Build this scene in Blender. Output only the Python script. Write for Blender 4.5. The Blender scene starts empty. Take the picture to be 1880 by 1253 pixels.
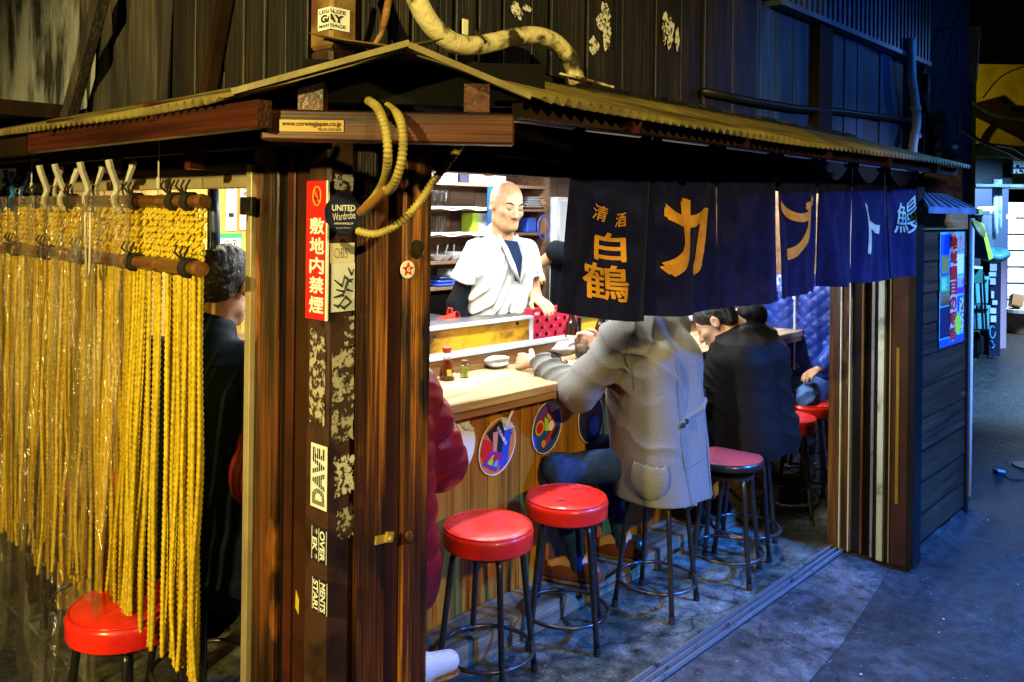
import bpy, bmesh, math, random
import numpy as np
from mathutils import Vector, Matrix
random.seed(7); RNG = np.random.default_rng(7)
R = math.radians
SC = bpy.context.scene
COL = SC.collection
V = Vector

# ------------------------------------------------------------------ camera
H_CAM = 1.62; FPX = 1570.0; YAW = R(42.9); ROLL = R(0.7)
FW = V((math.cos(YAW), math.sin(YAW), 0)); RT = V((math.sin(YAW), -math.cos(YAW), 0)); UP = V((0, 0, 1))
cd = bpy.data.cameras.new('camera'); cam = bpy.data.objects.new('camera', cd); COL.objects.link(cam)
cd.sensor_width = 36.0; cd.lens = 36.0 * FPX / 1880; cd.shift_y = -235.5 / 1880
cd.clip_start = 0.05; cd.clip_end = 400
_r = RT * math.cos(ROLL) + UP * math.sin(ROLL); _u = -RT * math.sin(ROLL) + UP * math.cos(ROLL); _b = -FW
m = Matrix.Identity(4)
for i in range(3):
    m[i][0] = _r[i]; m[i][1] = _u[i]; m[i][2] = _b[i]
m[2][3] = H_CAM
cam.matrix_world = m
SC.camera = cam

# ------------------------------------------------------------------ world, exposure
w = bpy.data.worlds.new('World'); SC.world = w; w.use_nodes = True
nt = w.node_tree; nt.nodes.clear()
sky = nt.nodes.new('ShaderNodeTexSky'); sky.sky_type = 'NISHITA'; sky.sun_disc = False
sky.sun_elevation = R(-3); sky.sun_rotation = R(200)
bg = nt.nodes.new('ShaderNodeBackground'); bg.inputs[1].default_value = 0.012
wo = nt.nodes.new('ShaderNodeOutputWorld')
nt.links.new(sky.outputs[0], bg.inputs[0]); nt.links.new(bg.outputs[0], wo.inputs[0])
SC.view_settings.view_transform = 'Standard'; SC.view_settings.look = 'None'
SC.view_settings.exposure = 0.0; SC.view_settings.gamma = 1.0; SC.view_settings.use_curve_mapping = False
SC.render.engine = 'CYCLES'
SC.cycles.max_bounces = 7; SC.cycles.diffuse_bounces = 2; SC.cycles.glossy_bounces = 3
SC.cycles.transmission_bounces = 6; SC.cycles.transparent_max_bounces = 10
SC.cycles.sample_clamp_indirect = 4.0; SC.cycles.use_denoising = True
SC.cycles.caustics_reflective = False; SC.cycles.caustics_refractive = False

# lamps of the place and added blue fills (their fixtures are built near the end)
def lamp(name, kind, loc, target, power, color, **kw):
    d = bpy.data.lights.new(name, kind); d.energy = power; d.color = color
    for k, v_ in kw.items(): setattr(d, k, v_)
    o = bpy.data.objects.new(name, d); COL.objects.link(o); o.location = loc
    if target is not None:
        o.rotation_euler = (V(target) - V(loc)).to_track_quat('-Z', 'Y').to_euler()
    return o
WARM = (1.0, 0.79, 0.26); COOL = (0.92, 0.97, 1.0); BLUE = (0.02, 0.21, 1.0)
TUBES = [((2.45, 2.44, 1.90), 36), ((3.65, 2.44, 1.90), 28), ((4.85, 2.50, 1.90), 30)]
for loc_, p_ in TUBES:
    lamp('ceiling_tube_light', 'AREA', loc_, (loc_[0], loc_[1], 0), p_, COOL, shape='RECTANGLE', size=1.0, size_y=0.06)
SIDE_LAMPS = [((2.2, 1.92, 1.92), 7), ((3.3, 1.92, 1.92), 3.5)]
for loc_, p_ in SIDE_LAMPS:
    lamp('ceiling_lamp_light', 'AREA', loc_, (loc_[0], loc_[1], 0), p_, (1, .84, .58), shape='DISK', size=.16)
lamp('kitchen_tube_light', 'AREA', (3.0, 3.24, 1.92), (3.0, 3.34, 0), 30, COOL, shape='RECTANGLE', size=1.2, size_y=0.06)
lamp('side_room_light', 'AREA', (1.9, 3.2, 1.92), (1.9, 3.2, 0), 14, (1, .86, .6), shape='DISK', size=0.25)
STREET_WARM = (-2.7, 0.8, 2.6)
lamp('street_lamp_light', 'SPOT', STREET_WARM, (0.95, 2.40, 1.25), 1250, WARM, spot_size=R(49), spot_blend=.7, shadow_soft_size=.06)
FRONT_WARM = (0.3, -2.3, 2.9)
lamp('street_lamp_light', 'SPOT', FRONT_WARM, (2.0, 1.4, 1.72), 760, WARM, spot_size=R(45), spot_blend=.9, shadow_soft_size=.06)
BLUE_A = (5.7, -0.4, 2.6)
lamp('blue_lamp_light', 'SPOT', BLUE_A, (4.45, 1.4, 1.15), 250, (.38, .56, 1), spot_size=R(50), spot_blend=.7, shadow_soft_size=.12)
BLUE_FILL = (5.4, -0.6, 2.75)  # added fill spot that tints the upper right planks blue
lamp('blue_lamp_light', 'SPOT', BLUE_FILL, (4.25, 1.55, 2.10), 95, BLUE, spot_size=R(50), spot_blend=.8, shadow_soft_size=.1)
BLUE_B = (4.4, -2.2, 3.4)
lamp('blue_lamp_light', 'SPOT', BLUE_B, (4.2, .25, 0.0), 5000, BLUE, spot_size=R(74), spot_blend=.9, shadow_soft_size=.12)
MOUTH_FILL = (6.3, 0.85, 2.75)  # added blue fill that brightens the meter, posts and wires
lamp('alley_lamp_light', 'POINT', MOUTH_FILL, None, 5, (.16, .42, 1), shadow_soft_size=.06)
ALLEY_A = (13.4, 2.2, 2.9); ALLEY_B = (9.2, 0.7, 2.7)
lamp('alley_lamp_light', 'AREA', ALLEY_A, (15.3, 3.6, 1.2), 420, (.62, .80, 1), shape='RECTANGLE', size=.8, size_y=.15)
lamp('alley_lamp_light', 'SPOT', ALLEY_B, (9.4, 2.3, 0.4), 1700, (.22, .52, 1), spot_size=R(84), spot_blend=.6, shadow_soft_size=.12)
lamp('alley_yellow_light', 'SPOT', (8.7, 2.4, 2.45), (9.2, 2.6, 3.4), 48, (1, .76, .06), spot_size=R(150), spot_blend=.5, shadow_soft_size=.08)

# ------------------------------------------------------------------ pixel -> place (photograph pixels, on a real plane)
def ray(px, py):
    sx = (px - 940) / FPX; sd = (py - 391) / FPX; c, s = math.cos(ROLL), math.sin(ROLL)
    return FW + RT * (sx * c + sd * s) + UP * (sx * s - sd * c)
def at(px, py, X=None, Y=None, Z=None, D=None):
    d = ray(px, py)
    if X is not None: t = X / d.x
    elif Y is not None: t = Y / d.y
    elif Z is not None: t = (Z - H_CAM) / d.z
    else: t = D
    return V((0, 0, H_CAM)) + d * t

# ------------------------------------------------------------------ objects
def tag(o, label=None, cat=None, group=None, kind=None):
    if label: o['label'] = label
    if cat: o['category'] = cat
    if group: o['group'] = group
    if kind: o['kind'] = kind
    return o
def thing(name, label, cat, loc=(0, 0, 0), group=None):
    o = bpy.data.objects.new(name, None); COL.objects.link(o); o.location = loc; o.empty_display_size = .05
    return tag(o, label, cat, group)
def wloc(o):
    p = V((0, 0, 0))
    while o is not None:
        p = p + o.location; o = o.parent
    return p
class MB:
    def __init__(s): s.v = []; s.f = []
    def add(s, vs, fs):
        n = len(s.v); s.v += [tuple(q) for q in vs]; s.f += [tuple(i + n for i in f) for f in fs]; return s
    def box(s, c, size, rot=None, taper=None):
        hx, hy, hz = size[0] / 2, size[1] / 2, size[2] / 2
        vs = [V((x, y, z)) for z in (-hz, hz) for y in (-hy, hy) for x in (-hx, hx)]
        if rot is not None:
            if not isinstance(rot, Matrix): rot = Matrix.Rotation(rot[2], 3, 'Z') @ Matrix.Rotation(rot[1], 3, 'Y') @ Matrix.Rotation(rot[0], 3, 'X')
            vs = [rot @ q for q in vs]
        return s.add([q + V(c) for q in vs], [(0, 2, 3, 1), (4, 5, 7, 6), (0, 1, 5, 4), (2, 6, 7, 3), (0, 4, 6, 2), (1, 3, 7, 5)])
    def lohi(s, lo, hi):
        return s.box([(a + b) / 2 for a, b in zip(lo, hi)], [abs(b - a) for a, b in zip(lo, hi)])
    def beam(s, a, b, w_, h_, up=(0, 0, 1)):
        a, b = V(a), V(b); d = b - a; L = d.length; d.normalize(); sd = d.cross(V(up))
        if sd.length < 1e-4: sd = d.cross(V((1, 0, 0)))
        sd.normalize(); u = sd.cross(d)
        rot = Matrix((d, sd, u)).transposed()
        return s.box((a + b) / 2, (L, w_, h_), rot)
    def tube(s, pts, r, n=8, closed=False, caps=True):
        pts = [V(p) for p in pts]; N = len(pts); rs = r if isinstance(r, (list, tuple)) else [r] * N
        t0 = (pts[1] - pts[0]).normalized(); ref = V((0, 0, 1)) if abs(t0.z) < .9 else V((1, 0, 0))
        u = t0.cross(ref).normalized(); vs = []; prev = t0
        for i, p in enumerate(pts):
            if closed: t = (pts[(i + 1) % N] - pts[i - 1]).normalized()
            else: t = (pts[min(i + 1, N - 1)] - pts[max(i - 1, 0)]).normalized()
            u = (u - t * u.dot(t)).normalized(); w_ = t.cross(u)
            for k in range(n):
                a = 2 * math.pi * k / n
                vs.append(p + (u * math.cos(a) + w_ * math.sin(a)) * rs[i])
        fs = []
        for i in range(N if closed else N - 1):
            j = (i + 1) % N
            for k in range(n):
                k2 = (k + 1) % n; fs.append((i * n + k, i * n + k2, j * n + k2, j * n + k))
        if caps and not closed:
            fs.append(tuple(range(n))[::-1]); fs.append(tuple((N - 1) * n + k for k in range(n)))
        return s.add(vs, fs)
    def lathe(s, c, prof, n=24, rot=None):
        vs = []; fs = []
        for (r, z) in prof:
            for k in range(n):
                a = 2 * math.pi * k / n; q = V((r * math.cos(a), r * math.sin(a), z))
                vs.append((rot @ q if rot is not None else q) + V(c))
        for i in range(len(prof) - 1):
            for k in range(n):
                k2 = (k + 1) % n; fs.append((i * n + k, i * n + k2, (i + 1) * n + k2, (i + 1) * n + k))
        if prof[0][0] > 1e-6: fs.append(tuple(range(n))[::-1])
        if prof[-1][0] > 1e-6: fs.append(tuple((len(prof) - 1) * n + k for k in range(n)))
        return s.add(vs, fs)
    def grid(s, fn, nu, nv, thick=None):
        vs = [fn(i / nu, j / nv) for j in range(nv + 1) for i in range(nu + 1)]
        fs = [(j * (nu + 1) + i, j * (nu + 1) + i + 1, (j + 1) * (nu + 1) + i + 1, (j + 1) * (nu + 1) + i) for j in range(nv) for i in range(nu)]
        return s.add(vs, fs)
    def poly(s, pts, thick):  # flat outline + extrusion vector
        n = len(pts); t = V(thick); vs = [V(p) for p in pts] + [V(p) + t for p in pts]
        fs = [tuple(range(n))[::-1], tuple(range(n, 2 * n))] + [(i, (i + 1) % n, n + (i + 1) % n, n + i) for i in range(n)]
        return s.add(vs, fs)
    def build(s, name, mat, parent=None, smooth=False, bevel=0, loc=None, solid=0):
        off = wloc(parent) if parent is not None else (V(loc) if loc is not None else V((0, 0, 0)))
        me = bpy.data.meshes.new(name)
        me.from_pydata([(x - off.x, y - off.y, z - off.z) for x, y, z in s.v], [], s.f)
        if bevel:
            bm = bmesh.new(); bm.from_mesh(me)
            es = [e for e in bm.edges if len(e.link_faces) == 2 and e.calc_face_angle(0) > .6]
            bmesh.ops.bevel(bm, geom=es, offset=bevel, segments=1, affect='EDGES', clamp_overlap=True)
            bm.to_mesh(me); bm.free()
        bm = bmesh.new(); bm.from_mesh(me); bmesh.ops.recalc_face_normals(bm, faces=bm.faces)
        if solid: bmesh.ops.solidify(bm, geom=bm.faces[:], thickness=solid)
        bm.to_mesh(me); bm.free()
        if smooth:
            for p in me.polygons: p.use_smooth = True
            if smooth == 'auto': me.set_sharp_from_angle(angle=R(40))
        if mat is not None: me.materials.append(mat)
        o = bpy.data.objects.new(name, me); COL.objects.link(o)
        if parent is not None: o.parent = parent
        elif loc is not None: o.location = loc
        return o
def solo(name, mb, mat, label, cat, group=None, **kw):
    if 'loc' not in kw:
        kw['loc'] = tuple(np.mean(np.array(mb.v), axis=0).tolist())
    return tag(mb.build(name, mat, None, **kw), label, cat, group)
def kids(o): return [c for c in COL.objects if c.parent is o]
def copy_tree(o, loc, rz=0, label=None):
    r = o.copy(); COL.objects.link(r); r.location = loc; r.rotation_euler = (0, 0, rz)
    if label: r['label'] = label
    for ch in o.children:
        c = ch.copy(); COL.objects.link(c); c.parent = r
        for g in ch.children:
            d = g.copy(); COL.objects.link(d); d.parent = c
    return r

# ------------------------------------------------------------------ lettering
_tc = {}
def glyphs(s, bold=0.0, cuts=0, spacing=1.0):
    key = (s, bold, cuts, spacing)
    if key in _tc: return _tc[key]
    cu = bpy.data.curves.new('lettering', 'FONT'); cu.body = s; cu.offset = bold; cu.align_x = 'CENTER'; cu.space_line = spacing
    cu.resolution_u = 4; cu.fill_mode = 'FRONT'
    ob = bpy.data.objects.new('lettering', cu); COL.objects.link(ob)
    me = bpy.data.meshes.new_from_object(ob)
    bm = bmesh.new(); bm.from_mesh(me)
    bmesh.ops.remove_doubles(bm, verts=bm.verts, dist=1e-5)
    for _ in range(cuts):
        bmesh.ops.triangulate(bm, faces=bm.faces)
        es = [e for e in bm.edges if e.calc_length() > .085]
        if not es: break
        bmesh.ops.subdivide_edges(bm, edges=es, cuts=1)
    vs = np.array([v.co[:2] for v in bm.verts]); fs = [[v.index for v in f.verts] for f in bm.faces]
    bm.verts.index_update()
    bm.free(); bpy.data.objects.remove(ob); bpy.data.curves.remove(cu); bpy.data.meshes.remove(me)
    lo = vs.min(0); hi = vs.max(0); vs = (vs - (lo + hi) / 2) / np.maximum(hi - lo, 1e-6)
    _tc[key] = (vs, fs); return _tc[key]
def write(mb, s, c, right, up, w_, h_, bold=0.0, off=0.0012, spacing=1.0, rot=0):
    c, right, up = V(c), V(right).normalized(), V(up).normalized()
    if bold and any(ord(q) > 0x3000 for q in s):      # thicken dense characters by laying shifted copies over each other
        for k, (dx, dy) in enumerate(((-1, -.6), (1, .6), (-.6, 1), (.6, -1))): write(mb, s, c + right * dx * bold * w_ + up * dy * bold * h_, right, up, w_ * (1 - bold), h_ * (1 - bold), 0, off + .00008 * k, spacing, rot)
        return mb
    vs, fs = glyphs(s, bold, 0, spacing)
    n = right.cross(up); ca, sa = math.cos(rot), math.sin(rot)
    out = []
    for x, y in vs:
        x, y = x * w_, y * h_
        out.append(c + right * (x * ca - y * sa) + up * (x * sa + y * ca) + n * off)
    return mb.add(out, fs)

# ------------------------------------------------------------------ materials
M = {}
def mat(name, col=(.5, .5, .5), rough=.6, metal=0, spec=.5, noise=None, bump=None, coat=0, emit=None, estr=0, sheen=0, trans=0, ior=1.45, alpha=1, scale=(1, 1, 1), rand=0.0, detail=6, rr=None):
    """noise=(colour2, scale, low, high)  bump=(strength, scale)"""
    m_ = bpy.data.materials.new(name); m_.use_nodes = True; t = m_.node_tree; b = t.nodes['Principled BSDF']
    b.inputs['Base Color'].default_value = (*col, 1); b.inputs['Roughness'].default_value = rough; b.inputs['Metallic'].default_value = metal
    b.inputs['Specular IOR Level'].default_value = spec; b.inputs['Coat Weight'].default_value = coat; b.inputs['Coat Roughness'].default_value = .12
    b.inputs['Sheen Weight'].default_value = sheen; b.inputs['Transmission Weight'].default_value = trans; b.inputs['IOR'].default_value = ior; b.inputs['Alpha'].default_value = alpha
    if emit: b.inputs['Emission Color'].default_value = (*emit, 1); b.inputs['Emission Strength'].default_value = estr
    N = t.nodes.new; Lk = t.links.new
    if noise or bump or rr:
        tc = N('ShaderNodeTexCoord'); mp = N('ShaderNodeMapping'); mp.inputs['Scale'].default_value = scale
        oi = N('ShaderNodeObjectInfo'); ml = N('ShaderNodeVectorMath'); ml.operation = 'MULTIPLY_ADD'
        cmb = N('ShaderNodeCombineXYZ')
        for i in range(3): Lk(oi.outputs['Random'], cmb.inputs[i])
        Lk(cmb.outputs[0], ml.inputs[0]); ml.inputs[1].default_value = (37, 53, 71); Lk(tc.outputs['Object'], ml.inputs[2])
        Lk(ml.outputs[0], mp.inputs['Vector'])
    if noise:
        c2, sc, lo, hi = noise
        nz = N('ShaderNodeTexNoise'); nz.inputs['Scale'].default_value = sc; nz.inputs['Detail'].default_value = detail; nz.inputs['Roughness'].default_value = .62
        Lk(mp.outputs[0], nz.inputs['Vector'])
        mr = N('ShaderNodeMapRange'); mr.inputs[1].default_value = lo; mr.inputs[2].default_value = hi; Lk(nz.outputs['Fac'], mr.inputs[0])
        mx = N('ShaderNodeMix'); mx.data_type = 'RGBA'; mx.inputs[6].default_value = (*col, 1); mx.inputs[7].default_value = (*c2, 1)
        Lk(mr.outputs[0], mx.inputs[0]); last = mx.outputs[2]
        if rand:
            hs = N('ShaderNodeHueSaturation'); mr2 = N('ShaderNodeMapRange'); mr2.inputs[3].default_value = 1 - rand; mr2.inputs[4].default_value = 1 + rand
            Lk(oi.outputs['Random'], mr2.inputs[0]); Lk(mr2.outputs[0], hs.inputs['Value']); Lk(last, hs.inputs['Color']); last = hs.outputs[0]
        Lk(last, b.inputs['Base Color'])
        if rr:
            mr3 = N('ShaderNodeMapRange'); mr3.inputs[1].default_value = lo; mr3.inputs[2].default_value = hi; mr3.inputs[3].default_value = rr[0]; mr3.inputs[4].default_value = rr[1]
            Lk(nz.outputs['Fac'], mr3.inputs[0]); Lk(mr3.outputs[0], b.inputs['Roughness'])
    if bump:
        nb = N('ShaderNodeTexNoise'); nb.inputs['Scale'].default_value = bump[1]; nb.inputs['Detail'].default_value = 5
        Lk(mp.outputs[0], nb.inputs['Vector']); bp = N('ShaderNodeBump'); bp.inputs['Strength'].default_value = bump[0]; bp.inputs['Distance'].default_value = .01
        Lk(nb.outputs['Fac'], bp.inputs['Height']); Lk(bp.outputs[0], b.inputs['Normal'])
    M[name] = m_; return m_
def wood(name, c1, c2, c3, axis=2, rough=.6, fine=60, bump=.5, rand=.25, wear=None, scale=1.0, stretch=.04, rotz=0):
    """long grain along one axis; c1 dark grain, c2 body, c3 light; wear=(colour, amount) patches of lost finish"""
    m_ = bpy.data.materials.new(name); m_.use_nodes = True; t = m_.node_tree; b = t.nodes['Principled BSDF']; N = t.nodes.new; Lk = t.links.new
    b.inputs['Roughness'].default_value = rough
    tc = N('ShaderNodeTexCoord'); oi = N('ShaderNodeObjectInfo'); cmb = N('ShaderNodeCombineXYZ'); ml = N('ShaderNodeVectorMath'); ml.operation = 'MULTIPLY_ADD'
    for i in range(3): Lk(oi.outputs['Random'], cmb.inputs[i])
    Lk(cmb.outputs[0], ml.inputs[0]); ml.inputs[1].default_value = (31, 47, 73); Lk(tc.outputs['Object'], ml.inputs[2])
    rm_ = N('ShaderNodeMapping'); rm_.inputs['Rotation'].default_value = (0, 0, rotz); Lk(ml.outputs[0], rm_.inputs[0])
    def nz(sc, st, det=5, dist=0.0):
        mp = N('ShaderNodeMapping'); s_ = [1, 1, 1]; s_[axis] = st; mp.inputs['Scale'].default_value = [q * scale for q in s_]; Lk(rm_.outputs[0], mp.inputs[0])
        n = N('ShaderNodeTexNoise'); n.inputs['Scale'].default_value = sc; n.inputs['Detail'].default_value = det; n.inputs['Distortion'].default_value = dist; Lk(mp.outputs[0], n.inputs['Vector']); return n.outputs['Fac']
    big = nz(9, stretch * 2.5, 4, .8); fn = nz(fine, stretch, 6, .3); f2 = nz(fine * 3.2, stretch * .45, 8, .2)
    a0 = N('ShaderNodeMath'); a0.operation = 'MULTIPLY'; a0.inputs[1].default_value = .72; Lk(big, a0.inputs[0])
    a1 = N('ShaderNodeMath'); a1.operation = 'MULTIPLY_ADD'; a1.inputs[1].default_value = .36; Lk(fn, a1.inputs[0]); Lk(a0.outputs[0], a1.inputs[2])
    ad = N('ShaderNodeMath'); ad.operation = 'MULTIPLY_ADD'; ad.inputs[1].default_value = .40; Lk(f2, ad.inputs[0]); Lk(a1.outputs[0], ad.inputs[2])
    rp = N('ShaderNodeValToRGB'); e = rp.color_ramp.elements; e[0].position = .58; e[0].color = (*c1, 1); e[1].position = .93; e[1].color = (*c3, 1)
    k = e.new(.74); k.color = (*c2, 1); Lk(ad.outputs[0], rp.inputs[0]); last = rp.outputs[0]
    if wear:
        wn = nz(wear[2] if len(wear) > 2 else 5, .35, 7); mr = N('ShaderNodeMapRange'); mr.inputs[1].default_value = wear[1]; mr.inputs[2].default_value = wear[1] + .06; Lk(wn, mr.inputs[0])
        mx = N('ShaderNodeMix'); mx.data_type = 'RGBA'; Lk(mr.outputs[0], mx.inputs[0]); Lk(last, mx.inputs[6]); mx.inputs[7].default_value = (*wear[0], 1); last = mx.outputs[2]
    hs = N('ShaderNodeHueSaturation'); mr2 = N('ShaderNodeMapRange'); mr2.inputs[3].default_value = 1 - rand; mr2.inputs[4].default_value = 1 + rand
    Lk(oi.outputs['Random'], mr2.inputs[0]); Lk(mr2.outputs[0], hs.inputs['Value']); Lk(last, hs.inputs['Color']); Lk(hs.outputs[0], b.inputs['Base Color'])
    bp = N('ShaderNodeBump'); bp.inputs['Strength'].default_value = bump; bp.inputs['Distance'].default_value = .012; Lk(ad.outputs[0], bp.inputs['Height']); Lk(bp.outputs[0], b.inputs['Normal'])
    M[name] = m_; return m_
wood('wood_board', (.003, .001, .0006), (.080, .024, .004), (.55, .21, .03), 2, .45, 48, 1.0, .12, wear=((.007, .0035, .002), .545, 6))
wood('wood_post', (.004, .002, .0015), (.022, .008, .003), (.16, .05, .010), 2, .4, 50, .9, .1, wear=((.34, .11, .014), .57, 6))
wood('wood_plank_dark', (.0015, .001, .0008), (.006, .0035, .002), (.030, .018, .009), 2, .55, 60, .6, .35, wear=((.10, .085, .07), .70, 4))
wood('wood_plank_bluelit', (.002, .005, .014), (.008, .020, .055), (.03, .065, .16), 2, .55, 60, .5, .3, wear=((.16, .18, .22), .7, 8))  # same plank wall, with the blue light put into its colour
wood('wood_counter', (.16, .10, .045), (.46, .33, .17), (.66, .52, .30), 0, .3, 30, .15, .05, wear=((.33, .20, .13), .60, 4))
wood('wood_panel', (.08, .024, .002), (.36, .135, .008), (.52, .22, .016), 2, .4, 40, .2, .14, stretch=.03)
wood('wood_rail', (.05, .02, .008), (.25, .12, .04), (.42, .24, .09), 0, .45, 30, .4, .1)
wood('wood_red', (.006, .0015, .001), (.050, .010, .003), (.13, .032, .008), 0, .4, 40, .4, .15)
wood('wood_red_y', (.004, .001, .001), (.028, .005, .002), (.075, .015, .005), 1, .4, 40, .4, .15)
wood('wood_shelf', (.06, .03, .015), (.20, .10, .05), (.30, .17, .09), 0, .5, 40, .3, .15)
wood('wood_wall_yellow', (.35, .17, .02), (.62, .36, .05), (.75, .5, .10), 2, .5, 30, .2, .05)
wood('wood_facade', (.008, .004, .003), (.045, .018, .009), (.07, .03, .015), 0, .4, 45, .4, .25, wear=((.26, .17, .10), .70, 6))
wood('wood_jamb', (.010, .004, .002), (.06, .024, .009), (.22, .09, .02), 2, .4, 60, .6, .3, wear=((.25, .12, .03), .64, 8))
wood('wood_red_diag', (.004, .001, .001), (.028, .006, .002), (.12, .03, .007), 0, .42, 40, .5, .1, rotz=R(47.1))
wood('bamboo', (.03, .012, .005), (.13, .05, .015), (.25, .11, .035), 1, .3, 30, .2, .05)
wood('wood_sleeper', (.03, .02, .012), (.14, .11, .07), (.26, .21, .14), 0, .6, 40, .6, .1)
wood('wood_bark', (.002, .0015, .001), (.012, .008, .005), (.07, .05, .03), 2, .8, 30, 1.0, .1)
mat('brown_paint', (.045, .014, .007), .38, noise=((.025, .008, .004), 6, .4, .65), bump=(.1, 20), spec=.5)
mat('brown_paint_red', (.075, .016, .007), .4, noise=((.03, .008, .004), 6, .4, .65), bump=(.1, 20))
mat('column_paint', (.06, .028, .018), .35, noise=((.02, .010, .007), 9, .45, .65), bump=(.15, 60))
mat('column_rust', (.20, .12, .035), .6, noise=((.10, .035, .012), 7, .42, .58), bump=(.4, 40))
mat('black_paint', (.006, .006, .007), .3, bump=(.1, 40))
mat('black_void', (.004, .0035, .003), .9, spec=.12)
mat('dark_wood', (.012, .006, .003), .6, spec=.12, noise=((.03, .012, .006), 8, .45, .7), scale=(1, 1, .1))
mat('steel', (.55, .55, .57), .32, 1.0, noise=((.3, .3, .33), 10, .4, .7), bump=(.05, 40))
mat('frame_metal', (.42, .35, .21), .42, .3, noise=((.28, .22, .12), 6, .4, .7), bump=(.05, 30))
mat('white_frame', (.72, .76, .80), .35, noise=((.5, .55, .62), 8, .5, .8))
mat('track_metal', (.45, .47, .50), .3, .8, noise=((.10, .10, .11), 14, .58, .68), bump=(.15, 40))
mat('corrugated', (.20, .165, .045), .55, noise=((.10, .065, .02), 5, .4, .62), bump=(.25, 60), detail=9)
mat('noren_cloth', (.0035, .004, .024), .9, spec=.1, noise=((.005, .006, .046), 30, .4, .6), bump=(.3, 500), sheen=.04)
mat('orange_print', (.52, .235, .018), .8, noise=((.38, .15, .012), 30, .4, .7))
mat('cream_print', (.50, .43, .28), .8, noise=((.34, .28, .16), 30, .4, .7))
mat('rope', (.74, .54, .035), .7, spec=.2, noise=((.50, .32, .015), 60, .4, .65), bump=(.5, 400), rand=.12)
mat('dark_tie', (.012, .008, .005), .9)
mat('red_vinyl', (.84, .026, .012), .30, noise=((.50, .010, .010), 5, .44, .64), bump=(.12, 22), spec=.5, coat=.2, detail=9, rr=(.22, .5))
mat('pink_vinyl', (.40, .06, .06), .28, noise=((.30, .05, .06), 4, .4, .65), coat=.3)
mat('black_tube', (.012, .011, .012), .3, noise=((.05, .025, .012), 18, .58, .72), coat=.3)
mat('ring_metal', (.10, .09, .10), .3, .7, noise=((.03, .02, .02), 15, .5, .65))
mat('rubber', (.01, .01, .01), .7)
mat('white_plastic', (.55, .52, .46), .4, noise=((.42, .39, .33), 12, .4, .7))
mat('blue_plastic', (.02, .13, .45), .35)
mat('pipe_cream', (.60, .52, .28), .5, noise=((.03, .022, .01), 11, .50, .60), bump=(.5, 60), detail=10)
mat('pipe_white', (.5, .56, .56), .4, noise=((.2, .22, .22), 9, .5, .65))
mat('conduit', (.36, .29, .07), .4, noise=((.18, .13, .03), 14, .4, .65))
mat('tape_orange', (.28, .12, .02), .35)
mat('cable_black', (.008, .008, .010), .4)
mat('towel', (.78, .78, .76), .95, bump=(.5, 300), noise=((.68, .68, .66), 20, .4, .7))
mat('glass_brown', (.10, .028, .006), .05, trans=.6, coat=.5)
mat('glass_blue', (.03, .16, .42), .08, trans=.5, coat=.5)
mat('soy', (.12, .018, .004), .1, trans=.25, coat=.6)
mat('dark_drink', (.02, .008, .005), .05, coat=.5)
mat('red_plastic', (.60, .03, .02), .3, coat=.3)
mat('yellow_print', (.62, .45, .03), .5)
mat('white_print', (.78, .78, .76), .6)
mat('black_print', (.012, .012, .014), .6)
mat('red_print', (.62, .02, .018), .35)
mat('beer_red', (.55, .012, .05), .5)
mat('pink_print', (.7, .35, .4), .5)
mat('green_print', (.03, .36, .12), .5)
mat('navy_print', (.016, .016, .05), .45)
mat('blue_print', (.02, .07, .46), .5)
mat('cyan_print', (.10, .45, .6), .5)
mat('purple_print', (.16, .03, .30), .5)
mat('lime_print', (.45, .62, .04), .5)
mat('orange_flat', (.6, .2, .02), .5)
mat('skin_print', (.58, .3, .18), .5)
mat('pale_paper', (.66, .62, .48), .6, noise=((.5, .46, .32), 14, .45, .65))
mat('torn_white', (.62, .60, .55), .6, noise=((.045, .025, .018), 70, .50, .54), detail=9)
mat('torn_grey', (.40, .37, .30), .6, noise=((.04, .022, .015), 60, .45, .50), detail=9)
mat('sticker_gold', (.40, .25, .045), .4, noise=((.3, .17, .03), 14, .4, .7))
mat('picture_print', (.42, .33, .28), .5, noise=((.35, .14, .08), 26, .5, .56))
mat('coin', (.08, .055, .02), .4, .6, noise=((.03, .02, .01), 20, .4, .6))
mat('brass', (.45, .33, .09), .4, .4)
mat('neta_panel', (.80, .42, .015), .25, noise=((.07, .022, .005), 3.2, .46, .60), coat=.5, detail=10, scale=(1, 1, 2.2))
mat('beer_bottle', (.025, .010, .004), .08, coat=.7)
mat('skin', (.56, .33, .20), .5, noise=((.50, .26, .16), 14, .4, .7))
mat('skin_light', (.47, .27, .135), .45, noise=((.38, .18, .09), 22, .42, .66), bump=(.08, 180))
mat('lip', (.36, .10, .08), .45)
mat('hair', (.005, .0045, .004), .5, bump=(.8, 160), scale=(1, 1, .3), noise=((.016, .015, .014), 90, .45, .7))
mat('white_cloth', (.62, .63, .62), .85, spec=.12, bump=(.25, 60), noise=((.55, .57, .57), 6, .4, .7))
mat('grey_tweed', (.185, .18, .172), .95, spec=.12, noise=((.11, .108, .105), 300, .38, .62), bump=(.3, 300), sheen=.15)
mat('seam_grey', (.10, .095, .09), .9)
mat('black_velvet', (.0045, .004, .0045), .65, spec=.12, bump=(.25, 30), sheen=.015)
mat('navy_tee', (.008, .018, .05), .85, spec=.12)
mat('black_sleeve', (.006, .008, .012), .85, spec=.12)
mat('denim', (.014, .035, .11), .85, spec=.12, noise=((.022, .055, .16), 60, .4, .65), bump=(.3, 200))
mat('denim_light', (.09, .17, .38), .85, spec=.12, noise=((.06, .12, .28), 30, .4, .65))
mat('puffer_red', (.17, .003, .014), .40, noise=((.12, .002, .010), 10, .4, .6), bump=(.25, 30))
mat('puffer_blue', (.018, .05, .33), .38, bump=(.3, 40))
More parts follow.
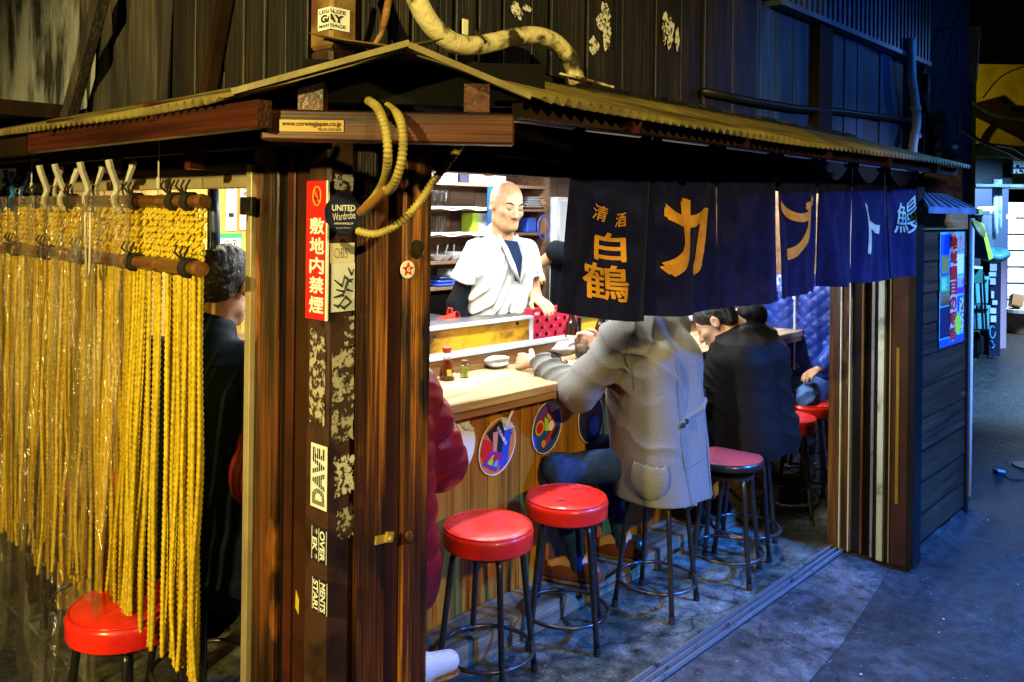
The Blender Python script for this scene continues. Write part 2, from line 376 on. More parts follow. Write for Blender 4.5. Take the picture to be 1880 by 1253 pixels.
mat('navy_jacket', (.005, .011, .02), .6, spec=.12, bump=(.2, 20))
mat('shoe_leather', (.16, .045, .014), .3, noise=((.09, .022, .008), 10, .4, .65), coat=.3)
mat('shoe_sole', (.12, .08, .06), .7)
mat('shoe_white', (.62, .66, .72), .6, bump=(.3, 250))
mat('wallet_tan', (.50, .20, .09), .5)
mat('wall_white', (.70, .72, .74), .6, noise=((.55, .58, .62), 6, .4, .7))
mat('concrete_wall', (.26, .27, .28), .85, noise=((.012, .012, .012), 5, .44, .60), bump=(1, 14), detail=12, scale=(1, 1.2, .4))
mat('brick_dark', (.05, .048, .045), .8, noise=((.025, .024, .022), 9, .4, .65), bump=(.4, 40))
mat('awning_metal', (.16, .22, .30), .4, .3, noise=((.08, .11, .16), 8, .4, .65))
mat('meter_blue', (.03, .06, .13), .4)
mat('tote_cyan', (.12, .36, .38), .45, noise=((.08, .25, .27), 5, .4, .7))
mat('crate_green', (.02, .12, .09), .5)
mat('tarp_blue', (.04, .22, .55), .5, bump=(.6, 14))
mat('yellow_paint_and_lit', (.46, .36, .03), .5, noise=((.30, .22, .02), 6, .4, .7))  # real yellow paint; on soffit, lit post and wires, lamplight put into colour
mat('beige_plastic', (.46, .36, .24), .6, noise=((.25, .17, .1), 8, .5, .7))
mat('cardboard', (.34, .18, .08), .8)
mat('tube_glow', (1, 1, 1), emit=(.95, .98, 1), estr=6)
mat('standin_glow', (.6, .8, 1), emit=(.55, .8, 1), estr=2.2)
mat('warm_glow', (1, .8, .4), emit=(1, .7, .25), estr=4)
mat('blue_glow', (.3, .5, 1), emit=(.2, .45, 1), estr=4)

# clear vinyl: mostly clear, partly mirror-like
def vinyl():
    m_ = bpy.data.materials.new('clear_vinyl'); m_.use_nodes = True; t = m_.node_tree; t.nodes.clear(); N = t.nodes.new
    o = N('ShaderNodeOutputMaterial'); tr = N('ShaderNodeBsdfTransparent'); tr.inputs[0].default_value = (.93, .88, .78, 1)
    gl = N('ShaderNodeBsdfGlossy'); gl.inputs['Roughness'].default_value = .16; nb = N('ShaderNodeTexNoise'); nb.inputs['Scale'].default_value = 16; nb.inputs['Detail'].default_value = 4; nb.inputs['Distortion'].default_value = 1.5; bp = N('ShaderNodeBump'); bp.inputs['Strength'].default_value = .9; bp.inputs['Distance'].default_value = .03; t.links.new(nb.outputs[0], bp.inputs['Height']); t.links.new(bp.outputs[0], gl.inputs['Normal']); df = N('ShaderNodeBsdfDiffuse'); df.inputs[0].default_value = (.5, .42, .3, 1)
    lw = N('ShaderNodeLayerWeight'); lw.inputs[0].default_value = .35; m1 = N('ShaderNodeMixShader'); m2 = N('ShaderNodeMixShader')
    nz = N('ShaderNodeTexNoise'); nz.inputs['Scale'].default_value = 5; mr = N('ShaderNodeMapRange'); mr.inputs[1].default_value = .45; mr.inputs[2].default_value = .75; mr.inputs[3].default_value = .02; mr.inputs[4].default_value = .18
    t.links.new(nz.outputs[0], mr.inputs[0]); t.links.new(mr.outputs[0], m1.inputs[0])
    t.links.new(tr.outputs[0], m1.inputs[1]); t.links.new(df.outputs[0], m1.inputs[2])
    ff = N('ShaderNodeMath'); ff.operation = 'MULTIPLY'; ff.inputs[1].default_value = .5; t.links.new(lw.outputs['Fresnel'], ff.inputs[0]); fa = N('ShaderNodeMath'); fa.operation = 'ADD'; fa.inputs[1].default_value = .06; t.links.new(ff.outputs[0], fa.inputs[0]); t.links.new(fa.outputs[0], m2.inputs[0]); t.links.new(m1.outputs[0], m2.inputs[1]); t.links.new(gl.outputs[0], m2.inputs[2]); t.links.new(m2.outputs[0], o.inputs[0])
    M['clear_vinyl'] = m_
vinyl()
def clear_glass():
    m_ = bpy.data.materials.new('glass_clear'); m_.use_nodes = True; t = m_.node_tree; t.nodes.clear(); N = t.nodes.new
    o = N('ShaderNodeOutputMaterial'); tr = N('ShaderNodeBsdfTransparent'); tr.inputs[0].default_value = (.93, .96, .96, 1); gl = N('ShaderNodeBsdfGlossy'); gl.inputs['Roughness'].default_value = .04
    lw = N('ShaderNodeLayerWeight'); lw.inputs[0].default_value = .45; mr = N('ShaderNodeMapRange'); mr.inputs[3].default_value = .05; mr.inputs[4].default_value = .75; m1 = N('ShaderNodeMixShader')
    t.links.new(lw.outputs['Facing'], mr.inputs[0]); t.links.new(mr.outputs[0], m1.inputs[0]); t.links.new(tr.outputs[0], m1.inputs[1]); t.links.new(gl.outputs[0], m1.inputs[2]); t.links.new(m1.outputs[0], o.inputs[0]); M['glass_clear'] = m_
clear_glass()
# asphalt and shop floor
def ground_mat(name, c1, c2, c3, speck, rough, bumpy, nscale):
    m_ = bpy.data.materials.new(name); m_.use_nodes = True; t = m_.node_tree; b = t.nodes['Principled BSDF']; N = t.nodes.new; Lk = t.links.new
    tc = N('ShaderNodeTexCoord')
    def nz(s_, d=6):
        n = N('ShaderNodeTexNoise'); n.inputs['Scale'].default_value = s_; n.inputs['Detail'].default_value = d; n.inputs['Roughness'].default_value = .65; Lk(tc.outputs['Object'], n.inputs['Vector']); return n.outputs['Fac']
    a = nz(nscale, 8); bb = nz(75, 5)
    r1 = N('ShaderNodeValToRGB'); e = r1.color_ramp.elements; e[0].position = .36; e[0].color = (*c1, 1); e[1].position = .66; e[1].color = (*c3, 1); k = e.new(.5); k.color = (*c2, 1); Lk(a, r1.inputs[0])
    vo = N('ShaderNodeTexVoronoi'); vo.inputs['Scale'].default_value = speck[0]; Lk(tc.outputs['Object'], vo.inputs['Vector'])
    mr = N('ShaderNodeMapRange'); mr.inputs[1].default_value = speck[1]; mr.inputs[2].default_value = speck[1] * .55; mr.inputs[3].default_value = 0; mr.inputs[4].default_value = 1; Lk(vo.outputs['Distance'], mr.inputs[0])
    sp = N('ShaderNodeSeparateColor'); Lk(vo.outputs['Color'], sp.inputs[0]); gt = N('ShaderNodeMath'); gt.operation = 'GREATER_THAN'; gt.inputs[1].default_value = speck[2]; Lk(sp.outputs[0], gt.inputs[0])
    mu = N('ShaderNodeMath'); mu.operation = 'MULTIPLY'; Lk(mr.outputs[0], mu.inputs[0]); Lk(gt.outputs[0], mu.inputs[1])
    mx = N('ShaderNodeMix'); mx.data_type = 'RGBA'; Lk(mu.outputs[0], mx.inputs[0]); Lk(r1.outputs[0], mx.inputs[6]); mx.inputs[7].default_value = (.42, .42, .42, 1)
    m2 = N('ShaderNodeMix'); m2.data_type = 'RGBA'; m2.blend_type = 'MULTIPLY'; m2.inputs[0].default_value = .6; Lk(mx.outputs[2], m2.inputs[6])
    r2 = N('ShaderNodeValToRGB'); r2.color_ramp.elements[0].position = .35; r2.color_ramp.elements[0].color = (.2, .2, .2, 1); r2.color_ramp.elements[1].position = .65; Lk(bb, r2.inputs[0]); Lk(r2.outputs[0], m2.inputs[7])
    wv = N('ShaderNodeVectorMath'); wv.operation = 'MULTIPLY_ADD'; nzv = N('ShaderNodeTexNoise'); nzv.inputs['Scale'].default_value = 2.5; nzv.inputs['Detail'].default_value = 8; Lk(tc.outputs['Object'], nzv.inputs['Vector'])
    Lk(nzv.outputs['Color'], wv.inputs[0]); wv.inputs[1].default_value = (.7, .7, 0); Lk(tc.outputs['Object'], wv.inputs[2])
    vc = N('ShaderNodeTexVoronoi'); vc.feature = 'DISTANCE_TO_EDGE'; vc.inputs['Scale'].default_value = .75; Lk(wv.outputs[0], vc.inputs['Vector'])
    ck = N('ShaderNodeMapRange'); ck.inputs[1].default_value = .0; ck.inputs[2].default_value = .008; ck.inputs[3].default_value = .22; ck.inputs[4].default_value = 1; Lk(vc.outputs['Distance'], ck.inputs[0])
    mid = nz(16, 10); mrm = N('ShaderNodeMapRange'); mrm.inputs[1].default_value = .32; mrm.inputs[2].default_value = .68; mrm.inputs[3].default_value = .12; mrm.inputs[4].default_value = 1.9; Lk(mid, mrm.inputs[0])
    mk = N('ShaderNodeMath'); mk.operation = 'MULTIPLY'; Lk(ck.outputs[0], mk.inputs[0]); Lk(mrm.outputs[0], mk.inputs[1])
    m4 = N('ShaderNodeVectorMath'); m4.operation = 'SCALE'; Lk(m2.outputs[2], m4.inputs[0]); Lk(mk.outputs[0], m4.inputs['Scale'])
    Lk(m4.outputs[0], b.inputs['Base Color'])
    mr3 = N('ShaderNodeMapRange'); mr3.inputs[3].default_value = rough[0]; mr3.inputs[4].default_value = rough[1]; Lk(a, mr3.inputs[0]); Lk(mr3.outputs[0], b.inputs['Roughness'])
    ad = N('ShaderNodeMath'); ad.operation = 'ADD'; Lk(bb, ad.inputs[0]); Lk(mid, ad.inputs[1])
    bp = N('ShaderNodeBump'); bp.inputs['Strength'].default_value = bumpy; bp.inputs['Distance'].default_value = .022; Lk(ad.outputs[0], bp.inputs['Height']); Lk(bp.outputs[0], b.inputs['Normal'])
    M[name] = m_
ground_mat('asphalt', (.018, .02, .022), (.036, .039, .042), (.07, .074, .078), (75, .26, .955), (.16, .62), 1.0, 2.2)
ground_mat('floor_concrete', (.05, .055, .038), (.11, .12, .095), (.20, .215, .20), (30, .12, .92), (.25, .6), .4, 3.0)
ground_mat('apron_concrete', (.03, .034, .038), (.065, .07, .075), (.11, .115, .12), (40, .15, .9), (.3, .6), .5, 3.0)
# ================================================================== SETTING
def struct(name, mb, mt, **kw):
    o = mb.build(name, mt, None, **kw); o['kind'] = 'structure'; return o
struct('street', MB().add([(-14, -14, 0), (40, -14, 0), (40, 26, 0), (-14, 26, 0)], [(0, 1, 2, 3)]), M['asphalt'])
struct('shop_floor', MB().lohi((1.16, 1.66, -.02), (5.9, 3.9, .016)), M['floor_concrete'])
ap = MB(); a0, a1 = (2.05, 1.60), (4.22, 1.60)
ap.add([(a0[0], 1.61, .018), (a1[0], 1.61, .018), (4.02, 1.38, .005), (3.2, 1.27, .004), (2.0, 1.2, .004)], [(0, 1, 2, 3, 4)])
struct('threshold_apron', ap, M['apron_concrete'])
# low kerb of rough mortar at the foot of the facade
kb = MB(); kb.grid(lambda u, v: (4.12 + 1.0 * u, 1.345 - (.09 * v + .012 * math.sin(u * 9) * v) * min(1, 5 * u + .05), (.05 * (1 - v) ** 1.5 + .004 * math.sin(u * 17 + v * 5) * (1 - v)) * min(1, 5 * u + .05) + .002), 40, 6)
struct('kerb_mortar', kb, M['asphalt'], smooth=True)
# pale patch with a drain lid farther up the street
pt = MB(); c = at(1880, 862, Z=0); n = 18
pt.add([(c.x + .30 * math.cos(2 * math.pi * i / n) * (1 + .1 * math.sin(i * 3)), c.y + .17 * math.sin(2 * math.pi * i / n), .005) for i in range(n)], [tuple(range(n))])
struct('road_patch', pt, M['apron_concrete'])
solo('drain_cover', MB().lathe((c.x + .08, c.y - .02, .006), [(0, .006), (.10, .006), (.11, .0)], 20), M['black_paint'], 'small round dark drain lid in the pale patch of the street', 'drain cover')
lit = MB(); c = at(1835, 869, Z=0); lit.box((c.x, c.y, .014), (.09, .05, .018), (.1, .2, .5)); solo('paper_litter', lit, M['white_print'], 'crumpled scrap of white paper lying by the drain patch', 'litter', bevel=.006)
bits = MB()
for i in range(170):
    x = random.uniform(2.6, 8); y = random.uniform(-.8, 1.25) if x < 5 else random.uniform(-.6, 2.2)
    s_ = random.choice([.002, .003, .003, .005]); bits.box((x, y, .004), (s_ * random.uniform(1, 2.6), s_, .004), (0, 0, random.uniform(0, 3)))
tag(bits.build('street_grit', M['pale_paper']), 'scattered pale specks of grit on the dark street', 'grit', kind='stuff')

# ================================================================== SLIDING DOOR TRACK
tr = thing('door_track', 'steel sliding door track set in the floor along the open front', 'door track', (3.0, 1.63, 0))
MB().lohi((1.42, 1.603, .0), (4.10, 1.68, .021)).build('track_base', M['black_paint'], tr)
for i, y in enumerate((1.612, 1.640, 1.668)):
    MB().lohi((1.42, y - .005, .019), (4.10, y + .005, .034)).build('rail', M['track_metal'], tr)

# ================================================================== CORNER COLUMN AND BOARDS
cx0, cx1, cy0, cy1 = 1.120, 1.192, 1.600, 1.682
colm = thing('steel_column', 'square steel corner column rising through the roof, brown paint worn and covered in torn stickers', 'column', (1.156, 1.64, 0))
MB().lohi((cx0, cy0, 0), (cx1, cy1, 1.985)).build('shaft', M['column_paint'], colm, bevel=.008)
MB().lohi((cx0 - .001, cy0 - .001, 1.986), (cx1 + .001, cy1 + .001, 3.2)).build('upper_shaft', M['column_rust'], colm, bevel=.008)
def on_front(px, py, y=cy0): return at(px, py, Y=y)
def on_left(px, py, x=cx0): return at(px, py, X=x)
def quad_front(mb, p0, p1, y, t=.0012):   # pixel corners -> rectangle on a plane facing -Y
    a = at(*p0, Y=y); b = at(*p1, Y=y); mb.lohi((a.x, y - t, b.z), (b.x, y, a.z)); return a, b
def quad_left(mb, p0, p1, x, t=.0012):    # on a plane facing -X (left edge is farther)
    a = at(*p0, X=x); b = at(*p1, X=x); mb.lohi((x - t, b.y, b.z), (x, a.y, a.z)); return a, b
# torn paper, scraps left on the column
def scrap(px0, py0, px1, py1, face, mt, label, seed, jag=.35):
    rnd = random.Random(seed); mb = MB(); n = 64
    if face == 'f': a, b = at(px0, py0, Y=cy0), at(px1, py1, Y=cy0)
    else: a, b = at(px0, py0, X=cx0), at(px1, py1, X=cx0)
    cz, hz = (a.z + b.z) / 2, abs(a.z - b.z) / 2
    ch = (a.x + b.x) / 2 if face == 'f' else (a.y + b.y) / 2; hh = abs(a.x - b.x) / 2 if face == 'f' else abs(a.y - b.y) / 2
    pts = []
    for i in range(n):
        an = 2 * math.pi * i / n; ca, sa = math.cos(an), math.sin(an); q = max(abs(ca), abs(sa)); r = (1 - jag * (.55 * abs(math.sin(i * .9 + seed) * math.sin(i * .37 + seed * 2)) + .3 * rnd.random())) / q
        if face == 'f': pts.append((ch + hh * ca * r, cy0 - .0018, cz + hz * sa * r))
        else: pts.append((cx0 - .0018, ch - hh * ca * r, cz + hz * sa * r))
    mb.poly(pts, (0, .0012, 0) if face == 'f' else (.0012, 0, 0))
    solo('torn_sticker', mb, mt, label, 'sticker', 'torn sticker remains on the column')
scrap(612, 318, 650, 352, 'f', M['torn_white'], 'torn white sticker scrap above the round navy sticker', 1)
scrap(632, 580, 649, 636, 'f', M['torn_grey'], 'narrow grey sticker scrap just below the black graffiti sticker', 2, .15)
scrap(609, 640, 649, 812, 'f', M['torn_grey'], 'long scratched grey sticker remains beside the red sign foot', 3, .2)
scrap(570, 596, 597, 786, 'l', M['torn_grey'], 'long peeled yellowish sticker remains below the red sign', 4, .15)
scrap(611, 836, 651, 908, 'f', M['torn_white'], 'ragged black and white torn sticker right of the striped lettering', 5, .5)
scrap(616, 932, 650, 986, 'f', M['torn_grey'], 'small ragged grey sticker scrap lower on the column', 6, .5)
# stickers and signs with print
def flat(name, label, mb, mt, cat='sticker', group=None): return solo(name, mb, mt, label, cat, group)
rX, uZ = (1, 0, 0), (0, 0, 1); rY = (0, -1, 0)     # reading directions on the two faces
mb = MB(); a, b = quad_left(mb, (566, 333), (602, 590), cx0 - .001, .004)
sg = flat('no_smoking_sign', 'tall red no-smoking sign with white characters on the column', mb, M['red_print'], 'sign')
cx = cx0 - .0052; yc = (a.y + b.y) / 2; wS = a.y - b.y; hS = a.z - b.z
ring = MB(); ring.tube([(cx, yc - .0155 * math.cos(t * math.pi / 14) , a.z - .0345 + .0215 * math.sin(t * math.pi / 14)) for t in range(28)], .0016, 5, closed=True)
ring.beam((cx, yc + .011, a.z - .020), (cx, yc - .011, a.z - .049), .002, .003, (1, 0, 0)); ring.build('prohibition_ring', M['yellow_print'], sg)
ic = MB(); ic.box((cx, yc + .001, a.z - .040), (.0015, .022, .004)); ic.tube([(cx, yc - .006, a.z - .036), (cx, yc - .003, a.z - .030), (cx, yc - .008, a.z - .026), (cx, yc - .004, a.z - .021)], .001, 4)
ic.build('cigarette_icon', M['black_print'], sg)
lt = MB()
for i, ch in enumerate('敷地内禁煙'):
    write(lt, ch, (cx0 - .005, yc - .003, a.z - hS * (.325 + .142 * i)), rY, uZ, wS * .66, hS * .118, .03)
lt.build('lettering', M['white_print'], sg)
MB().lohi((cx0 - .0058, b.y - .0005, b.z), (cx0 - .001, b.y + .005, a.z)).build('white_edge', M['white_print'], sg)
c = at(630, 392, Y=cy0 - .004); rot = Matrix.Rotation(R(90), 3, 'X')
st = solo('round_sticker', MB().lathe((c.x, cy0 - .0005, c.z), [(0, .0045), (.048, .0045), (.048, 0)], 40, rot), M['navy_print'], 'round navy sticker with white lettering on the column', 'sticker')
lt = MB(); y_ = cy0 - .0052
write(lt, 'UNITED', (c.x, y_, c.z + .012), rX, uZ, .064, .014, .03); write(lt, 'UNITEDWARDROBE.COM', (c.x, y_, c.z - .023), rX, uZ, .052, .0045, .02)
write(lt, 'Wardrobe', (c.x + .001, y_, c.z - .006), V((1, 0, .1)), V((-.1, 0, 1)), .062, .017, .0)
write(lt, '▶ Google Play   ● App Store', (c.x, y_, c.z - .033), rX, uZ, .040, .003, .01); lt.build('lettering', M['white_print'], st)
mb = MB(); a, b = quad_front(mb, (606, 447), (650, 482), cy0 - .0005); s2 = flat('paper_sticker', 'cream sticker with thin outlined letters below the round one', mb, M['pale_paper'])
lt = MB(); write(lt, 'OBS', (a.x + .028, cy0 - .002, (a.z + b.z) / 2), rX, uZ, .036, .022, -.02); lt.build('lettering', M['coin'], s2)
mb = MB(); a, b = quad_front(mb, (608, 484), (650, 570), cy0 - .0005); s3 = flat('graffiti_sticker', 'pale blue sticker with thick black graffiti strokes', mb, M['wall_white'])
lt = MB(); W, H = b.x - a.x, a.z - b.z
def gl(*pts, w_=.004):
    lt.tube([(a.x + u * W, cy0 - .0022, b.z + v_ * H) for u, v_ in pts], [w_ * .35] + [w_] * (len(pts) - 2) + [w_ * .3], 4)
gl((.12, .66), (.45, .52), (.55, .72), (.9, .58)); gl((.2, .46), (.55, .40), (.72, .62), (.95, .66)); gl((.1, .30), (.5, .34), (.6, .46), (.92, .40))
gl((.35, .14), (.55, .06), (.85, .18), (.62, .30), (.38, .16)); gl((.1, .16), (.3, .10), (.5, .22)); gl((.7, .9), (.85, .75), (.95, .86))
lt.build('lettering', M['black_print'], s3)
mb = MB(); a, b = quad_left(mb, (572, 812), (600, 940), cx0 - .0005); s4 = flat('striped_sticker', 'white sticker reading DAVE in black stripes turned sideways', mb, M['white_print'])
lt = MB(); W = a.y - b.y; H = a.z - b.z; yc = (a.y + b.y) / 2; zc = (a.z + b.z) / 2
lt2 = MB(); write(lt2, 'DAVE', (cx0 - .0018, yc, zc), (0, 0, 1), (0, 1, 0), H * .9, W * .8, .05, .0002); lt2.build('lettering', M['black_print'], s4)
for i in range(7): lt.box((cx0 - .0024, yc + W * (.38 - .125 * i), zc), (.0006, .0014, H * .9))
lt.build('white_stripe', M['white_print'], s4)
for (p0, p1, l1, l2, lab) in (((573, 962), (601, 1040), 'OVER', '* EK *', 'white on black sticker reading OVER turned sideways'), ((574, 1056), (602, 1134), 'MENTS', 'STAR!', 'white on black sticker reading STAR turned sideways, lowest on the column')):
    mb = MB(); a, b = quad_left(mb, p0, p1, cx0 - .0005); s5 = flat('black_sticker', lab, mb, M['black_print'])
    W = a.y - b.y; H = a.z - b.z; yc = (a.y + b.y) / 2; zc = (a.z + b.z) / 2; lt = MB()
    write(lt, l1, (cx0 - .0022, yc - W * .22, zc), (0, 0, -1), (0, -1, 0), H * .86, W * .32, .03); write(lt, l2, (cx0 - .0022, yc + W * .24, zc), (0, 0, -1), (0, -1, 0), H * .86, W * .32, .03)
    for q in (-.46, .02, .46): lt.box((cx0 - .0022, yc + W * q, zc), (.0006, .0016, H * .95))
    lt.build('lettering', M['white_print'], s5)
mb = MB(); a, b = quad_front(mb, (585, 12), (641, 60), cy0 - .002); a = at(585, 12, Y=cy0 - .002)
# wraps the column corner: sits on the front face only, as wide as the face allows
mb = MB(); a = at(606, 12, Y=cy0 - .002); b = at(641, 60, Y=cy0 - .002); mb.lohi((a.x - .001, cy0 - .0035, b.z), (b.x, cy0 - .001, a.z))
al = at(585, 12, X=cx0 - .002); mb.lohi((cx0 - .0035, cy0 - .0035, b.z), (cx0 - .001, al.y, a.z))
s6 = flat('slogan_sticker', 'white square sticker reading LEGALIZE GAY MARRIAGE high on the column', mb, M['white_print'])
Hh = a.z - b.z; lf = al.y - cy0; ff = b.x - cx0; tot = lf + ff; lt = MB()
def wrapped(s, zc, h_, wd, bold):
    vs, fs = glyphs(s, bold, 7); out = []
    for x, y in vs:
        t_ = (x * wd + .5) * tot
        out.append((cx0 - .0042, cy0 + lf - t_, zc + y * h_) if t_ < lf else (cx0 + (t_ - lf) - .0042, cy0 - .0042, zc + y * h_))
    lt.add(out, fs)
wrapped('LEGALIZE', a.z - Hh * .18, Hh * .17, .86, .02); wrapped('GAY', a.z - Hh * .5, Hh * .36, .74, .05); wrapped('MARRIAGE', a.z - Hh * .82, Hh * .16, .86, .02)
lt.build('lettering', M['black_print'], s6)
mb = MB(); quad_front(mb, (612, 128), (650, 196), cy0 - .001); flat('picture_sticker', 'faded picture sticker on the column under the roof edge', mb, M['picture_print'])
# wood boards of the corner
bd = thing('corner_board', 'wide weathered brown board right of the steel column with deep grain', 'board', (1.31, 1.62, 0))
xs = [at(q, 700, Y=1.60).x for q in (657, 716, 741, 790)]
MB().lohi((xs[0], 1.606, 0), (xs[1] - .002, 1.65, 1.76)).build('plank', M['wood_board'], bd, bevel=.003)
MB().lohi((xs[1], 1.612, 0), (xs[2], 1.65, 1.76)).build('plank', M['brown_paint'], bd, bevel=.003)
MB().lohi((xs[2] + .002, 1.600, 0), (xs[3], 1.66, 1.76)).build('plank', M['wood_board'], bd, bevel=.004)
MB().lohi((cx1 + .001, 1.635, 0), (xs[0] - .001, 1.65, 1.76)).build('gap_strip', M['brown_paint_red'], bd)
c = at(704, 990, Y=1.60); k = MB(); k.box((c.x - .008, 1.602, c.z), (.03, .006, .02), (0, .1, 0)); k.box((c.x + .014, 1.596, c.z + .002), (.022, .01, .024), (0, .2, 0)); k.lathe((c.x + .014, 1.592, c.z), [(0, .008), (.006, .006), (.008, 0)], 10, rot)
solo('latch_plate', k, M['brass'], 'small worn brass latch nailed on the wide brown board', 'latch', bevel=.001)
c = at(752, 985, Y=1.60); kn = MB(); kn.lathe((c.x, 1.5995, c.z), [(0, .003), (.009, .0035), (.013, .001), (.016, 0)], 18, rot); kn.build('knot', M['wood_jamb'], bd, smooth=True)
c = at(764, 458, Y=1.60); solo('round_badge', MB().lathe((c.x, 1.5985, c.z), [(0, .003), (.021, .003), (.0225, .004), (.0235, 0)], 28, rot), M['coin'], 'dark round metal badge on the brown board', 'badge')
c = at(747, 495, Y=1.60); bg_ = solo('star_badge', MB().lathe((c.x, 1.599, c.z), [(0, .003), (.0215, .003), (.0215, 0)], 28, rot), M['white_print'], 'white round badge with a red star and letter G', 'badge')
sp = [(c.x + (.019 if i % 2 == 0 else .0085) * math.sin(i * math.pi / 5), 1.595, c.z + (.019 if i % 2 == 0 else .0085) * math.cos(i * math.pi / 5)) for i in range(10)]
MB().poly(sp, (0, .001, 0)).build('star', M['red_print'], bg_); lt = MB(); write(lt, 'G', (c.x, 1.5945, c.z), rX, uZ, .010, .011, .04); lt.build('lettering', M['white_print'], bg_)

# left of the column: recessed brown board, post, door frame
lb = thing('recessed_board', 'dark brown painted boards between column and scorched post', 'board', (1.16, 1.77, 0))
ys = [at(q, 700, X=1.15).y for q in (508, 525, 540, 566)]
MB().lohi((1.165, ys[1], 0), (1.20, ys[0], 1.86)).build('plank', M['black_paint'], lb)
MB().lohi((1.145, ys[2], 0), (1.20, ys[1] - .002, 1.86)).build('plank', M['brown_paint_red'], lb, bevel=.003)
MB().lohi((1.150, cy1 + .002, 0), (1.20, ys[2] - .003, 1.86)).build('plank', M['brown_paint'], lb, bevel=.003)
y0, y1 = at(510, 700, X=1.15).y, at(464, 700, X=1.15).y
pw = solo('scorched_post', MB().lohi((1.145, y0 + .002, 0), (1.25, y1, 1.84)), M['wood_post'], 'blackened wooden post with orange worn streaks beside the metal door frame', 'post', bevel=.004)
tape = MB(); c = at(548, 1108, X=1.15); tape.poly([(1.1485, c.y + .008, c.z + .03), (1.1485, c.y - .006, c.z + .01), (1.1485, c.y - .004, c.z - .025), (1.1485, c.y + .010, c.z - .012)], (-.001, 0, 0))
solo('tape_scrap', tape, M['yellow_print'], 'torn scrap of yellow tape low on the brown board', 'tape')
df = thing('door_frame', 'pale metal door frame of the left entrance', 'door frame', (1.16, 2.3, 0))
fy0 = at(464, 700, X=1.14).y; fy1 = at(455, 700, X=1.14).y
MB().lohi((1.13, fy0 + .001, 0), (1.20, fy1 + .003, 1.735)).build('side_rail', M['frame_metal'], df, bevel=.002)
zt = at(440, 320, X=1.15).z; zb = at(440, 345, X=1.15).z
MB().lohi((1.15, fy1 + .005, zb), (1.20, 3.9, zt)).build('head_rail', M['frame_metal'], df, bevel=.002)
MB().lohi((1.14, fy1 + .005, zt + .002), (1.21, 3.9, zt + .025)).build('trim_board', M['wood_red_y'], df)
solo('frame_hinge', MB().lohi((1.118, fy0 - .02, at(455, 395, X=1.12).z), (1.134, fy1 + .012, at(455, 362, X=1.12).z)), M['black_paint'], 'black metal catch screwed on the pale door frame', 'catch', bevel=.002)
hl = thing('entrance_lintel', 'black wooden lintel above the left entrance', 'lintel', (1.2, 2.8, 1.8))
MB().lohi((1.19, y1 - .13, zt + .027), (1.27, 3.9, 2.0)).build('lintel_board', M['dark_wood'], hl)
MB().lohi((1.06, y0 + .01, 1.80), (1.14, 3.9, 1.845)).build('lintel_beam', M['dark_wood'], hl)
for q in (2.05, 2.55): MB().lohi((1.02, q, 1.72), (1.058, q + .03, 1.85)).build('hanger_block', M['wood_red_y'], hl)

# header over the front opening
hd = thing('front_header', 'black wooden header board above the open front', 'header', (2.8, 1.65, 1.8))
MB().lohi((1.20, 1.662, 1.728), (5.4, 1.70, 1.992)).build('header_board', M['dark_wood'], hd)
MB().lohi((1.20, 1.615, 1.775), (4.25, 1.660, 1.825)).build('header_beam', M['dark_wood'], hd)

# ================================================================== CANOPY ROOFS
A = V((.831, 1.53, 1.84)); B = V((1.236, 1.094, 1.84)); P = V((1.072, 1.27, 1.936))
per, amp = .036, .0085
rf = thing('front_roof', 'corrugated yellowish metal roof over the open front', 'canopy', (2.7, 1.3, 1.9))
def bumpz(x, y): return .043 * math.exp(-max(0, (x - 1.07)) / .14) * math.exp(-max(0, (y - 1.27)) / .3)
def roof_f(u, v):
    y = 1.094 + v * (1.618 - 1.094)
    xl = B.x + (P.x - B.x) * min(1, v / .336) if v < .336 else P.x + .004
    x = xl + u * (4.16 - xl)
    fade = min(1, max(0, (x - 1.24) / .05))
    sag = .006 * math.sin(x * 2.1)
    return (x, y, 1.84 + .30 * (y - 1.094) + bumpz(x, y) * min(1, v / .336) + fade * amp * math.sin(2 * math.pi * x / per) + sag * (1 - v))
MB().grid(roof_f, 82 * 7, 4).build('roof_sheet', M['corrugated'], rf, smooth=True, solid=.0025)
rl = thing('left_roof', 'corrugated metal roof strip over the left entrance', 'canopy', (1.0, 2.4, 1.9))
def roof_l(u, v):
    x = .831 + v * (1.16 - .831); k = (P.x - .831) / (1.16 - .831)
    yl = A.y + (P.y - A.y) * min(1, v / k)
    y = yl + u * (3.9 - yl); fade = min(1, max(0, (y - 1.54) / .05))
    return (x, y, 1.84 + .30 * (x - .831) + .03 * math.exp(-max(0, y - 1.28) / .14) * min(1, v / k) + fade * amp * math.sin(2 * math.pi * y / per) + .006 * math.sin(y * 2.3) * (1 - v))
MB().grid(roof_l, 66 * 7, 4).build('roof_sheet', M['corrugated'], rl, smooth=True, solid=.0025)
# edge boards of the two roofs where they meet above the corner
MB().beam(A + V((.01, -.01, .006)), P + V((0, 0, .008)), .02, .012).build('edge_board', M['corrugated'], rl)
MB().beam(P + V((0, 0, .004)), B + V((-.004, .004, .004)), .02, .012).build('edge_board', M['corrugated'], rf)
MB().beam((.868, 1.45, 1.802), (.868, 2.70, 1.802), .03, .052).build('fascia', M['wood_red_y'], rl)
MB().lohi((.80, 3.2, 1.93), (1.15, 3.9, 1.98)).build('ledge', M['dark_wood'], rl)
MB().beam((.875, 2.72, 1.80), (.875, 3.9, 1.80), .04, .05).build('end_fascia', M['dark_wood'], rl)
MB().beam((1.10, 1.56, 1.80), (1.10, 3.9, 1.80), .04, .06).build('purlin', M['dark_wood'], rl)
for y in (1.9, 2.5, 3.1): MB().beam((.845, y, 1.835), (1.15, y, 1.90), .035, .04).build('rafter', M['wood_red'], rl)
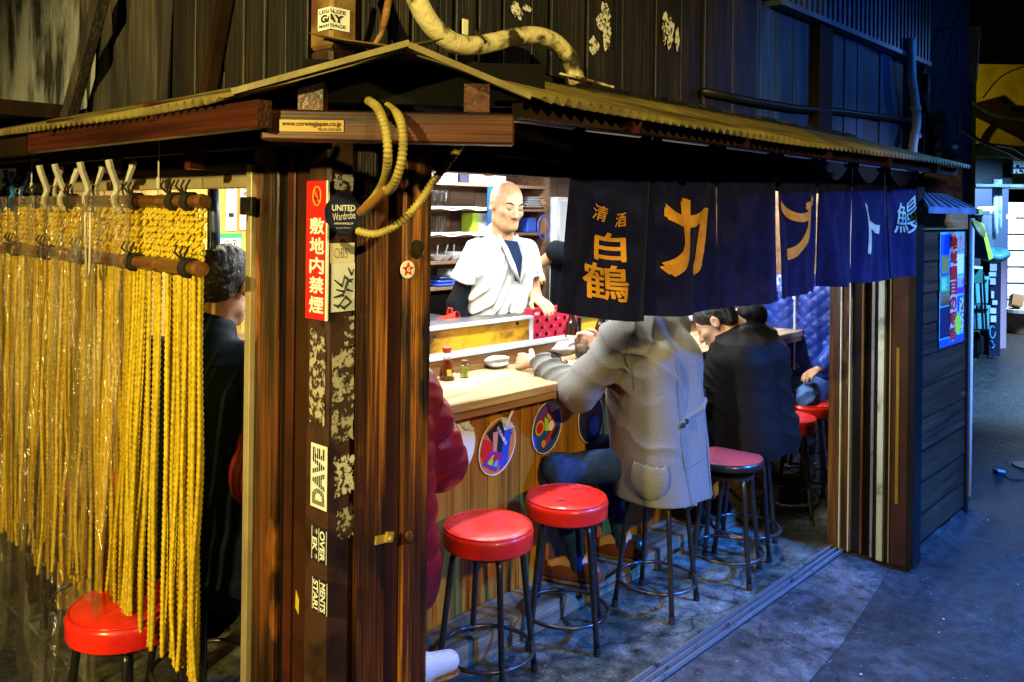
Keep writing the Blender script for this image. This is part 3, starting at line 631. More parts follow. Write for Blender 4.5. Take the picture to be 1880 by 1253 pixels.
for x in (1.62, 2.15, 2.7, 3.25, 3.8): MB().beam((x, 1.12, 1.822), (x, 1.61, 1.965), .035, .035).build('rafter', M['wood_red_y'], rf)
MB().beam((1.26, 1.16, 1.825), (4.15, 1.16, 1.825), .03, .03).build('batten', M['dark_wood'], rf)
fl = MB()
for i in range(46):
    x = 1.35 + i * .061; fl.box((x, 1.60, 2.0 + .006 * math.sin(i * 1.7)), (.064, .035, .022 + .006 * math.sin(i * 2.3)), (.3, .04 * math.sin(i), .03 * math.sin(i * 3)))
fl.build('flashing_mortar', M['wood_plank_dark'], rf)
# diagonal beam across the clipped corner
gb = thing('corner_beam', 'red-brown wooden beam across the clipped roof corner with a gold sticker', 'beam', tuple(at(717, 236, D=1.68)))
l_, r_ = at(486, 231, D=1.68), at(944, 240, D=1.68); MB().beam(l_, r_, .055, .060).build('beam_timber', M['wood_red_diag'], gb, bevel=.004)
e1 = at(575, 178, D=1.72); MB().box(e1, (.045, .05, .06), (0, 0, YAW)).build('beam_block', M['wood_red'], gb)
e2 = at(876, 182, D=1.69); MB().box(e2, (.034, .05, .055), (0, 0, YAW)).build('beam_block', M['wood_red'], gb)
MB().beam(at(560, 150, D=1.80), at(1000, 160, D=1.80), .03, .09).build('backing_board', M['black_void'], gb)
dn = -FW
c0, c1 = at(513, 220, D=1.651), at(631, 243, D=1.651); mb = MB(); cc = (c0 + c1) / 2; wd = (c1 - c0).dot(RT); ht = c0.z - c1.z
mb.box(cc, (.0015, wd, ht), Matrix((FW, -RT, UP)).transposed())
gs = flat('address_sticker', 'gold sticker with a web address on the corner beam', mb, M['sticker_gold'])
lt = MB(); write(lt, 'www.corwingjapan.co.jp', cc + UP * ht * .12 - FW * .001, RT, UP, wd * .92, ht * .5, .01); write(lt, 'TEL:03-1234 2020', cc - UP * ht * .3 + RT * wd * .28 - FW * .001, RT, UP, wd * .36, ht * .22, .01)
lt.build('lettering', M['black_print'], gs)

# ================================================================== UPPER WALLS
uw = thing('upper_front_wall', 'dark vertical plank wall above the front roof', 'wall', (3.0, 1.65, 2.0))
MB().lohi((1.2, 1.66, 1.90), (5.3, 1.72, 3.3)).build('backing', M['black_void'], uw)
bx = [661, 716, 754, 808, 837, 878, 923, 978, 1012, 1077, 1144, 1205, 1253, 1292, 1345, 1392, 1427, 1460, 1492, 1518, 1550, 1574, 1598, 1618, 1639, 1662]
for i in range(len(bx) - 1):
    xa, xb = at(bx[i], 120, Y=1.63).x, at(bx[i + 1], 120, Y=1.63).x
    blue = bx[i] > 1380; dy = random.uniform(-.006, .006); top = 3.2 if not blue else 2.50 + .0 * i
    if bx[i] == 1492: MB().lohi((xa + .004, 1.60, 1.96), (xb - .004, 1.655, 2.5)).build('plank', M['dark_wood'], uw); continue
    MB().lohi((xa + .006, 1.634 + dy, 1.96), (xb - .006, 1.655, top)).build('plank', M['wood_plank_bluelit'] if blue else M['wood_plank_dark'], uw, bevel=.002)
# peeled paper on three planks
for (p0, p1, sd_, lab) in (((1085, -10), (1132, 112), 11, 'peeled white paper remains on a plank right of the hose'), ((1208, 5), (1245, 130), 12, 'tall streak of peeled white paper on a dark plank'), ((935, -10), (978, 52), 13, 'peeled white paper remains behind the hose bend')):
    rnd = random.Random(sd_); mb = MB(); a = at(*p0, Y=1.625); b = at(*p1, Y=1.625)
    for k in range(5):
        cx_, cz_ = rnd.uniform(a.x + .008, b.x - .008), rnd.uniform(b.z + .02, a.z - .02); n = 14; hw = (b.x - a.x) * rnd.uniform(.12, .28); hh = (a.z - b.z) * rnd.uniform(.15, .35)
        ph = rnd.uniform(0, 6)
        mb.poly([(cx_ + hw * (.5 + .5 * rnd.random()) * math.cos(t * 2 * math.pi / n), 1.6255 - .0005 * k, cz_ + hh * (.5 + .5 * rnd.random()) * math.sin(t * 2 * math.pi / n)) for t in range(n)], (0, .002, 0))
    solo('paper_remains', mb, M['torn_white'], lab, 'paper')
lv = thing('louvre_strip', 'blue ribbed metal strip along the top of the plank wall', 'cladding', (4.0, 1.6, 2.6))
MB().lohi((3.3, 1.60, 2.51), (5.2, 1.655, 3.2)).build('backing', M['black_void'], lv)
MB().lohi((3.3, 1.575, 2.485), (5.2, 1.655, 2.508)).build('lower_trim', M['awning_metal'], lv)
for i in range(34): MB().lohi((3.34 + i * .055, 1.58, 2.51), (3.34 + i * .055 + .026, 1.60, 3.2)).build('rib', M['awning_metal'], lv)
cb = MB(); cb.tube([at(x, y, Y=1.615) for x, y in ((1290, 168), (1380, 186), (1460, 199), (1540, 205), (1600, 213), (1680, 222))], .016, 6); solo('black_cable', cb, M['cable_black'], 'thick black cable strung across the blue-lit planks', 'cable', smooth=True)
wl = thing('upper_left_wall', 'dark plank wall above the left roof', 'wall', (1.2, 2.2, 2.0))
MB().lohi((1.20, 1.69, 1.86), (1.26, 3.2, 3.3)).build('backing', M['black_void'], wl)
ly = [570, 527, 490, 453, 415, 360, 316]
for i in range(len(ly) - 1):
    ya, yb = at(ly[i], 100, X=1.17).y, at(ly[i + 1], 100, X=1.17).y
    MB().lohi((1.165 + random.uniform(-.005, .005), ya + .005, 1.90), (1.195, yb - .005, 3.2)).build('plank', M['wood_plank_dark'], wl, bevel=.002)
MB().beam((1.14, at(380, 160, X=1.14).y, 1.92), (1.14, at(440, 0, X=1.14).y, 2.4), .035, .03, (1, 0, 0)).build('brace', M['dark_wood'], wl)
ya, yb = at(314, 100, X=1.17).y, at(160, 100, X=1.17).y
bk = MB(); bk.grid(lambda u, v: (1.16 + .03 * math.sin(u * 14 + v * 2) * math.sin(v * 5 + u * 3) + .012 * math.sin(u * 40), ya + u * (yb - ya), 1.90 + v * 1.3), 40, 30)
solo('bark_sheet', bk, M['wood_bark'], 'rough bark-like dark cladding between planks and concrete', 'cladding', smooth=True)
solo('leaning_pole', MB().beam(at(125, 220, X=1.08), at(190, -20, X=1.08), .05, .04, (1, 0, 0)), M['wood_bark'], 'leaning brown timber against the grey concrete wall', 'timber', bevel=.004)
cw = MB(); cw.grid(lambda u, v: (1.15 + .012 * math.sin(u * 9 + v * 4), 3.0 + 3.5 * u, 1.96 + 2 * v), 30, 12)
solo('concrete_wall', cw, M['concrete_wall'], 'stained grey concrete wall at the upper left', 'wall', smooth=True)
# hose
hp = [at(x, y, Y=yy) for x, y, yy in ((752, -40, 1.5), (766, 0, 1.5), (782, 32, 1.5), (806, 60, 1.5), (836, 80, 1.5), (868, 84, 1.5), (905, 78, 1.5), (950, 68, 1.5), (985, 66, 1.5), (1015, 76, 1.5), (1038, 98, 1.5), (1052, 122, 1.5), (1060, 152, 1.5))]
def smooth_path(pts, k=6):
    out = []; n = len(pts)
    for i in range(n - 1):
        p0, p1, p2, p3 = pts[max(i - 1, 0)], pts[i], pts[i + 1], pts[min(i + 2, n - 1)]
        for j in range(k):
            t = j / k; out.append(.5 * ((2 * p1) + (p2 - p0) * t + (2 * p0 - 5 * p1 + 4 * p2 - p3) * t * t + (3 * p1 - p0 - 3 * p2 + p3) * t ** 3))
    out.append(pts[-1]); return out
hs = thing('drain_hose', 'thick cream plastic hose bending over the front roof, stained black', 'hose', tuple(hp[5]))
MB().tube(smooth_path(hp), .024, 14).build('hose_tube', M['pipe_cream'], hs, smooth=True)
c = at(872, 78, Y=1.5); MB().tube([c + V((.0, 0, .026)), c + V((.012, -.026, .0)), c + V((.006, 0, -.026))], .005, 6).build('hose_clip', M['dark_tie'], hs)
MB().box(at(1078, 148, Y=1.47), (.16, .07, .006), (.25, .05, 0)).build('hose_flange', M['pipe_cream'], hs)
solo('metal_bracket', MB().box(at(854, 50, Y=1.62), (.022, .004, .042), (0, 0, 0)), M['pale_paper'], 'small pale metal plate screwed on a plank by the hose', 'bracket', bevel=.002)
solo('old_branch', MB().tube([at(715, -10, Y=1.55), at(708, 30, Y=1.55), at(700, 62, Y=1.53), at(682, 92, Y=1.5)], [.008, .009, .006, .004], 6), M['wood_rail'], 'thin curved stick rising behind the roof peak', 'stick', smooth=True)
# flexible conduits
def flex(pts, r, name, label, taped=None):
    path = smooth_path(pts, 14); t_ = thing(name, label, 'conduit', tuple(path[0]), 'ribbed yellow conduits')
    L = [0]
    for i in range(1, len(path)): L.append(L[-1] + (path[i] - path[i - 1]).length)
    n = int(L[-1] / .0022); q = []; rs = []
    for i in range(n + 1):
        s = L[-1] * i / n; k = min(max(1, int(np.searchsorted(L, s))), len(path) - 1); f = (s - L[k - 1]) / max(1e-6, L[k] - L[k - 1]); q.append(path[k - 1].lerp(path[k], f)); rs.append(r * (1 if i % 4 < 2 else .82))
    MB().tube(q, rs, 10).build('conduit_tube', M['conduit'], t_, smooth='auto')
    if taped: MB().tube(smooth_path(taped, 5), r * 1.12, 10).build('tape', M['tape_orange'], t_, smooth=True)
flex([at(x, y, D=d) for x, y, d in ((676, 185, 1.78), (694, 200, 1.64), (708, 240, 1.60), (712, 290, 1.60), (706, 330, 1.66), (690, 360, 1.72), (662, 390, 1.80))], .0092, 'conduit', 'left ribbed conduit looping over the corner beam', [at(x, y, D=d) for x, y, d in ((712, 345, 1.665), (690, 368, 1.72), (664, 388, 1.79))])
flex([at(x, y, D=d) for x, y, d in ((712, 196, 1.72), (732, 215, 1.63), (740, 255, 1.60), (736, 300, 1.60), (722, 340, 1.63), (706, 356, 1.70))], .0092, 'conduit', 'right ribbed conduit looping over the corner beam')
flex([at(x, y, D=d) for x, y, d in ((850, 262, 1.9), (822, 300, 1.88), (795, 335, 1.87), (765, 378, 1.86), (730, 412, 1.86), (690, 430, 1.86), (655, 424, 1.87))], .0095, 'conduit', 'ribbed conduit sweeping from the header down to the column')

ew = thing('end_wall', 'dark plank wall closing the far end of the eatery', 'wall', (5.40, 2.6, 0))
for i in range(12): MB().lohi((5.38, 1.46 + i * .192, .01), (5.41, 1.46 + i * .192 + .188, 1.96)).build('wall_plank', M['wood_shelf'], ew)
# ================================================================== NOREN CURTAIN
YN = 1.50
def ynx(x): return YN - (x - 1.5) * .085
def at_noren(px, py):
    q = ray(px, py); return V((0, 0, H_CAM)) + q * ((YN + .085 * 1.5) / (q.y + .085 * q.x))
nr = thing('noren_curtain', 'dark navy split curtain with orange characters hung across the shop front', 'curtain', (3.0, YN, 1.86))
MB().tube([(1.30, ynx(1.3), 1.866), (4.09, ynx(4.09), 1.833)], .011, 8).build('hanging_rod', M['white_frame'], nr, smooth=True)
PANELS = [((1052, 1190), (1010, 572), (1187, 591)), ((1196, 1312), (1190, 581), (1312, 567)), ((1316, 1420), (1316, 566), (1421, 549)), ((1424, 1498), (1424, 548), (1497, 529)), ((1503, 1562), (1502, 526), (1562, 519)), ((1565, 1622), (1565, 519), (1620, 513)), ((1624, 1682), (1623, 511), (1680, 500))]
TEXTS = {0: None, 1: ('カ', .50, .49, .72, .50, 'orange_print'), 3: ('ブ', .48, .47, .84, .46, 'orange_print'), 5: ('ト', .56, .47, .5, .46, 'cream_print'), 6: ('鰻', .62, .36, .62, .34, 'cream_print')}
def panel_fn(i):
    (tl, tr_), pbl, pbr = PANELS[i]
    xtl, xtr = at_noren(tl, 300).x, at_noren(tr_, 300).x; qbl, qbr = at_noren(*pbl), at_noren(*pbr); xbl, xbr = qbl.x, qbr.x
    ph = i * 1.9; amp = .021 if i < 3 else .014
    def S(u, v, off=0.0):      # u across, v from top (0) to hem (1)
        sag = .075 * math.sin(math.pi * u) ** 1.3
        zt = 1.861 - .012 * (xtl + (xtr - xtl) * u - 1.3) - sag; zb = qbl.z + (qbr.z - qbl.z) * u
        x = (xtl + (xtr - xtl) * u) * (1 - v) + (xbl + (xbr - xbl) * u) * v
        z = zt + (zb - zt) * v - .006 * math.sin(math.pi * u) * v
        a1 = math.atan2(v * .55, (u + .03) * .36); a2 = math.atan2(v * .55, (1.03 - u) * .36)
        f = math.sin(7.5 * a1 + ph) * min(1, 1.5 * v) * (1 - u) + math.sin(7.5 * a2 + ph * 1.7 + 1) * min(1, 1.5 * v) * u
        y = ynx(x) - .004 + amp * f + .012 * math.sin(2 * math.pi * u * 1.3 + ph) * v + .004 * math.sin(23 * u + 4 * v + ph) * v - .02 * v * math.sin(math.pi * u)
        return V((x, y - off, z))
    return S
for i in range(len(PANELS)):
    S = panel_fn(i); cl = MB().grid(lambda u, v: S(u, v), 36, 40).build('curtain_panel', M['noren_cloth'], nr, smooth=True, solid=.0015)
    hem = MB().grid(lambda u, v: S(u, .945 + .055 * v, .0028), 36, 3).build('hem', M['noren_cloth'], cl, smooth=True); 
    for u0 in (0.0, 1.0):
        p = S(u0, 0); MB().box((p.x + (.02 if u0 == 0 else -.02), ynx(p.x), p.z + .002), (.044, .028, .048)).build('loop', M['noren_cloth'], cl, bevel=.006)
    def stamp(s, uc, vc, wu, hv, mt, bold=.03, slant=0.0):
        vs, fs = glyphs(s, 0.0, 7); mb = MB()
        for kk, (bx_, by_) in enumerate(((-bold, -bold * .5), (bold, bold * .5), (-bold * .5, bold), (bold * .5, -bold))):
          out = []
          for x, y in vs:
            x, y = x + bx_, y + by_
            out.append(S(min(.995, max(.005, uc + x * wu + slant * y)), min(.995, max(.005, vc - y * hv)), .0045 + .00015 * kk))
          mb.add(out, fs)
        mb.build('lettering', M[mt], cl)
    if i == 0:
        stamp('清', .37, .36, .125, .09, 'orange_print', .01); stamp('酒', .60, .385, .115, .085, 'orange_print', .01)
        stamp('白', .50, .555, .28, .17, 'orange_print', .03); stamp('鶴', .45, .775, .42, .215, 'orange_print', .015)
    elif i in TEXTS:
        s, uc, vc, wu, hv, mt = TEXTS[i]; stamp(s, uc, vc, wu, hv, mt, .035 if i < 6 else .0)
# tubes / lamps: fixtures
cl_ = thing('shop_ceiling', 'dark low wooden ceiling inside the eatery', 'ceiling', (3.3, 2.8, 1.97))
for i in range(14): MB().lohi((1.28 + i * .33, 1.71, 1.962), (1.28 + i * .33 + .322, 3.75, 1.985)).build('ceiling_board', M['dark_wood'], cl_)
for n_, (loc_, p_) in enumerate(TUBES):
    f = thing('tube_lamp', ('nearest' if n_ == 0 else 'middle' if n_ == 1 else 'farthest') + ' white fluorescent lamp on the ceiling over the counter', 'lamp', loc_, 'ceiling tubes')
    MB().lohi((loc_[0] - .5, loc_[1] - .05, 1.935), (loc_[0] + .5, loc_[1] + .05, 1.960)).build('housing', M['white_plastic'], f)
    MB().tube([(loc_[0] - .48, loc_[1], 1.92), (loc_[0] + .48, loc_[1], 1.92)], .013, 8).build('tube', M['tube_glow'], f, smooth=True)

for n_, (loc_, p_) in enumerate(SIDE_LAMPS):
    f = thing('ceiling_lamp', ('nearer' if n_ == 0 else 'farther') + ' round ceiling lamp over the stools', 'lamp', loc_, 'round ceiling lamps'); MB().lathe((loc_[0], loc_[1], 1.935), [(0, 0), (.09, 0), (.10, .012), (.06, .025), (0, .026)], 20).build('housing', M['white_plastic'], f)
# ================================================================== COUNTER
ZC = .94; YF = 2.20; YB = 2.62; XL, XR = 1.72, 5.05
ct = thing('counter', 'long worn wooden bar counter lit from above', 'counter', (3.0, 2.4, 0))
MB().lohi((XL, YF, ZC - .035), (XR, YB, ZC)).build('counter_top', M['wood_counter'], ct, bevel=.004)
MB().lohi((XL, YF + .004, ZC - .062), (XR, YF + .05, ZC - .0355)).build('edge_strip', M['wood_rail'], ct)
pxs = [820, 853, 890, 924, 955, 986, 1016, 1044, 1072, 1100, 1128]
xp = [XL]; x = XL
while x < XR - .03:
    x += .093; xp.append(min(x, XR))
for i in range(len(xp) - 1):
    MB().lohi((xp[i] + .0018, YF + .115, .06), (xp[i + 1] - .0018, YF + .13, ZC - .036)).build('panel_plank', M['wood_panel'], ct)
MB().lohi((XL, YF + .131, .02), (XR, YF + .16, ZC - .036)).build('panel_backing', M['black_void'], ct)
sl = MB(); sl.grid(lambda u, v: (XL + (XR - XL) * u, [2.15, 2.15, 2.31, 2.31][int(v * 3 + .01)] + .008 * math.sin(u * 23) * (1 if v < .5 else 0), [.016, .105, .112, .016][int(v * 3 + .01)] + (.006 * math.sin(u * 31 + 2) if 0 < v < 1 else 0)), 60, 3)
sl.build('sleeper', M['wood_sleeper'], ct, smooth='auto')
MB().lohi((XL, YB + .002, ZC - .03), (XR, YB + .035, 1.005)).build('back_rail', M['wood_rail'], ct, bevel=.006)
MB().lohi((XL, YB - .004, 1.006), (XR, YB + .10, 1.016)).build('ledge', M['white_frame'], ct)
MB().lohi((XL, YB + .10, .3), (XR, YB + .12, 1.005)).build('inner_panel', M['wood_shelf'], ct)
# raised case with the stained yellow panel
zt0, zt1 = 1.017, 1.120; xs0, xs1 = 1.6, at(972, 600, Y=YB + .06).x
cs = thing('counter_case', 'raised counter case with a stained yellow panel and white frame', 'display case', (2.6, YB + .1, 1.08))
MB().lohi((xs0, YB + .062, zt0 + .002), (xs1, YB + .075, zt1)).build('stained_panel', M['neta_panel'], cs)
MB().lohi((xs0, YB + .050, zt1 + .001), (xs1 + .02, YB + .09, zt1 + .014)).build('top_frame', M['white_frame'], cs, bevel=.002)
MB().lohi((xs1 + .001, YB + .050, zt0), (xs1 + .016, YB + .088, zt1)).build('end_frame', M['white_frame'], cs)
MB().lohi((xs0, YB + .055, zt0), (xs1, YB + .06, zt0 + .006)).build('bottom_bead', M['white_frame'], cs)
c = at(950, 594, Y=YB + .06); bt = MB(); bt.lathe((c.x, YB + .0615, c.z), [(.006, .002), (.009, .002), (.009, 0), (.006, 0), (.006, .002)], 16, rot); bt.box((c.x, YB + .0605, c.z), (.006, .001, .006)); bt.build('emblem', M['black_print'], cs)
MB().lohi((xs0, YB + .09, zt1 - .03), (3.9, 2.90, zt1 + .006)).build('case_top', M['steel'], cs)
# red beer case
xr0 = at(976, 600, Y=YB + .08).x; xr1 = at(1058, 600, Y=YB + .08).x; yb_ = YB + .075; zr = at(1000, 566, Y=yb_).z
bxr = thing('beer_carton', 'red beer carton printed with white round marks standing behind the counter', 'carton', ((xr0 + xr1) / 2, yb_ + .1, 1.02))
MB().lohi((xr0, yb_, 1.017), (xr1, yb_ + .05, zr)).build('box', M['beer_red'], bxr)
lt = MB(); wr = xr1 - xr0
for i in range(5):
    for j in range(4):
        cx_ = xr0 + wr * (.10 + .2 * i + (.1 if j % 2 else 0)); cz_ = 1.035 + .034 * j
        if cx_ > xr1 - .012 or cz_ > zr - .01: continue
        lt.lathe((cx_, yb_ - .0005, cz_), [(.0055, .001), (.0085, .001)], 14, rot)
        lt.box((cx_ + .024, yb_ - .0008, cz_ + .004), (.020, .0006, .0022)); lt.box((cx_ + .022, yb_ - .0008, cz_ - .002), (.016, .0006, .0018)); lt.lathe((cx_, yb_ - .0005, cz_), [(0, .001), (.004, .001)], 8, rot)
lt.build('mark', M['pink_print'], bxr); lt = MB(); write(lt, 'BEER', (xr0 + .03, yb_ - .001, zr - .022), rX, uZ, .035, .014, .04); lt.build('lettering', M['white_print'], bxr)
# posters behind the counter farther along
for k, (p0, p1, mt, lab) in enumerate((((1062, 585), (1092, 618), 'yellow_print', 'pale yellow notice between the bottles'), ((1088, 585), (1110, 618), 'cyan_print', 'cyan notice beside the dark bottle'), ((1112, 590), (1180, 622), 'white_print', 'white notice behind the book'), ((1150, 592), (1172, 625), 'green_print', 'green label card behind the grey coat shoulder'))):
    mb = MB(); a, b = at(*p0, Y=YB + .12), at(*p1, Y=YB + .12); mb.lohi((a.x, YB + .10 + .002 * k, 1.017), (b.x, YB + .104 + .002 * k, 1.017 + a.z - b.z + .03)); solo('notice_card', mb, M[mt], lab, 'notice')

# ================================================================== THINGS ON THE COUNTER
def stand(px, py, z=ZC): return at(px, py, Z=z)
def lathe_thing(name, label, cat, p, parts, group=None, n=20):
    t_ = thing(name, label, cat, tuple(p), group)
    for (pn, prof, mt) in parts: MB().lathe(p, prof, n).build(pn, M[mt], t_, smooth='auto')
    return t_
p = stand(820, 698); soy = lathe_thing('soy_bottle', 'glass soy sauce bottle with a red cap on the counter', 'bottle', p, [
    ('sauce', [(0, .001), (.029, .001), (.031, .006), (.030, .03), (.022, .062), (.0155, .082), (0, .082)], 'soy'),
    ('neck', [(.0155, .083), (.0125, .094), (.0115, .104), (.014, .112)], 'glass_clear'),
    ('cap', [(0, .112), (.0165, .112), (.018, .124), (.0205, .132), (.017, .1345), (0, .135)], 'red_plastic')])
MB().box(p + V((-.012, -.0275, .034)), (.018, .006, .026), (-.25, 0, -.4)).build('label', M['yellow_print'], soy); MB().box(p + V((.014, -.0275, .022)), (.026, .006, .011), (-.1, 0, .4)).build('label', M['white_print'], soy)
p = stand(795, 690); lathe_thing('spice_jar', 'small jar with a yellow cap at the counter end', 'jar', p, [('glass', [(0, .001), (.016, .001), (.017, .01), (.016, .032), (0, .034)], 'soy'), ('cap', [(0, .034), (.0165, .034), (.017, .048), (0, .050)], 'yellow_print')])
p = stand(853, 694); lathe_thing('pepper_shaker', 'faceted glass shaker with a brown cap and greenish spice', 'shaker', p, [('glass', [(0, .001), (.0185, .001), (.019, .004), (.0175, .05), (.015, .053)], 'glass_clear'), ('spice', [(0, .006), (.012, .006), (.012, .042), (0, .042)], 'lime_print'), ('cap', [(0, .054), (.0145, .054), (.0155, .060), (.0145, .072), (0, .073)], 'wood_shelf')], n=8)
def towel(px, py, label, seed, sx, sy, sz, rz):
    p = stand(px, py); rnd = random.Random(seed); mb = MB(); ph = [rnd.uniform(0, 6) for _ in range(4)]
    def f(u, v):
        a = 2 * math.pi * u; b = math.pi * v; r = 1 + .10 * math.sin(3 * a + ph[0]) * math.sin(b) + .07 * math.sin(5 * b + ph[1]) + .06 * math.sin(2 * a + 4 * b + ph[2])
        x = sx * r * math.cos(a) * math.sin(b) ** .5; y = sy * r * math.sin(a) * math.sin(b) ** .5; z = sz * (1 + math.cos(b) * .9 * r)
        x += .012 * math.cos(b * 2)
        return p + V((x * math.cos(rz) - y * math.sin(rz), x * math.sin(rz) + y * math.cos(rz), max(.001, z)))
    mb.grid(f, 28, 18); solo('hand_towel', mb, M['towel'], label, 'towel', 'rolled hand towels on the counter', smooth=True)
towel(914, 676, 'rolled white hand towel near the soy bottle', 3, .055, .034, .028, -.5); towel(1034, 652, 'crumpled white hand towel behind the drinking glass', 8, .065, .04, .034, -.3)
p = stand(1067, 663); gl_ = lathe_thing('drinking_glass', 'tumbler half full of dark drink on the counter', 'glass', p, [('glass', [(0, .001), (.027, .001), (.033, .095), (.0315, .095), (.0255, .006), (0, .006)], 'glass_clear'), ('drink', [(0, .007), (.025, .007), (.0278, .047), (0, .047)], 'dark_drink')])
p = stand(1006, 665); lathe_thing('ashtray', 'black round ashtray on the counter near the grey sleeve', 'ashtray', p, [('bowl', [(0, .001), (.055, .001), (.062, .026), (.056, .027), (.048, .008), (0, .008)], 'black_paint')])
p = stand(1030, 672); pl = lathe_thing('snack_plate', 'small white plate of grilled skewers', 'plate', p, [('dish', [(0, .001), (.05, .001), (.085, .010), (.083, .012), (.05, .004), (0, .004)], 'towel')], n=28)
for k in range(3): MB().beam(p + V((-.05 + .02 * k, -.03 + .02 * k, .012)), p + V((.11 + .01 * k, -.045 + .028 * k, .02)), .003, .003).build('skewer', M['yellow_paint_and_lit'], pl)
for k in range(8): MB().box(p + V((-.05 + .012 * k, .006 * math.sin(k * 2) - .005, .014)), (.016, .02, .014), (k, .3 * k, k)).build('morsel', M['wood_shelf'] if k % 2 else M['soy'], pl, bevel=.003)
for (px, py, lab, h_) in ((1049, 648, 'brown beer bottle with a white label behind the tumbler', .21), (1104, 655, 'dark brown bottle beside the tan book', .22), (1180, 640, 'dark bottle partly hidden by the grey coat shoulder', .22)):
    p = stand(px, py); t_ = lathe_thing('beer_bottle', lab, 'bottle', p, [('glass', [(0, .001), (.030, .001), (.032, .006), (.032, h_ * .6), (.026, h_ * .72), (.014, h_ * .82), (.0125, h_ * .97), (.0145, h_ * .98), (0, h_)], 'beer_bottle')], 'beer bottles on the counter')
    if h_ < .215:
        mb = MB(); mb.grid(lambda u, v: p + V((.0327 * math.cos(R(170 + 130 * u)), .0327 * math.sin(R(170 + 130 * u)), .03 + .06 * v)), 14, 1); mb.build('label', M['white_print'], t_)
# fans hung on the panel
YFAN = YF + .106
def fan(px, py, rx, rz_, hang, label, patches, half=None):
    c = at(px, py, Y=YFAN); t_ = thing('paper_fan', label, 'fan', tuple(c), 'round paper fans hung on the counter front')
    n = 40; ca, sa = math.cos(hang), math.sin(hang)
    def P2(x, z, y=0): return V((c.x + x * ca - z * sa, YFAN - y, c.z + x * sa + z * ca))
    def el(q, k=1.0): return (rx * k * math.cos(q), rz_ * k * math.sin(q))
    MB().poly([P2(*el(2 * math.pi * i / n), .001) for i in range(n)], (0, .002, 0)).build('leaf', M[patches[0]], t_)
    MB().tube([P2(*el(2 * math.pi * i / n), .001) for i in range(n)], .0022, 5, closed=True).build('rim', M['white_print'], t_)
    for k, (mt, pts) in enumerate(patches[1]):
        q = []
        for (x, z) in pts:
            l = math.hypot(x, z); s_ = min(1, .94 / l) if l > 0 else 1; q.append(P2(x * s_ * rx, z * s_ * rz_, .0022 + .0005 * k))
        MB().poly(q, (0, .0004, 0)).build('print', M[mt], t_)
    MB().beam(P2(0, rz_ * .72, .003), P2(0, rz_ * 2.0, .003), .014, .003, (0, 1, 0)).build('handle', M['white_print'], t_, bevel=.001)
    MB().poly([P2(-.05, rz_ * .93, .0035), P2(0, rz_ * .60, .0035), P2(.05, rz_ * .93, .0035)], (0, .0006, 0)).build('handle_web', M['white_print'], t_)
    ribs = MB()
    for k in range(-4, 5): ribs.beam(P2(0, rz_ * .70, .004), P2(k * .016, rz_ * (.94 - .004 * k * k), .004), .0012, .001, (0, 1, 0))
    ribs.build('rib', M['steel'], t_)
    return t_
S8 = [(math.cos(i * math.pi / 8), math.sin(i * math.pi / 8)) for i in range(16)]
def blob(x, z, r, sx=1): return [(x + r * sx * a, z + r * b) for a, b in S8]
f1 = fan(913, 820, .097, .112, R(-33), 'fan printed with blue, orange and red blocks, nearest to the red jacket', ('orange_flat', [
    ('black_print', [(-.9, .15), (-.5, .8), (.5, .7), (.3, -.2)]), ('blue_print', [(-.15, 1), (.35, .95), (1.0, -.3), (.7, -.75), (.3, .0)]), ('purple_print', [(-.45, -.9), (.45, -.78), (.55, -.12), (-.35, -.2)]),
    ('red_print', [(-.95, -.05), (-.2, .05), (-.35, -.75), (-.75, -.6)]), ('lime_print', [(-.2, -.7), (.1, -.68), (.05, -.3), (-.1, -.35)]), ('cyan_print', [(.15, -.66), (.4, -.62), (.35, -.4), (.2, -.42)]), ('red_print', [(-.05, -.5), (.25, -.45), (.2, -.22), (0, -.25)]), ('skin_print', [(-.6, .3), (-.35, .45), (.0, -.15), (-.15, -.25)])]))
lt = MB(); c = at(921, 800, Y=YFAN - .007); write(lt, 'うちわ祭り', (c.x, c.y, c.z), V((.55, 0, -.83)), V((.83, 0, .55)), .09, .014, .02); lt.build('lettering', M['white_print'], f1)
f2 = fan(1004, 785, .090, .108, R(-22), 'fan printed with a red banner on blue, right of the blue and orange one', ('blue_print', [
    ('purple_print', [(-1, .2), (-.5, .9), (-.2, .9), (-.5, -.3)]), ('red_print', [(-.35, .98), (.05, 1.0), (.35, .35), (-.02, .22)]), ('yellow_print', blob(-.52, -.12, .30)), ('red_print', blob(-.52, -.12, .22)), ('lime_print', [(-.4, .35), (-.1, .3), (.15, -.1), (-.15, -.15)]), ('white_print', blob(.22, .12, .2)),
    ('red_print', [(-.1, -.75), (.1, -.8), (.75, .1), (.5, .25)]), ('black_print', [(.35, -.3), (.6, -.4), (.85, .15), (.6, .25)]), ('skin_print', blob(-.02, -.62, .15))]))
lt = MB(); c = at(1010, 765, Y=YFAN - .008); write(lt, '夏祭', (c.x - .008, c.y, c.z), V((.7, 0, -.7)), V((.7, 0, .7)), .035, .016, .03); lt.build('lettering', M['yellow_print'], f2)
fan(838, 826, .090, .108, R(-30), 'fan mostly hidden behind the red jacket, only its white handle showing', ('white_print', [('red_print', blob(0, -.3, .5))]))
fan(1085, 770, .090, .106, R(5), 'dark fan in the shade behind the grey sleeve', ('navy_print', [('red_print', blob(-.6, .6, .2)), ('blue_print', blob(.2, -.3, .4))]))
fan(1297, 668, .090, .106, R(8), 'pale blue fan with orange print between grey coat and black jacket', ('cyan_print', [('skin_print', blob(.4, .3, .45)), ('orange_flat', blob(.6, -.1, .25)), ('white_print', blob(.3, -.6, .3))]))
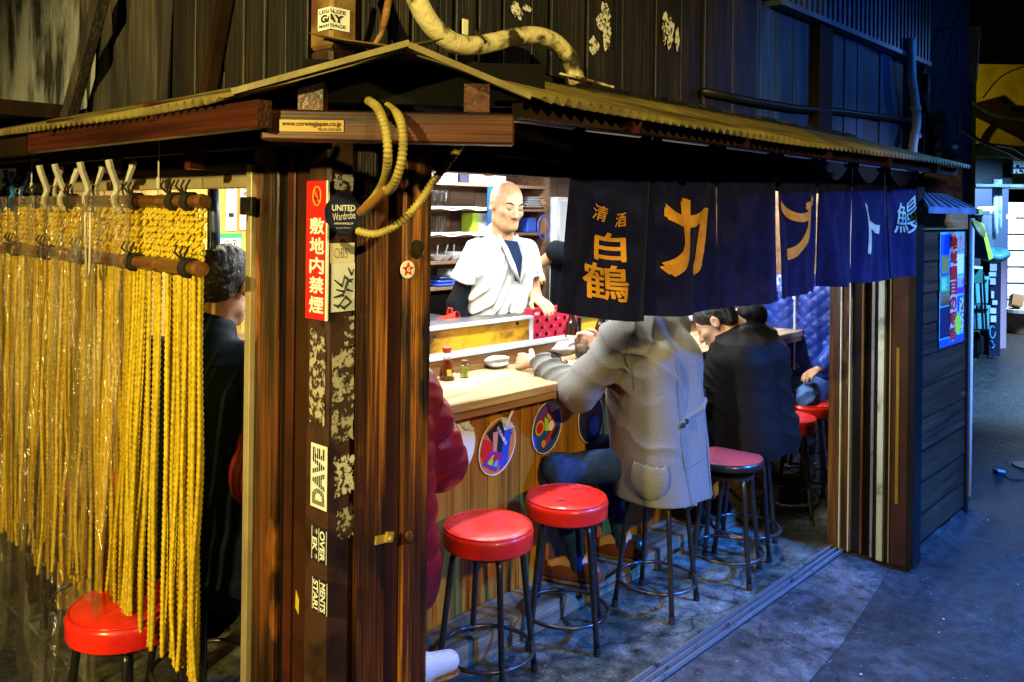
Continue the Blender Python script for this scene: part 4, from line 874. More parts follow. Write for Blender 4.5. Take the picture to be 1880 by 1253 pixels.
ck = MB(); c = at(918, 752, Y=YF + .108); ck.box((c.x, c.y, c.z), (.012, .012, .03)); c = at(928, 762, Y=YF + .10); ck.tube([(c.x, c.y, c.z), (c.x, c.y - .012, c.z - .004), (c.x, c.y - .012, c.z + .008)], .002, 5); solo('panel_hook', ck, M['black_paint'], 'small black hook on the counter front above the first fan', 'hook')

# ================================================================== BACK SHELVES AND WALLS
YW = 3.62
bw = thing('back_wall', 'brown wooden back wall of the kitchen', 'wall', (4.4, YW, 0))
for i in range(16): MB().lohi((3.0 + i * .19, YW, .01), (3.0 + i * .19 + .186, YW + .03, 1.96)).build('wall_plank', M['wood_shelf'], bw)
yw = thing('side_wall', 'yellow lit wooden wall with price slips behind the side seats', 'wall', (2.0, YW, 0))
for i in range(11): MB().lohi((1.28 + i * .155, YW, .01), (1.28 + i * .155 + .152, YW + .03, 1.96)).build('wall_plank', M['wood_wall_yellow'], yw)
MB().lohi((1.22, 3.76, 0), (5.9, 3.80, 2.0)).build('rear_panel', M['dark_wood'], yw)
shf = thing('kitchen_shelf', 'wooden shelf unit behind the cook stacked with glasses and plates', 'shelf', (3.4, 3.5, 0))
sx0, sx1 = at(795, 430, Y=3.42).x - .15, at(996, 430, Y=3.42).x
SZ = [at(850, q, Y=3.42).z for q in (336, 382, 429, 478, 524)]
for z in SZ: MB().lohi((sx0, 3.40, z - .016), (sx1, YW - .002, z)).build('shelf_board', M['wood_shelf'], shf)
MB().lohi((sx1 - .002, 3.39, .9), (sx1 + .03, YW - .002, 1.9)).build('shelf_post', M['wood_shelf'], shf); MB().lohi((sx0 - .03, 3.39, .9), (sx0 - .001, YW - .002, 1.9)).build('shelf_post', M['wood_shelf'], shf)
MB().lohi((sx0, 3.44, 1.0), (at(893, 400, Y=3.42).x, YW - .003, 1.17)).build('low_back', M['black_void'], shf)
for z in SZ[1:3]:
    tw = MB(); x1_ = at(900, 400, Y=3.4).x; tw.grid(lambda u, v: (sx0 + (x1_ - sx0) * u, 3.395 + .16 * v - (.006 if v < .1 else 0), z + .003 + (-.012 - .006 * math.sin(u * 17) if v < .1 else .004 * abs(math.sin(u * 13)))), 40, 5)
    solo('shelf_cloth', tw, M['towel'], 'white cloth lining the %s shelf of the unit' % ('second' if z == SZ[1] else 'third'), 'cloth', smooth=True)
gx = at(892, 400, Y=3.39).x; gx2 = at(918, 400, Y=3.39).x
solo('sliding_glass', MB().lohi((gx, 3.375, SZ[2] - .0), (gx2 + .03, 3.382, SZ[0] - .02)), M['glass_blue'], 'blue tinted sliding glass door of the shelf unit', 'glass door')
def tumbler(x, y, z, label):
    lathe_thing('tumbler', label, 'glass', V((x, y, z + .008)), [('glass', [(0, 0), (.024, 0), (.028, .085), (.0265, .085), (.022, .005), (0, .005)], 'glass_clear')], 'upturned tumblers on the kitchen shelf', 10)
tl_ = ['leftmost front tumbler on the upper shelf', 'second front tumbler on the upper shelf', 'tumbler at the right end of the upper shelf row', 'rear tumbler on the upper shelf']
for i, px in enumerate((800, 809, 819, 806)): q = at(px, 370, Y=3.44 if i < 3 else 3.52); tumbler(q.x, q.y, SZ[1], tl_[i])
for i, px in enumerate((799, 809, 803)): q = at(px, 420, Y=3.44 if i < 2 else 3.52); tumbler(q.x, q.y, SZ[2], ['left tumbler on the middle shelf', 'right tumbler on the middle shelf', 'rear tumbler on the middle shelf'][i])
q0, q1 = at(863, 420, Y=3.45), at(890, 420, Y=3.45); tb = thing('tea_box', 'light green and white tea box on the middle shelf', 'box', ((q0.x + q1.x) / 2, 3.46, SZ[2])); xm = q0.x + (q1.x - q0.x) * .4
MB().lohi((q0.x, 3.43, SZ[2] + .008), (xm, 3.52, SZ[2] + .115)).build('box_side', M['lime_print'], tb); MB().lohi((xm + .001, 3.43, SZ[2] + .008), (q1.x, 3.52, SZ[2] + .112)).build('box_front', M['white_print'], tb)
for i, px in enumerate((802, 815, 832)):
    q = at(px, 470, Y=3.46); lathe_thing('small_bowl', ['left pale bowl of the spoon row', 'middle pale bowl of the spoon row', 'stacked bowls beside the cook sleeve'][i], 'bowl', V((q.x, q.y, SZ[3] + .001)), [('bowl', [(0, 0), (.02, 0), (.048, .028), (.050, .045 if i == 2 else .03), (.047, .03), (.018, .006), (0, .006)], 'wall_white')], 'pale bowls with spoons', 18)
    solo('spoon', MB().tube([(q.x, q.y, SZ[3] + .012), (q.x + (.02 if i == 1 else -.002), q.y - .01, SZ[3] + .085)], .003, 5), M['wall_white'], ['white spoon standing in the left bowl', 'white spoon leaning from the middle bowl', 'white spoon upright in the bowl by the cook'][i], 'spoon')
q = at(808, 515, Y=3.45); 
for i in range(3): solo('folded_cloth', MB().box((q.x + .01 * i, 3.46, SZ[4] + .010 + .018 * i), (.12, .12, .016)), M['blue_print'] if i < 2 else M['navy_print'], ['lowest folded blue cloth on the bottom shelf', 'middle folded blue cloth on the bottom shelf', 'dark folded cloth on top of the blue ones'][i], 'cloth', bevel=.005)
q = at(826, 508, Y=3.5); solo('white_bin', MB().lohi((q.x - .03, 3.48, SZ[4] + .001), (q.x + .08, 3.58, SZ[4] + .09)), M['wall_white'], 'white plastic bin at the back of the bottom shelf', 'bin', bevel=.006)
q = at(826, 590, Y=2.95); mg = thing('red_mug', 'red plastic mug lying on its side behind the counter case', 'mug', tuple(q))
rm = Matrix.Rotation(R(70), 3, 'X') @ Matrix.Rotation(R(25), 3, 'Y')
MB().lathe(q, [(0, -.045), (.030, -.045), (.038, .045), (.036, .045), (.028, -.04), (0, -.04)], 22, rm).build('cup', M['red_plastic'], mg, smooth='auto'); MB().tube([q + V((0, -.01, .034)), q + V((0, -.015, .06)), q + V((0, .01, .06)), q + V((0, .02, .034))], .005, 6).build('handle', M['red_plastic'], mg)
solo('kitchen_bench', MB().lohi((1.8, 2.93, .2), (2.98, 3.36, 1.09)), M['steel'], 'steel kitchen bench behind the counter case', 'bench', bevel=.005)
q = at(850, 332, Y=3.5)
for i, (px, s_, mt) in enumerate(((815, .10, 'white_print'), (840, .07, 'navy_print'), (865, .10, 'white_print'), (905, .1, 'white_print'))):
    q = at(px, 330, Y=3.5); solo('top_box', MB().lohi((q.x - s_ / 2, 3.44, SZ[0] + .001), (q.x + s_ / 2, 3.56, SZ[0] + .05)), M[mt], ['white box leftmost on top of the shelf', 'dark box on top of the shelf', 'white box right of the dark box on top of the shelf', 'white box above the glass door'][i], 'box', bevel=.004)
for i in range(5):
    q = at(982, 375, Y=3.46); lathe_thing('stacked_plate', 'white plate in the stack on the shelf right of the cook', 'plate', V((q.x, 3.47, SZ[1] + .004 + .014 * i)), [('dish', [(0, 0), (.03, 0), (.07, .012), (.068, .014), (0, .004)], 'wall_white')], 'stacked plates on the shelf', 20)
q = at(972, 408, Y=3.46); solo('blue_pack', MB().lohi((q.x - .05, 3.43, SZ[2] + .001), (q.x + .03, 3.5, SZ[2] + .09)), M['blue_print'], 'blue packet on the shelf right of the cook', 'packet', bevel=.004)
lf = MB(); q = at(995, 375, Y=3.37)
for k in range(5): lf.poly([(q.x, 3.365, q.z), (q.x + .03 * math.cos(k * 1.25 + .2), 3.36, q.z + .03 * math.sin(k * 1.25 + .2)), (q.x + .03 * math.cos(k * 1.25 + .6), 3.368, q.z + .03 * math.sin(k * 1.25 + .6))], (0, .001, 0))
solo('paper_maple', lf, M['orange_flat'], 'orange paper maple leaf pinned on the shelf post', 'decoration')
fx0, fx1 = sx1 + .04, sx1 + .65; fr = thing('refrigerator', 'white refrigerator right of the shelf unit', 'refrigerator', ((fx0 + fx1) / 2, 3.4, 0))
MB().lohi((fx0, 3.34, .02), (fx1, YW - .002, 1.72)).build('body', M['wall_white'], fr, bevel=.01); MB().lohi((fx0 + .004, 3.322, .7), (fx1 - .004, 3.338, 1.70)).build('door', M['wall_white'], fr, bevel=.006); MB().lohi((fx0 + .18, 3.312, 1.42), (fx0 + .19, 3.321, 1.50)).build('handle', M['black_paint'], fr)
q = at(1001, 418, Y=3.3); rg = MB(); rg.tube([(q.x + .055 * math.cos(t * math.pi / 12), 3.31, q.z + .07 * math.sin(t * math.pi / 12)) for t in range(24)], .004, 5, closed=True); solo('blue_hoop', rg, M['blue_print'], 'blue round sieve rim hung on the refrigerator door', 'sieve')
solo('back_ledge', MB().lohi((sx0, YW - .006, 1.885), (fx1, YW - .001, 1.90)), M['wood_shelf'], 'brown picture ledge above the shelf unit', 'ledge')
# price slips and signs on the yellow wall
def on_w(px, py): return at(px, py, Y=YW - .004)
def slip(p0, p1, s, lab):
    a, b = on_w(*p0), on_w(*p1); mb = MB().lohi((a.x, YW - .006, b.z), (b.x, YW - .003, a.z)); o = solo('price_slip', mb, M['white_print'], lab, 'sign', 'price slips on the yellow wall')
    lt = MB(); n = len(s); h_ = (a.z - b.z) / (n + .6)
    for i, ch in enumerate(s):
        if ch != ' ': write(lt, ch, ((a.x + b.x) / 2, YW - .0075, a.z - h_ * (i + .8)), rX, uZ, (b.x - a.x) * .5, h_ * .75, .0)
    lt.build('lettering', M['coin'], o)
slip((415, 335), (433, 424), '高千代 五一〇円', 'long white price slip with vertical characters in the left entrance'); slip((441, 335), (459, 422), '白鶴 五〇〇円', 'white price slip half hidden by the door frame'); slip((364, 370), (373, 406), 'う', 'short pale slip at the rope curtain edge')
a, b = on_w(400, 429), on_w(443, 476); o = solo('review_sign', MB().lohi((a.x, YW - .009, b.z), (b.x, YW - .003, a.z)), M['green_print'], 'white review sign with green border and owl face on the yellow wall', 'sign')
MB().lohi((a.x + .006, YW - .011, b.z + .006), (b.x - .006, YW - .0095, a.z - .022)).build('white_field', M['white_print'], o)
lt = MB(); cx_ = (a.x + b.x) / 2; zc = a.z - .048
for s_ in (-1, 1):
    lt.tube([(cx_ + s_ * .019 + .013 * math.cos(t * math.pi / 8), YW - .0115, zc + .013 * math.sin(t * math.pi / 8)) for t in range(16)], .0016, 4, closed=True); lt.lathe((cx_ + s_ * .019, YW - .0112, zc), [(0, .001), (.005, .001)], 10, rot)
lt.tube([(cx_ - .036, YW - .0115, zc + .012), (cx_, YW - .0115, zc + .019), (cx_ + .036, YW - .0115, zc + .012)], .0016, 4); write(lt, 'tripadvisor', (cx_, YW - .0115, zc - .028), rX, uZ, (b.x - a.x) * .75, .011, .0); lt.build('lettering', M['black_print'], o)
a, b = on_w(361, 462), on_w(374, 494); solo('menu_strip', MB().lohi((a.x, YW - .006, b.z), (b.x, YW - .003, a.z)), M['lime_print'], 'bright yellow menu strip beside the rope curtain, upper one', 'menu'); a, b = on_w(360, 510), on_w(380, 568); o = solo('menu_strip', MB().lohi((a.x, YW - .006, b.z), (b.x, YW - .003, a.z)), M['yellow_print'], 'yellow menu strip with large characters, lower one by the ropes', 'menu')
lt = MB(); write(lt, 'おこのみ', ((a.x + b.x) / 2, YW - .007, (a.z + b.z) / 2), (0, 0, -1), (1, 0, 0), (a.z - b.z) * .9, .018, .03); lt.build('lettering', M['black_print'], o)
fl_ = MB(); q = on_w(408, 490)
for k in range(6): fl_.lathe((q.x + .03 * (k % 3) - .02, YW - .008, q.z + .014 * (k // 3)), [(0, .004), (.014, .002), (.016, 0)], 8, rot)
solo('wall_flowers', fl_, M['red_print'], 'small red paper flowers under the green bordered sign', 'decoration')
pc = MB(); pc.tube([at(392, 335, D=2.9), at(394, 400, D=2.9), at(397, 470, D=2.9), at(396, 560, D=2.9)], .017, 8); solo('wrapped_pole', pc, M['meter_blue'], 'tape-wrapped dark blue pole just inside the left entrance', 'pole', smooth=True)
pc = MB(); pc.tube([at(384, 335, D=2.95), at(383, 600, D=2.95)], .006, 6); solo('inner_cable', pc, M['cable_black'], 'black cable beside the wrapped pole', 'cable')
# ================================================================== STOOLS
def make_stool(label, seat_mat, rim_mat, dark=False):
    t_ = thing('bar_stool', label, 'stool', (0, 0, 0), 'round bar stools')
    hs_ = .540; r = .157
    if not dark:
        prof = [(0, hs_ - .078), (r - .012, hs_ - .078), (r - .002, hs_ - .070), (r, hs_ - .058), (r - .001, hs_ - .040), (r + .001, hs_ - .024), (r - .003, hs_ - .013), (r - .014, hs_ - .006), (r - .03, hs_ - .002), (r * .5, hs_ + .002), (0, hs_ + .003)]
        se = MB().lathe((0, 0, 0), prof, 40).build('seat', seat_mat, t_, smooth='auto')
        MB().tube([((r - .0075) * math.cos(k * math.pi / 20), (r - .0075) * math.sin(k * math.pi / 20), hs_ - .0085) for k in range(40)], .0032, 6, closed=True).build('piping', seat_mat, se, smooth=True)
    else:
        prof = [(0, hs_ - .03), (r - .008, hs_ - .03), (r - .004, hs_ - .012), (r * .6, hs_ - .002), (0, hs_)]
        se = MB().lathe((0, 0, 0), prof, 40).build('seat', seat_mat, t_, smooth='auto')
        MB().lathe((0, 0, 0), [(r - .01, hs_ - .045), (r, hs_ - .045), (r + .003, hs_ - .03), (r, hs_ - .015), (r - .006, hs_ - .012)], 40).build('rim_band', rim_mat, se, smooth=True)
    MB().lathe((0, 0, 0), [(.06, hs_ - .092), (.12, hs_ - .092), (.12, hs_ - .079), (0, hs_ - .079)], 20).build('mount_plate', M['black_tube'], t_)
    for k in range(4):
        a = math.pi / 4 + k * math.pi / 2; ca, sa = math.cos(a), math.sin(a)
        pts = [(.05, .452), (.10, .452), (.118, .447), (.126, .432), (.134, .36), (.165, .10), (.176, .022)]
        lg = MB().tube([(q * ca, q * sa, z) for q, z in pts], .0112, 8).build('leg', M['black_tube'], t_, smooth=True)
        MB().tube([(.1755 * ca, .1755 * sa, .03), (.178 * ca, .178 * sa, .001)], .0135, 8).build('foot_cap', M['rubber'], lg, smooth='auto')
    MB().tube([(.160 * math.cos(k * math.pi / 24), .160 * math.sin(k * math.pi / 24), .108) for k in range(48)], .0078, 8, closed=True).build('foot_ring', M['ring_metal'], t_, smooth=True)
    return t_
ZF = .016
st0 = make_stool('red bar stool with pale shine, first from the brown corner board', M['red_vinyl'], None); st0.location = (2.105, 2.05, ZF); st0.rotation_euler = (0, 0, .30)
st1 = copy_tree(st0, (2.525, 2.045, ZF), .62, 'red bar stool with scuffed taped seat between the nearest stool and the grey coat')
for (x_, y_, rr_, w_) in ((-.075, .02, .4, .026), (.065, -.03, 1.0, .024)):
    tp = MB().box((x_, y_, .5435), (w_, w_, .0016), (0, 0, rr_)).build('tape_patch', M['pink_vinyl'], None); tp.parent = st1
copy_tree(st0, (3.00, 1.95, ZF), .15, 'bar stool under the person in the grey coat')
copy_tree(st0, (3.80, 1.97, ZF), .35, 'bar stool under the person in the black jacket')
copy_tree(st0, (4.36, 2.03, ZF), .5, 'bar stool behind the black jacket, only a sliver of red seat showing')
copy_tree(st0, (4.80, 2.11, ZF), .2, 'red bar stool right of the black jacket, next to the door jamb')
copy_tree(st0, (5.13, 2.30, ZF), .7, 'farthest red bar stool, half hidden behind the door jamb')
copy_tree(st0, (1.60, 2.08, ZF), .1, 'bar stool under the person in the dark red puffer jacket')
sd_ = make_stool('empty stool with dull pink top and black rim beside the grey coat', M['pink_vinyl'], M['black_tube'], True); sd_.location = (3.47, 1.89, ZF); sd_.rotation_euler = (0, 0, .3)
q = at(236, 1103, Z=.54); copy_tree(st0, (q.x, q.y, 0), .35, 'bright red stool outside the left entrance, partly behind the ropes')
copy_tree(st0, (1.38, 2.64, ZF), .3, 'bar stool under the person in the dark navy jacket')
copy_tree(st0, (1.34, 3.42, ZF), .3, 'red stool deep inside seen through a gap in the ropes, upper one')
copy_tree(st0, (1.50, 3.08, ZF), .3, 'stool inside behind the ropes showing only a red edge')

# ================================================================== ROPE CURTAIN
XR_ = 1.00
rc = thing('rope_curtain', 'yellow twisted rope curtain hung from two bamboo rods at the left entrance', 'curtain', (XR_, 2.6, 1.64))
def rope_mesh(name, seed, length, r=.0061, lean=0.0):
    rnd = np.random.default_rng(seed); pitch = .046; n = int(length / pitch * 9); t = np.linspace(0, 1, n + 1)
    a1, a2, p1, p2 = rnd.uniform(.002, .007), rnd.uniform(.001, .004), rnd.uniform(0, 6), rnd.uniform(0, 6)
    cxx = a1 * np.sin(2 * np.pi * t * 1.3 + p1) * t + a2 * np.sin(9 * t + p2) * t; cyy = a1 * np.sin(2 * np.pi * t * .9 + p2) * t + a2 * np.cos(11 * t + p1) * t
    rot_ = 2 * np.pi * length * t / pitch + rnd.uniform(0, 6); ang = np.arange(6) * np.pi / 3; rad = np.where(np.arange(6) % 2 == 0, r * 1.10, r * .80)
    X = cxx[:, None] + rad * np.cos(ang[None, :] + rot_[:, None]); Y = cyy[:, None] + rad * np.sin(ang[None, :] + rot_[:, None]); Z = np.repeat((-length * t)[:, None], 6, 1)
    vs = np.stack([X, Y, Z], -1).reshape(-1, 3); fs = []
    i = np.arange(n)[:, None] * 6; k = np.arange(6)[None, :]; k2 = (k + 1) % 6
    fs = np.stack([i + k, i + k2, i + 6 + k2, i + 6 + k], -1).reshape(-1, 4).tolist(); fs.append(list(range(n * 6, n * 6 + 6)))
    me = bpy.data.meshes.new(name); me.from_pydata(vs.tolist(), [], fs); me.materials.append(M['rope'])
    for p in me.polygons: p.use_smooth = True
    return me
variants = [rope_mesh('rope', 100 + i, 1.0) for i in range(14)]
ROD2 = 1.478
y = 1.945; idx = 0
while y < 3.55 and idx < 262:
    # where the lower end of this rope swings to
    if y < 2.105: yb = y + .012 * math.sin(idx * 1.9) - .008; ln = .995
    elif y < 2.15: yb = y - .03 * (2.15 - y) / .045 + .018; ln = .99
    elif y < 2.20: yb = y + .025; ln = .985 - .02 * (idx % 2)
    elif y < 2.42: yb = y + .06 + .012 * math.sin(idx); ln = .985 + .01 * math.sin(idx * 2.1)
    else: yb = y + .034 * math.sin(idx * .33) + .020 * math.sin(idx * 2.3); ln = .965 + .05 * math.sin(idx * 1.3)
    if 2.115 < y < 2.20 and idx % 3 == 0: y += .0095; idx += 1; continue
    o = bpy.data.objects.new('rope', random.choice(variants)); COL.objects.link(o); o.parent = rc
    xo = XR_ + random.uniform(-.014, .014) + .012 * math.sin(y * 19)
    o.location = V((xo, y, ROD2)) - wloc(rc); o.scale = (1, 1, ln)
    o.rotation_euler = (-math.atan2(y - yb, ln) * -1 if False else math.atan2(yb - y, ln), random.uniform(-.012, .012), random.uniform(0, 0))
    y += .0064 + random.uniform(-.0020, .0022); idx += 1
# knotted net between the rods: interlinked loops, row by row
net = MB(); rows = 9; z1, z0 = 1.625, 1.485; cw_ = .0215
for rI in range(rows):
    zc = z1 - (z1 - z0) * (rI + .5) / rows; n = int(1.62 / cw_)
    for k in range(n):
        yc = 1.945 + k * cw_ + (cw_ / 2 if rI % 2 else 0) + random.uniform(-.003, .003)
        dx = random.uniform(-.005, .005); a0_ = random.uniform(-.3, .3)
        net.tube([(XR_ + dx + .006 * math.cos(t * 1.05), yc + .0115 * math.cos(a0_) * math.sin(t * 1.05), zc + .0115 * math.cos(t * 1.05 + a0_) + .004 * math.sin(t * 2.1)) for t in range(6)], .0040, 5, closed=True)
tag(net.build('knotted_net', M['rope'], rc, smooth=True), kind='stuff')
for (z, ya, yb_, r, xx) in ((1.638, 1.925, 3.62, .0165, XR_ - .004), (1.478, 1.90, 3.62, .0175, XR_ - .022)):
    pts = []; rs = []; k = ya
    while k < yb_:
        for (d, s_) in ((0, 1.0), (.012, 1.0), (.016, 1.14), (.022, 1.14), (.026, 1.0)): pts.append((xx, k + d, z)); rs.append(r * s_)
        k += .21
    MB().tube(pts, rs, 12).build('bamboo_rod', M['bamboo'], rc, smooth='auto')
    for q in ([2.0, 2.08, 2.30, 2.75, 3.05, 3.3] if z > 1.6 else [1.965, 2.265, 2.62, 2.9, 3.2]):
        tm = MB(); 
        for j in range(4): tm.tube([(xx + (r + .004) * math.cos(t * math.pi / 5), q - .012 + .008 * j, z + (r + .004) * math.sin(t * math.pi / 5)) for t in range(10)], .0045, 5, closed=True)
        for j in range(3): tm.tube([(xx - .015, q, z + r), (xx - .02 - .004 * j, q - .02 + .02 * j, z + r + .02), (xx - .016, q - .03 + .03 * j, z + r + .036)], .003, 4)
        tm.build('tie', M['dark_tie'], rc)
# hooks that carry the rod
for (px, lab) in ((291, 'white turnbuckle wire holding the rope curtain, right one'), (58, 'white turnbuckle wire holding the rope curtain, left one')):
    p1 = at(px, 268 if px > 100 else 305, X=XR_); p0 = at(px, 348, X=XR_); h_ = thing('hanging_wire', lab, 'wire', tuple(p0), 'hanging wires')
    MB().tube([(XR_, p0.y, 1.655), (XR_, p0.y, 1.80)], .0022, 5).build('wire', M['white_plastic'], h_); MB().tube([(XR_, p0.y, 1.672), (XR_, p0.y, 1.70)], .0055, 6).build('sleeve', M['white_plastic'], h_)
    MB().tube([(XR_, p0.y + .014 * math.cos(t), 1.81 + .014 * math.sin(t)) for t in [i * .6 for i in range(9)]], .0028, 5).build('hook', M['dark_tie'], h_)
# clear vinyl sheet
vs_ = thing('vinyl_sheet', 'crumpled clear vinyl sheet clipped over the left part of the rope curtain', 'sheet', (.95, 2.9, 1.6))
yv0, yv1 = at(238, 400, X=.955).y, 3.75
def vin(u, v):
    y_ = yv0 + (yv1 - yv0) * u; z_ = 1.655 - 1.45 * v
    fold = .018 * math.sin(u * 31) * (.4 + .6 * v) + .010 * math.sin(u * 67 + 3 * v) + .012 * math.sin(u * 17 + v * 7) * v + .006 * math.sin(v * 26 + u * 9) * math.exp(-v * 3)
    y_ += (.02 * math.sin(v * 3.2) + .10 * v * v) * (1 - u) * (1 if u < .5 else .6)
    return (.955 + fold - .05 * v, y_, z_)
MB().grid(vin, 110, 60).build('clear_film', M['clear_vinyl'], vs_, smooth=True)
for (u0, r_) in ((.0, .006), (.17, .005), (.46, .007), (.75, .006)):
    MB().tube([V(vin(u0, t / 24)) + V((-.006, 0, 0)) for t in range(25)], [r_ * (.6 + .4 * math.sin(t * 1.3)) for t in range(25)], 5).build('rolled_fold', M['clear_vinyl'], vs_, smooth=True)
lp = MB(); q = at(163, 390, X=.935)
lp.tube([q + V((0, .02, 0)), q + V((0, .025, -.02)), q + V((0, .016, -.12)), q + V((0, .008, -.175)), q + V((0, -.002, -.18)), q + V((0, -.01, -.16)), q + V((0, -.012, -.05)), q + V((0, -.012, 0))], .0035, 5); solo('strap_loop', lp, M['white_plastic'], 'long white translucent strap loop hanging from the third clamp', 'strap', smooth=True)
# clamps
def make_clamp(label, mt, grp):
    t_ = thing('spring_clamp', label, 'clamp', (0, 0, 0), grp)
    for s_ in (-1, 1):   # two crossing arms, handles up, jaws down
        pts = [(s_ * .036, 0, .082), (s_ * .030, 0, .060), (s_ * .020, 0, .035), (s_ * .012, 0, .015), (s_ * .010, 0, 0), (s_ * .020, 0, -.020), (s_ * .019, 0, -.036), (s_ * .007, 0, -.052)]
        m_ = MB()
        for i in range(len(pts) - 1): m_.beam(pts[i], V(pts[i + 1]) + (V(pts[i + 1]) - V(pts[i])) * .12, .020 - .001 * i, .0125 if i < 3 else .012, (1, 0, 0) if False else (0, 0, 1))
        arm = m_.build('arm', mt, t_, bevel=.002)
        MB().box((s_ * .008, 0, -.052), (.010, .024, .014), (0, s_ * .3, 0)).build('jaw_pad', mt, arm, bevel=.003)
    MB().tube([(.008 * math.cos(t * .7), -.013 + .0016 * t / 2, .012 + .008 * math.sin(t * .7)) for t in range(32)], .0012, 4).build('spring', M['brass'], t_)
    return t_
rzc = R(90) + R(-28)
cw0 = make_clamp('white spring clamp at the right edge of the vinyl sheet', M['white_plastic'], 'white spring clamps'); q = at(222, 345, X=.985); cw0.location = (.985, q.y, 1.668); cw0.rotation_euler = (0, 0, R(8))
for px, lab, rz_ in ((168, 'white spring clamp with the hanging strap loop', 12), (122, 'second white spring clamp from the blue ones', 6), (92, 'white spring clamp nearest the blue clamps', 14)):
    q = at(px, 345, X=.985); copy_tree(cw0, (.985, q.y, 1.668), R(rz_), lab)
cb0 = make_clamp('blue spring clamp beside the white ones', M['blue_plastic'], 'blue spring clamps'); q = at(30, 350, X=.985); cb0.location = (.985, q.y, 1.662); cb0.rotation_euler = (0, 0, R(10))
q = at(4, 350, X=.985); copy_tree(cb0, (.985, q.y, 1.662), R(4), 'blue spring clamp at the left picture edge')
# left outside wall behind the curtain end
lw_ = thing('side_brick_wall', 'dark grey block wall at the far left', 'wall', (1.0, 4.6, 0))
for r_ in range(9):
    for k in range(4): MB().lohi((.35 + .42 * k + (.2 if r_ % 2 else 0), 4.30 + random.uniform(-.004, .004), .005 + r_ * .20), (.35 + .42 * k + .408 + (.2 if r_ % 2 else 0), 4.45, .005 + r_ * .20 + .19)).build('block', M['brick_dark'], lw_, bevel=.006)
MB().lohi((-2.5, 4.34, 0), (2.2, 4.46, 3.6)).build('mortar', M['brick_dark'], lw_)
q = at(30, 260, X=.7); ba = MB(); ba.grid(lambda u, v: (.55 + .3 * v, 2.95 + .9 * u, 1.80 - .10 * math.sin(math.pi * u) * (1 - v) + .02 * v), 16, 6); solo('awning_scrap', ba, M['wood_rail'], 'sagging brown board under the left roof end', 'board', smooth=True, solid=.015)

# ================================================================== RIGHT JAMB: SLIDING DOORS PUSHED ASIDE
XJ = 4.10
jb = thing('door_stack', 'stack of sliding doors and rails pushed to the right end of the opening', 'sliding door', (XJ, 1.5, 0))
seq = [(1520, 1541, 'wood_jamb', 0.0), (1541, 1544, 'white_frame', -.006), (1545, 1557, 'wood_jamb', .004), (1557, 1560, 'white_frame', -.004), (1561, 1578, 'black_paint', .02), (1578, 1583, 'wood_jamb', .008), (1584, 1597, 'black_void', .03), (1597, 1603, 'track_metal', 0.004), (1604, 1611, 'black_paint', .012), (1611, 1623, 'pipe_white', -.008), (1623, 1631, 'black_paint', .015), (1631, 1634, 'brass', 0.0), (1635, 1666, 'brown_paint', .004), (1666, 1680, 'black_paint', -.004)]
for a_, b_, mt, dx in seq:
    ya, yb_ = at(a_, 800, X=XJ).y, at(b_, 800, X=XJ).y; nm = {'white_frame': 'rail', 'track_metal': 'rail', 'brass': 'rail', 'pipe_white': 'rail'}.get(mt, 'door_stile')
    MB().lohi((XJ + dx, yb_ + .0008, .02), (XJ + .10 + dx * .5, ya - .0008, 1.76)).build(nm, M[mt], jb, bevel=.0015)
yg0, yg1 = at(1640, 900, X=XJ).y, at(1648, 900, X=XJ).y; g = MB()
for k in range(4): g.lohi((XJ + .001, yg1 + .0035 * k, .3), (XJ + .0035, yg1 + .0035 * k + .0016, 1.02))
g.build('groove_strip', M['yellow_paint_and_lit'], jb)
# facade of horizontal planks
YP = 1.335; XP0 = at(1681, 700, Y=YP).x; XP1 = at(1772, 700, Y=YP).x
pf = thing('plank_facade', 'dark brown horizontal plank wall right of the opening', 'wall', ((XP0 + XP1) / 2, YP, 0))
MB().lohi((XP0, YP + .022, .05), (XP1, YP + .10, 1.72)).build('backing', M['black_void'], pf)
zt_ = 1.557
for i in range(10):
    zb_ = max(.07, zt_ - .1505)
    if zt_ <= .08: break
    MB().box(((XP0 + XP1) / 2, YP + .010, (zt_ + zb_) / 2), (XP1 - XP0, .018, zt_ - zb_ - .010), (R(-2.2), 0, 0)).build('plank', M['wood_facade'], pf, bevel=.003)
    MB().lohi((XP0, YP - .001, zb_ - .002), (XP1, YP + .021, zb_ + .0015)).build('lit_lip_strip', M['coin'] if i < 6 else M['black_paint'], pf)  # upper strips paint the light caught by plank lips, lower ones stay black
    zt_ = zb_
MB().lohi((XP0, YP - .004, 1.562), (XP1, YP + .05, 1.66)).build('rust_trim', M['wood_rail'], pf)
MB().lohi((XP0 - .035, YP - .015, .03), (XP0 - .001, YP + .10, 1.70)).build('corner_trim', M['brown_paint_red'], pf, bevel=.003)
MB().lohi((XP1 + .001, YP - .012, .03), (XP1 + .04, YP + .10, 1.70)).build('corner_trim', M['black_paint'], pf, bevel=.003)
MB().tube([(XP1 + .055, YP - .012, .12), (XP1 + .055, YP - .012, 1.62)], .010, 8).build('edge_pipe', M['white_frame'], pf, smooth=True)
a, b = at(1726, 424, Y=YP - .006), at(1768, 640, Y=YP - .006); za, zb_ = at(1726, 427, Y=YP - .006).z, at(1726, 640, Y=YP - .006).z
po = thing('street_poster', 'colourful blue poster with red vertical characters on the plank wall', 'poster', ((a.x + b.x) / 2, YP - .006, (za + zb_) / 2))
def pl_(u0, v0, u1, v1, mt, k, name='print'):
    MB().lohi((a.x + (b.x - a.x) * u0, YP - .0070 - .0006 * k, zb_ + (za - zb_) * v0), (a.x + (b.x - a.x) * u1, YP - .0066 - .0006 * k, zb_ + (za - zb_) * v1)).build(name, M[mt], po)
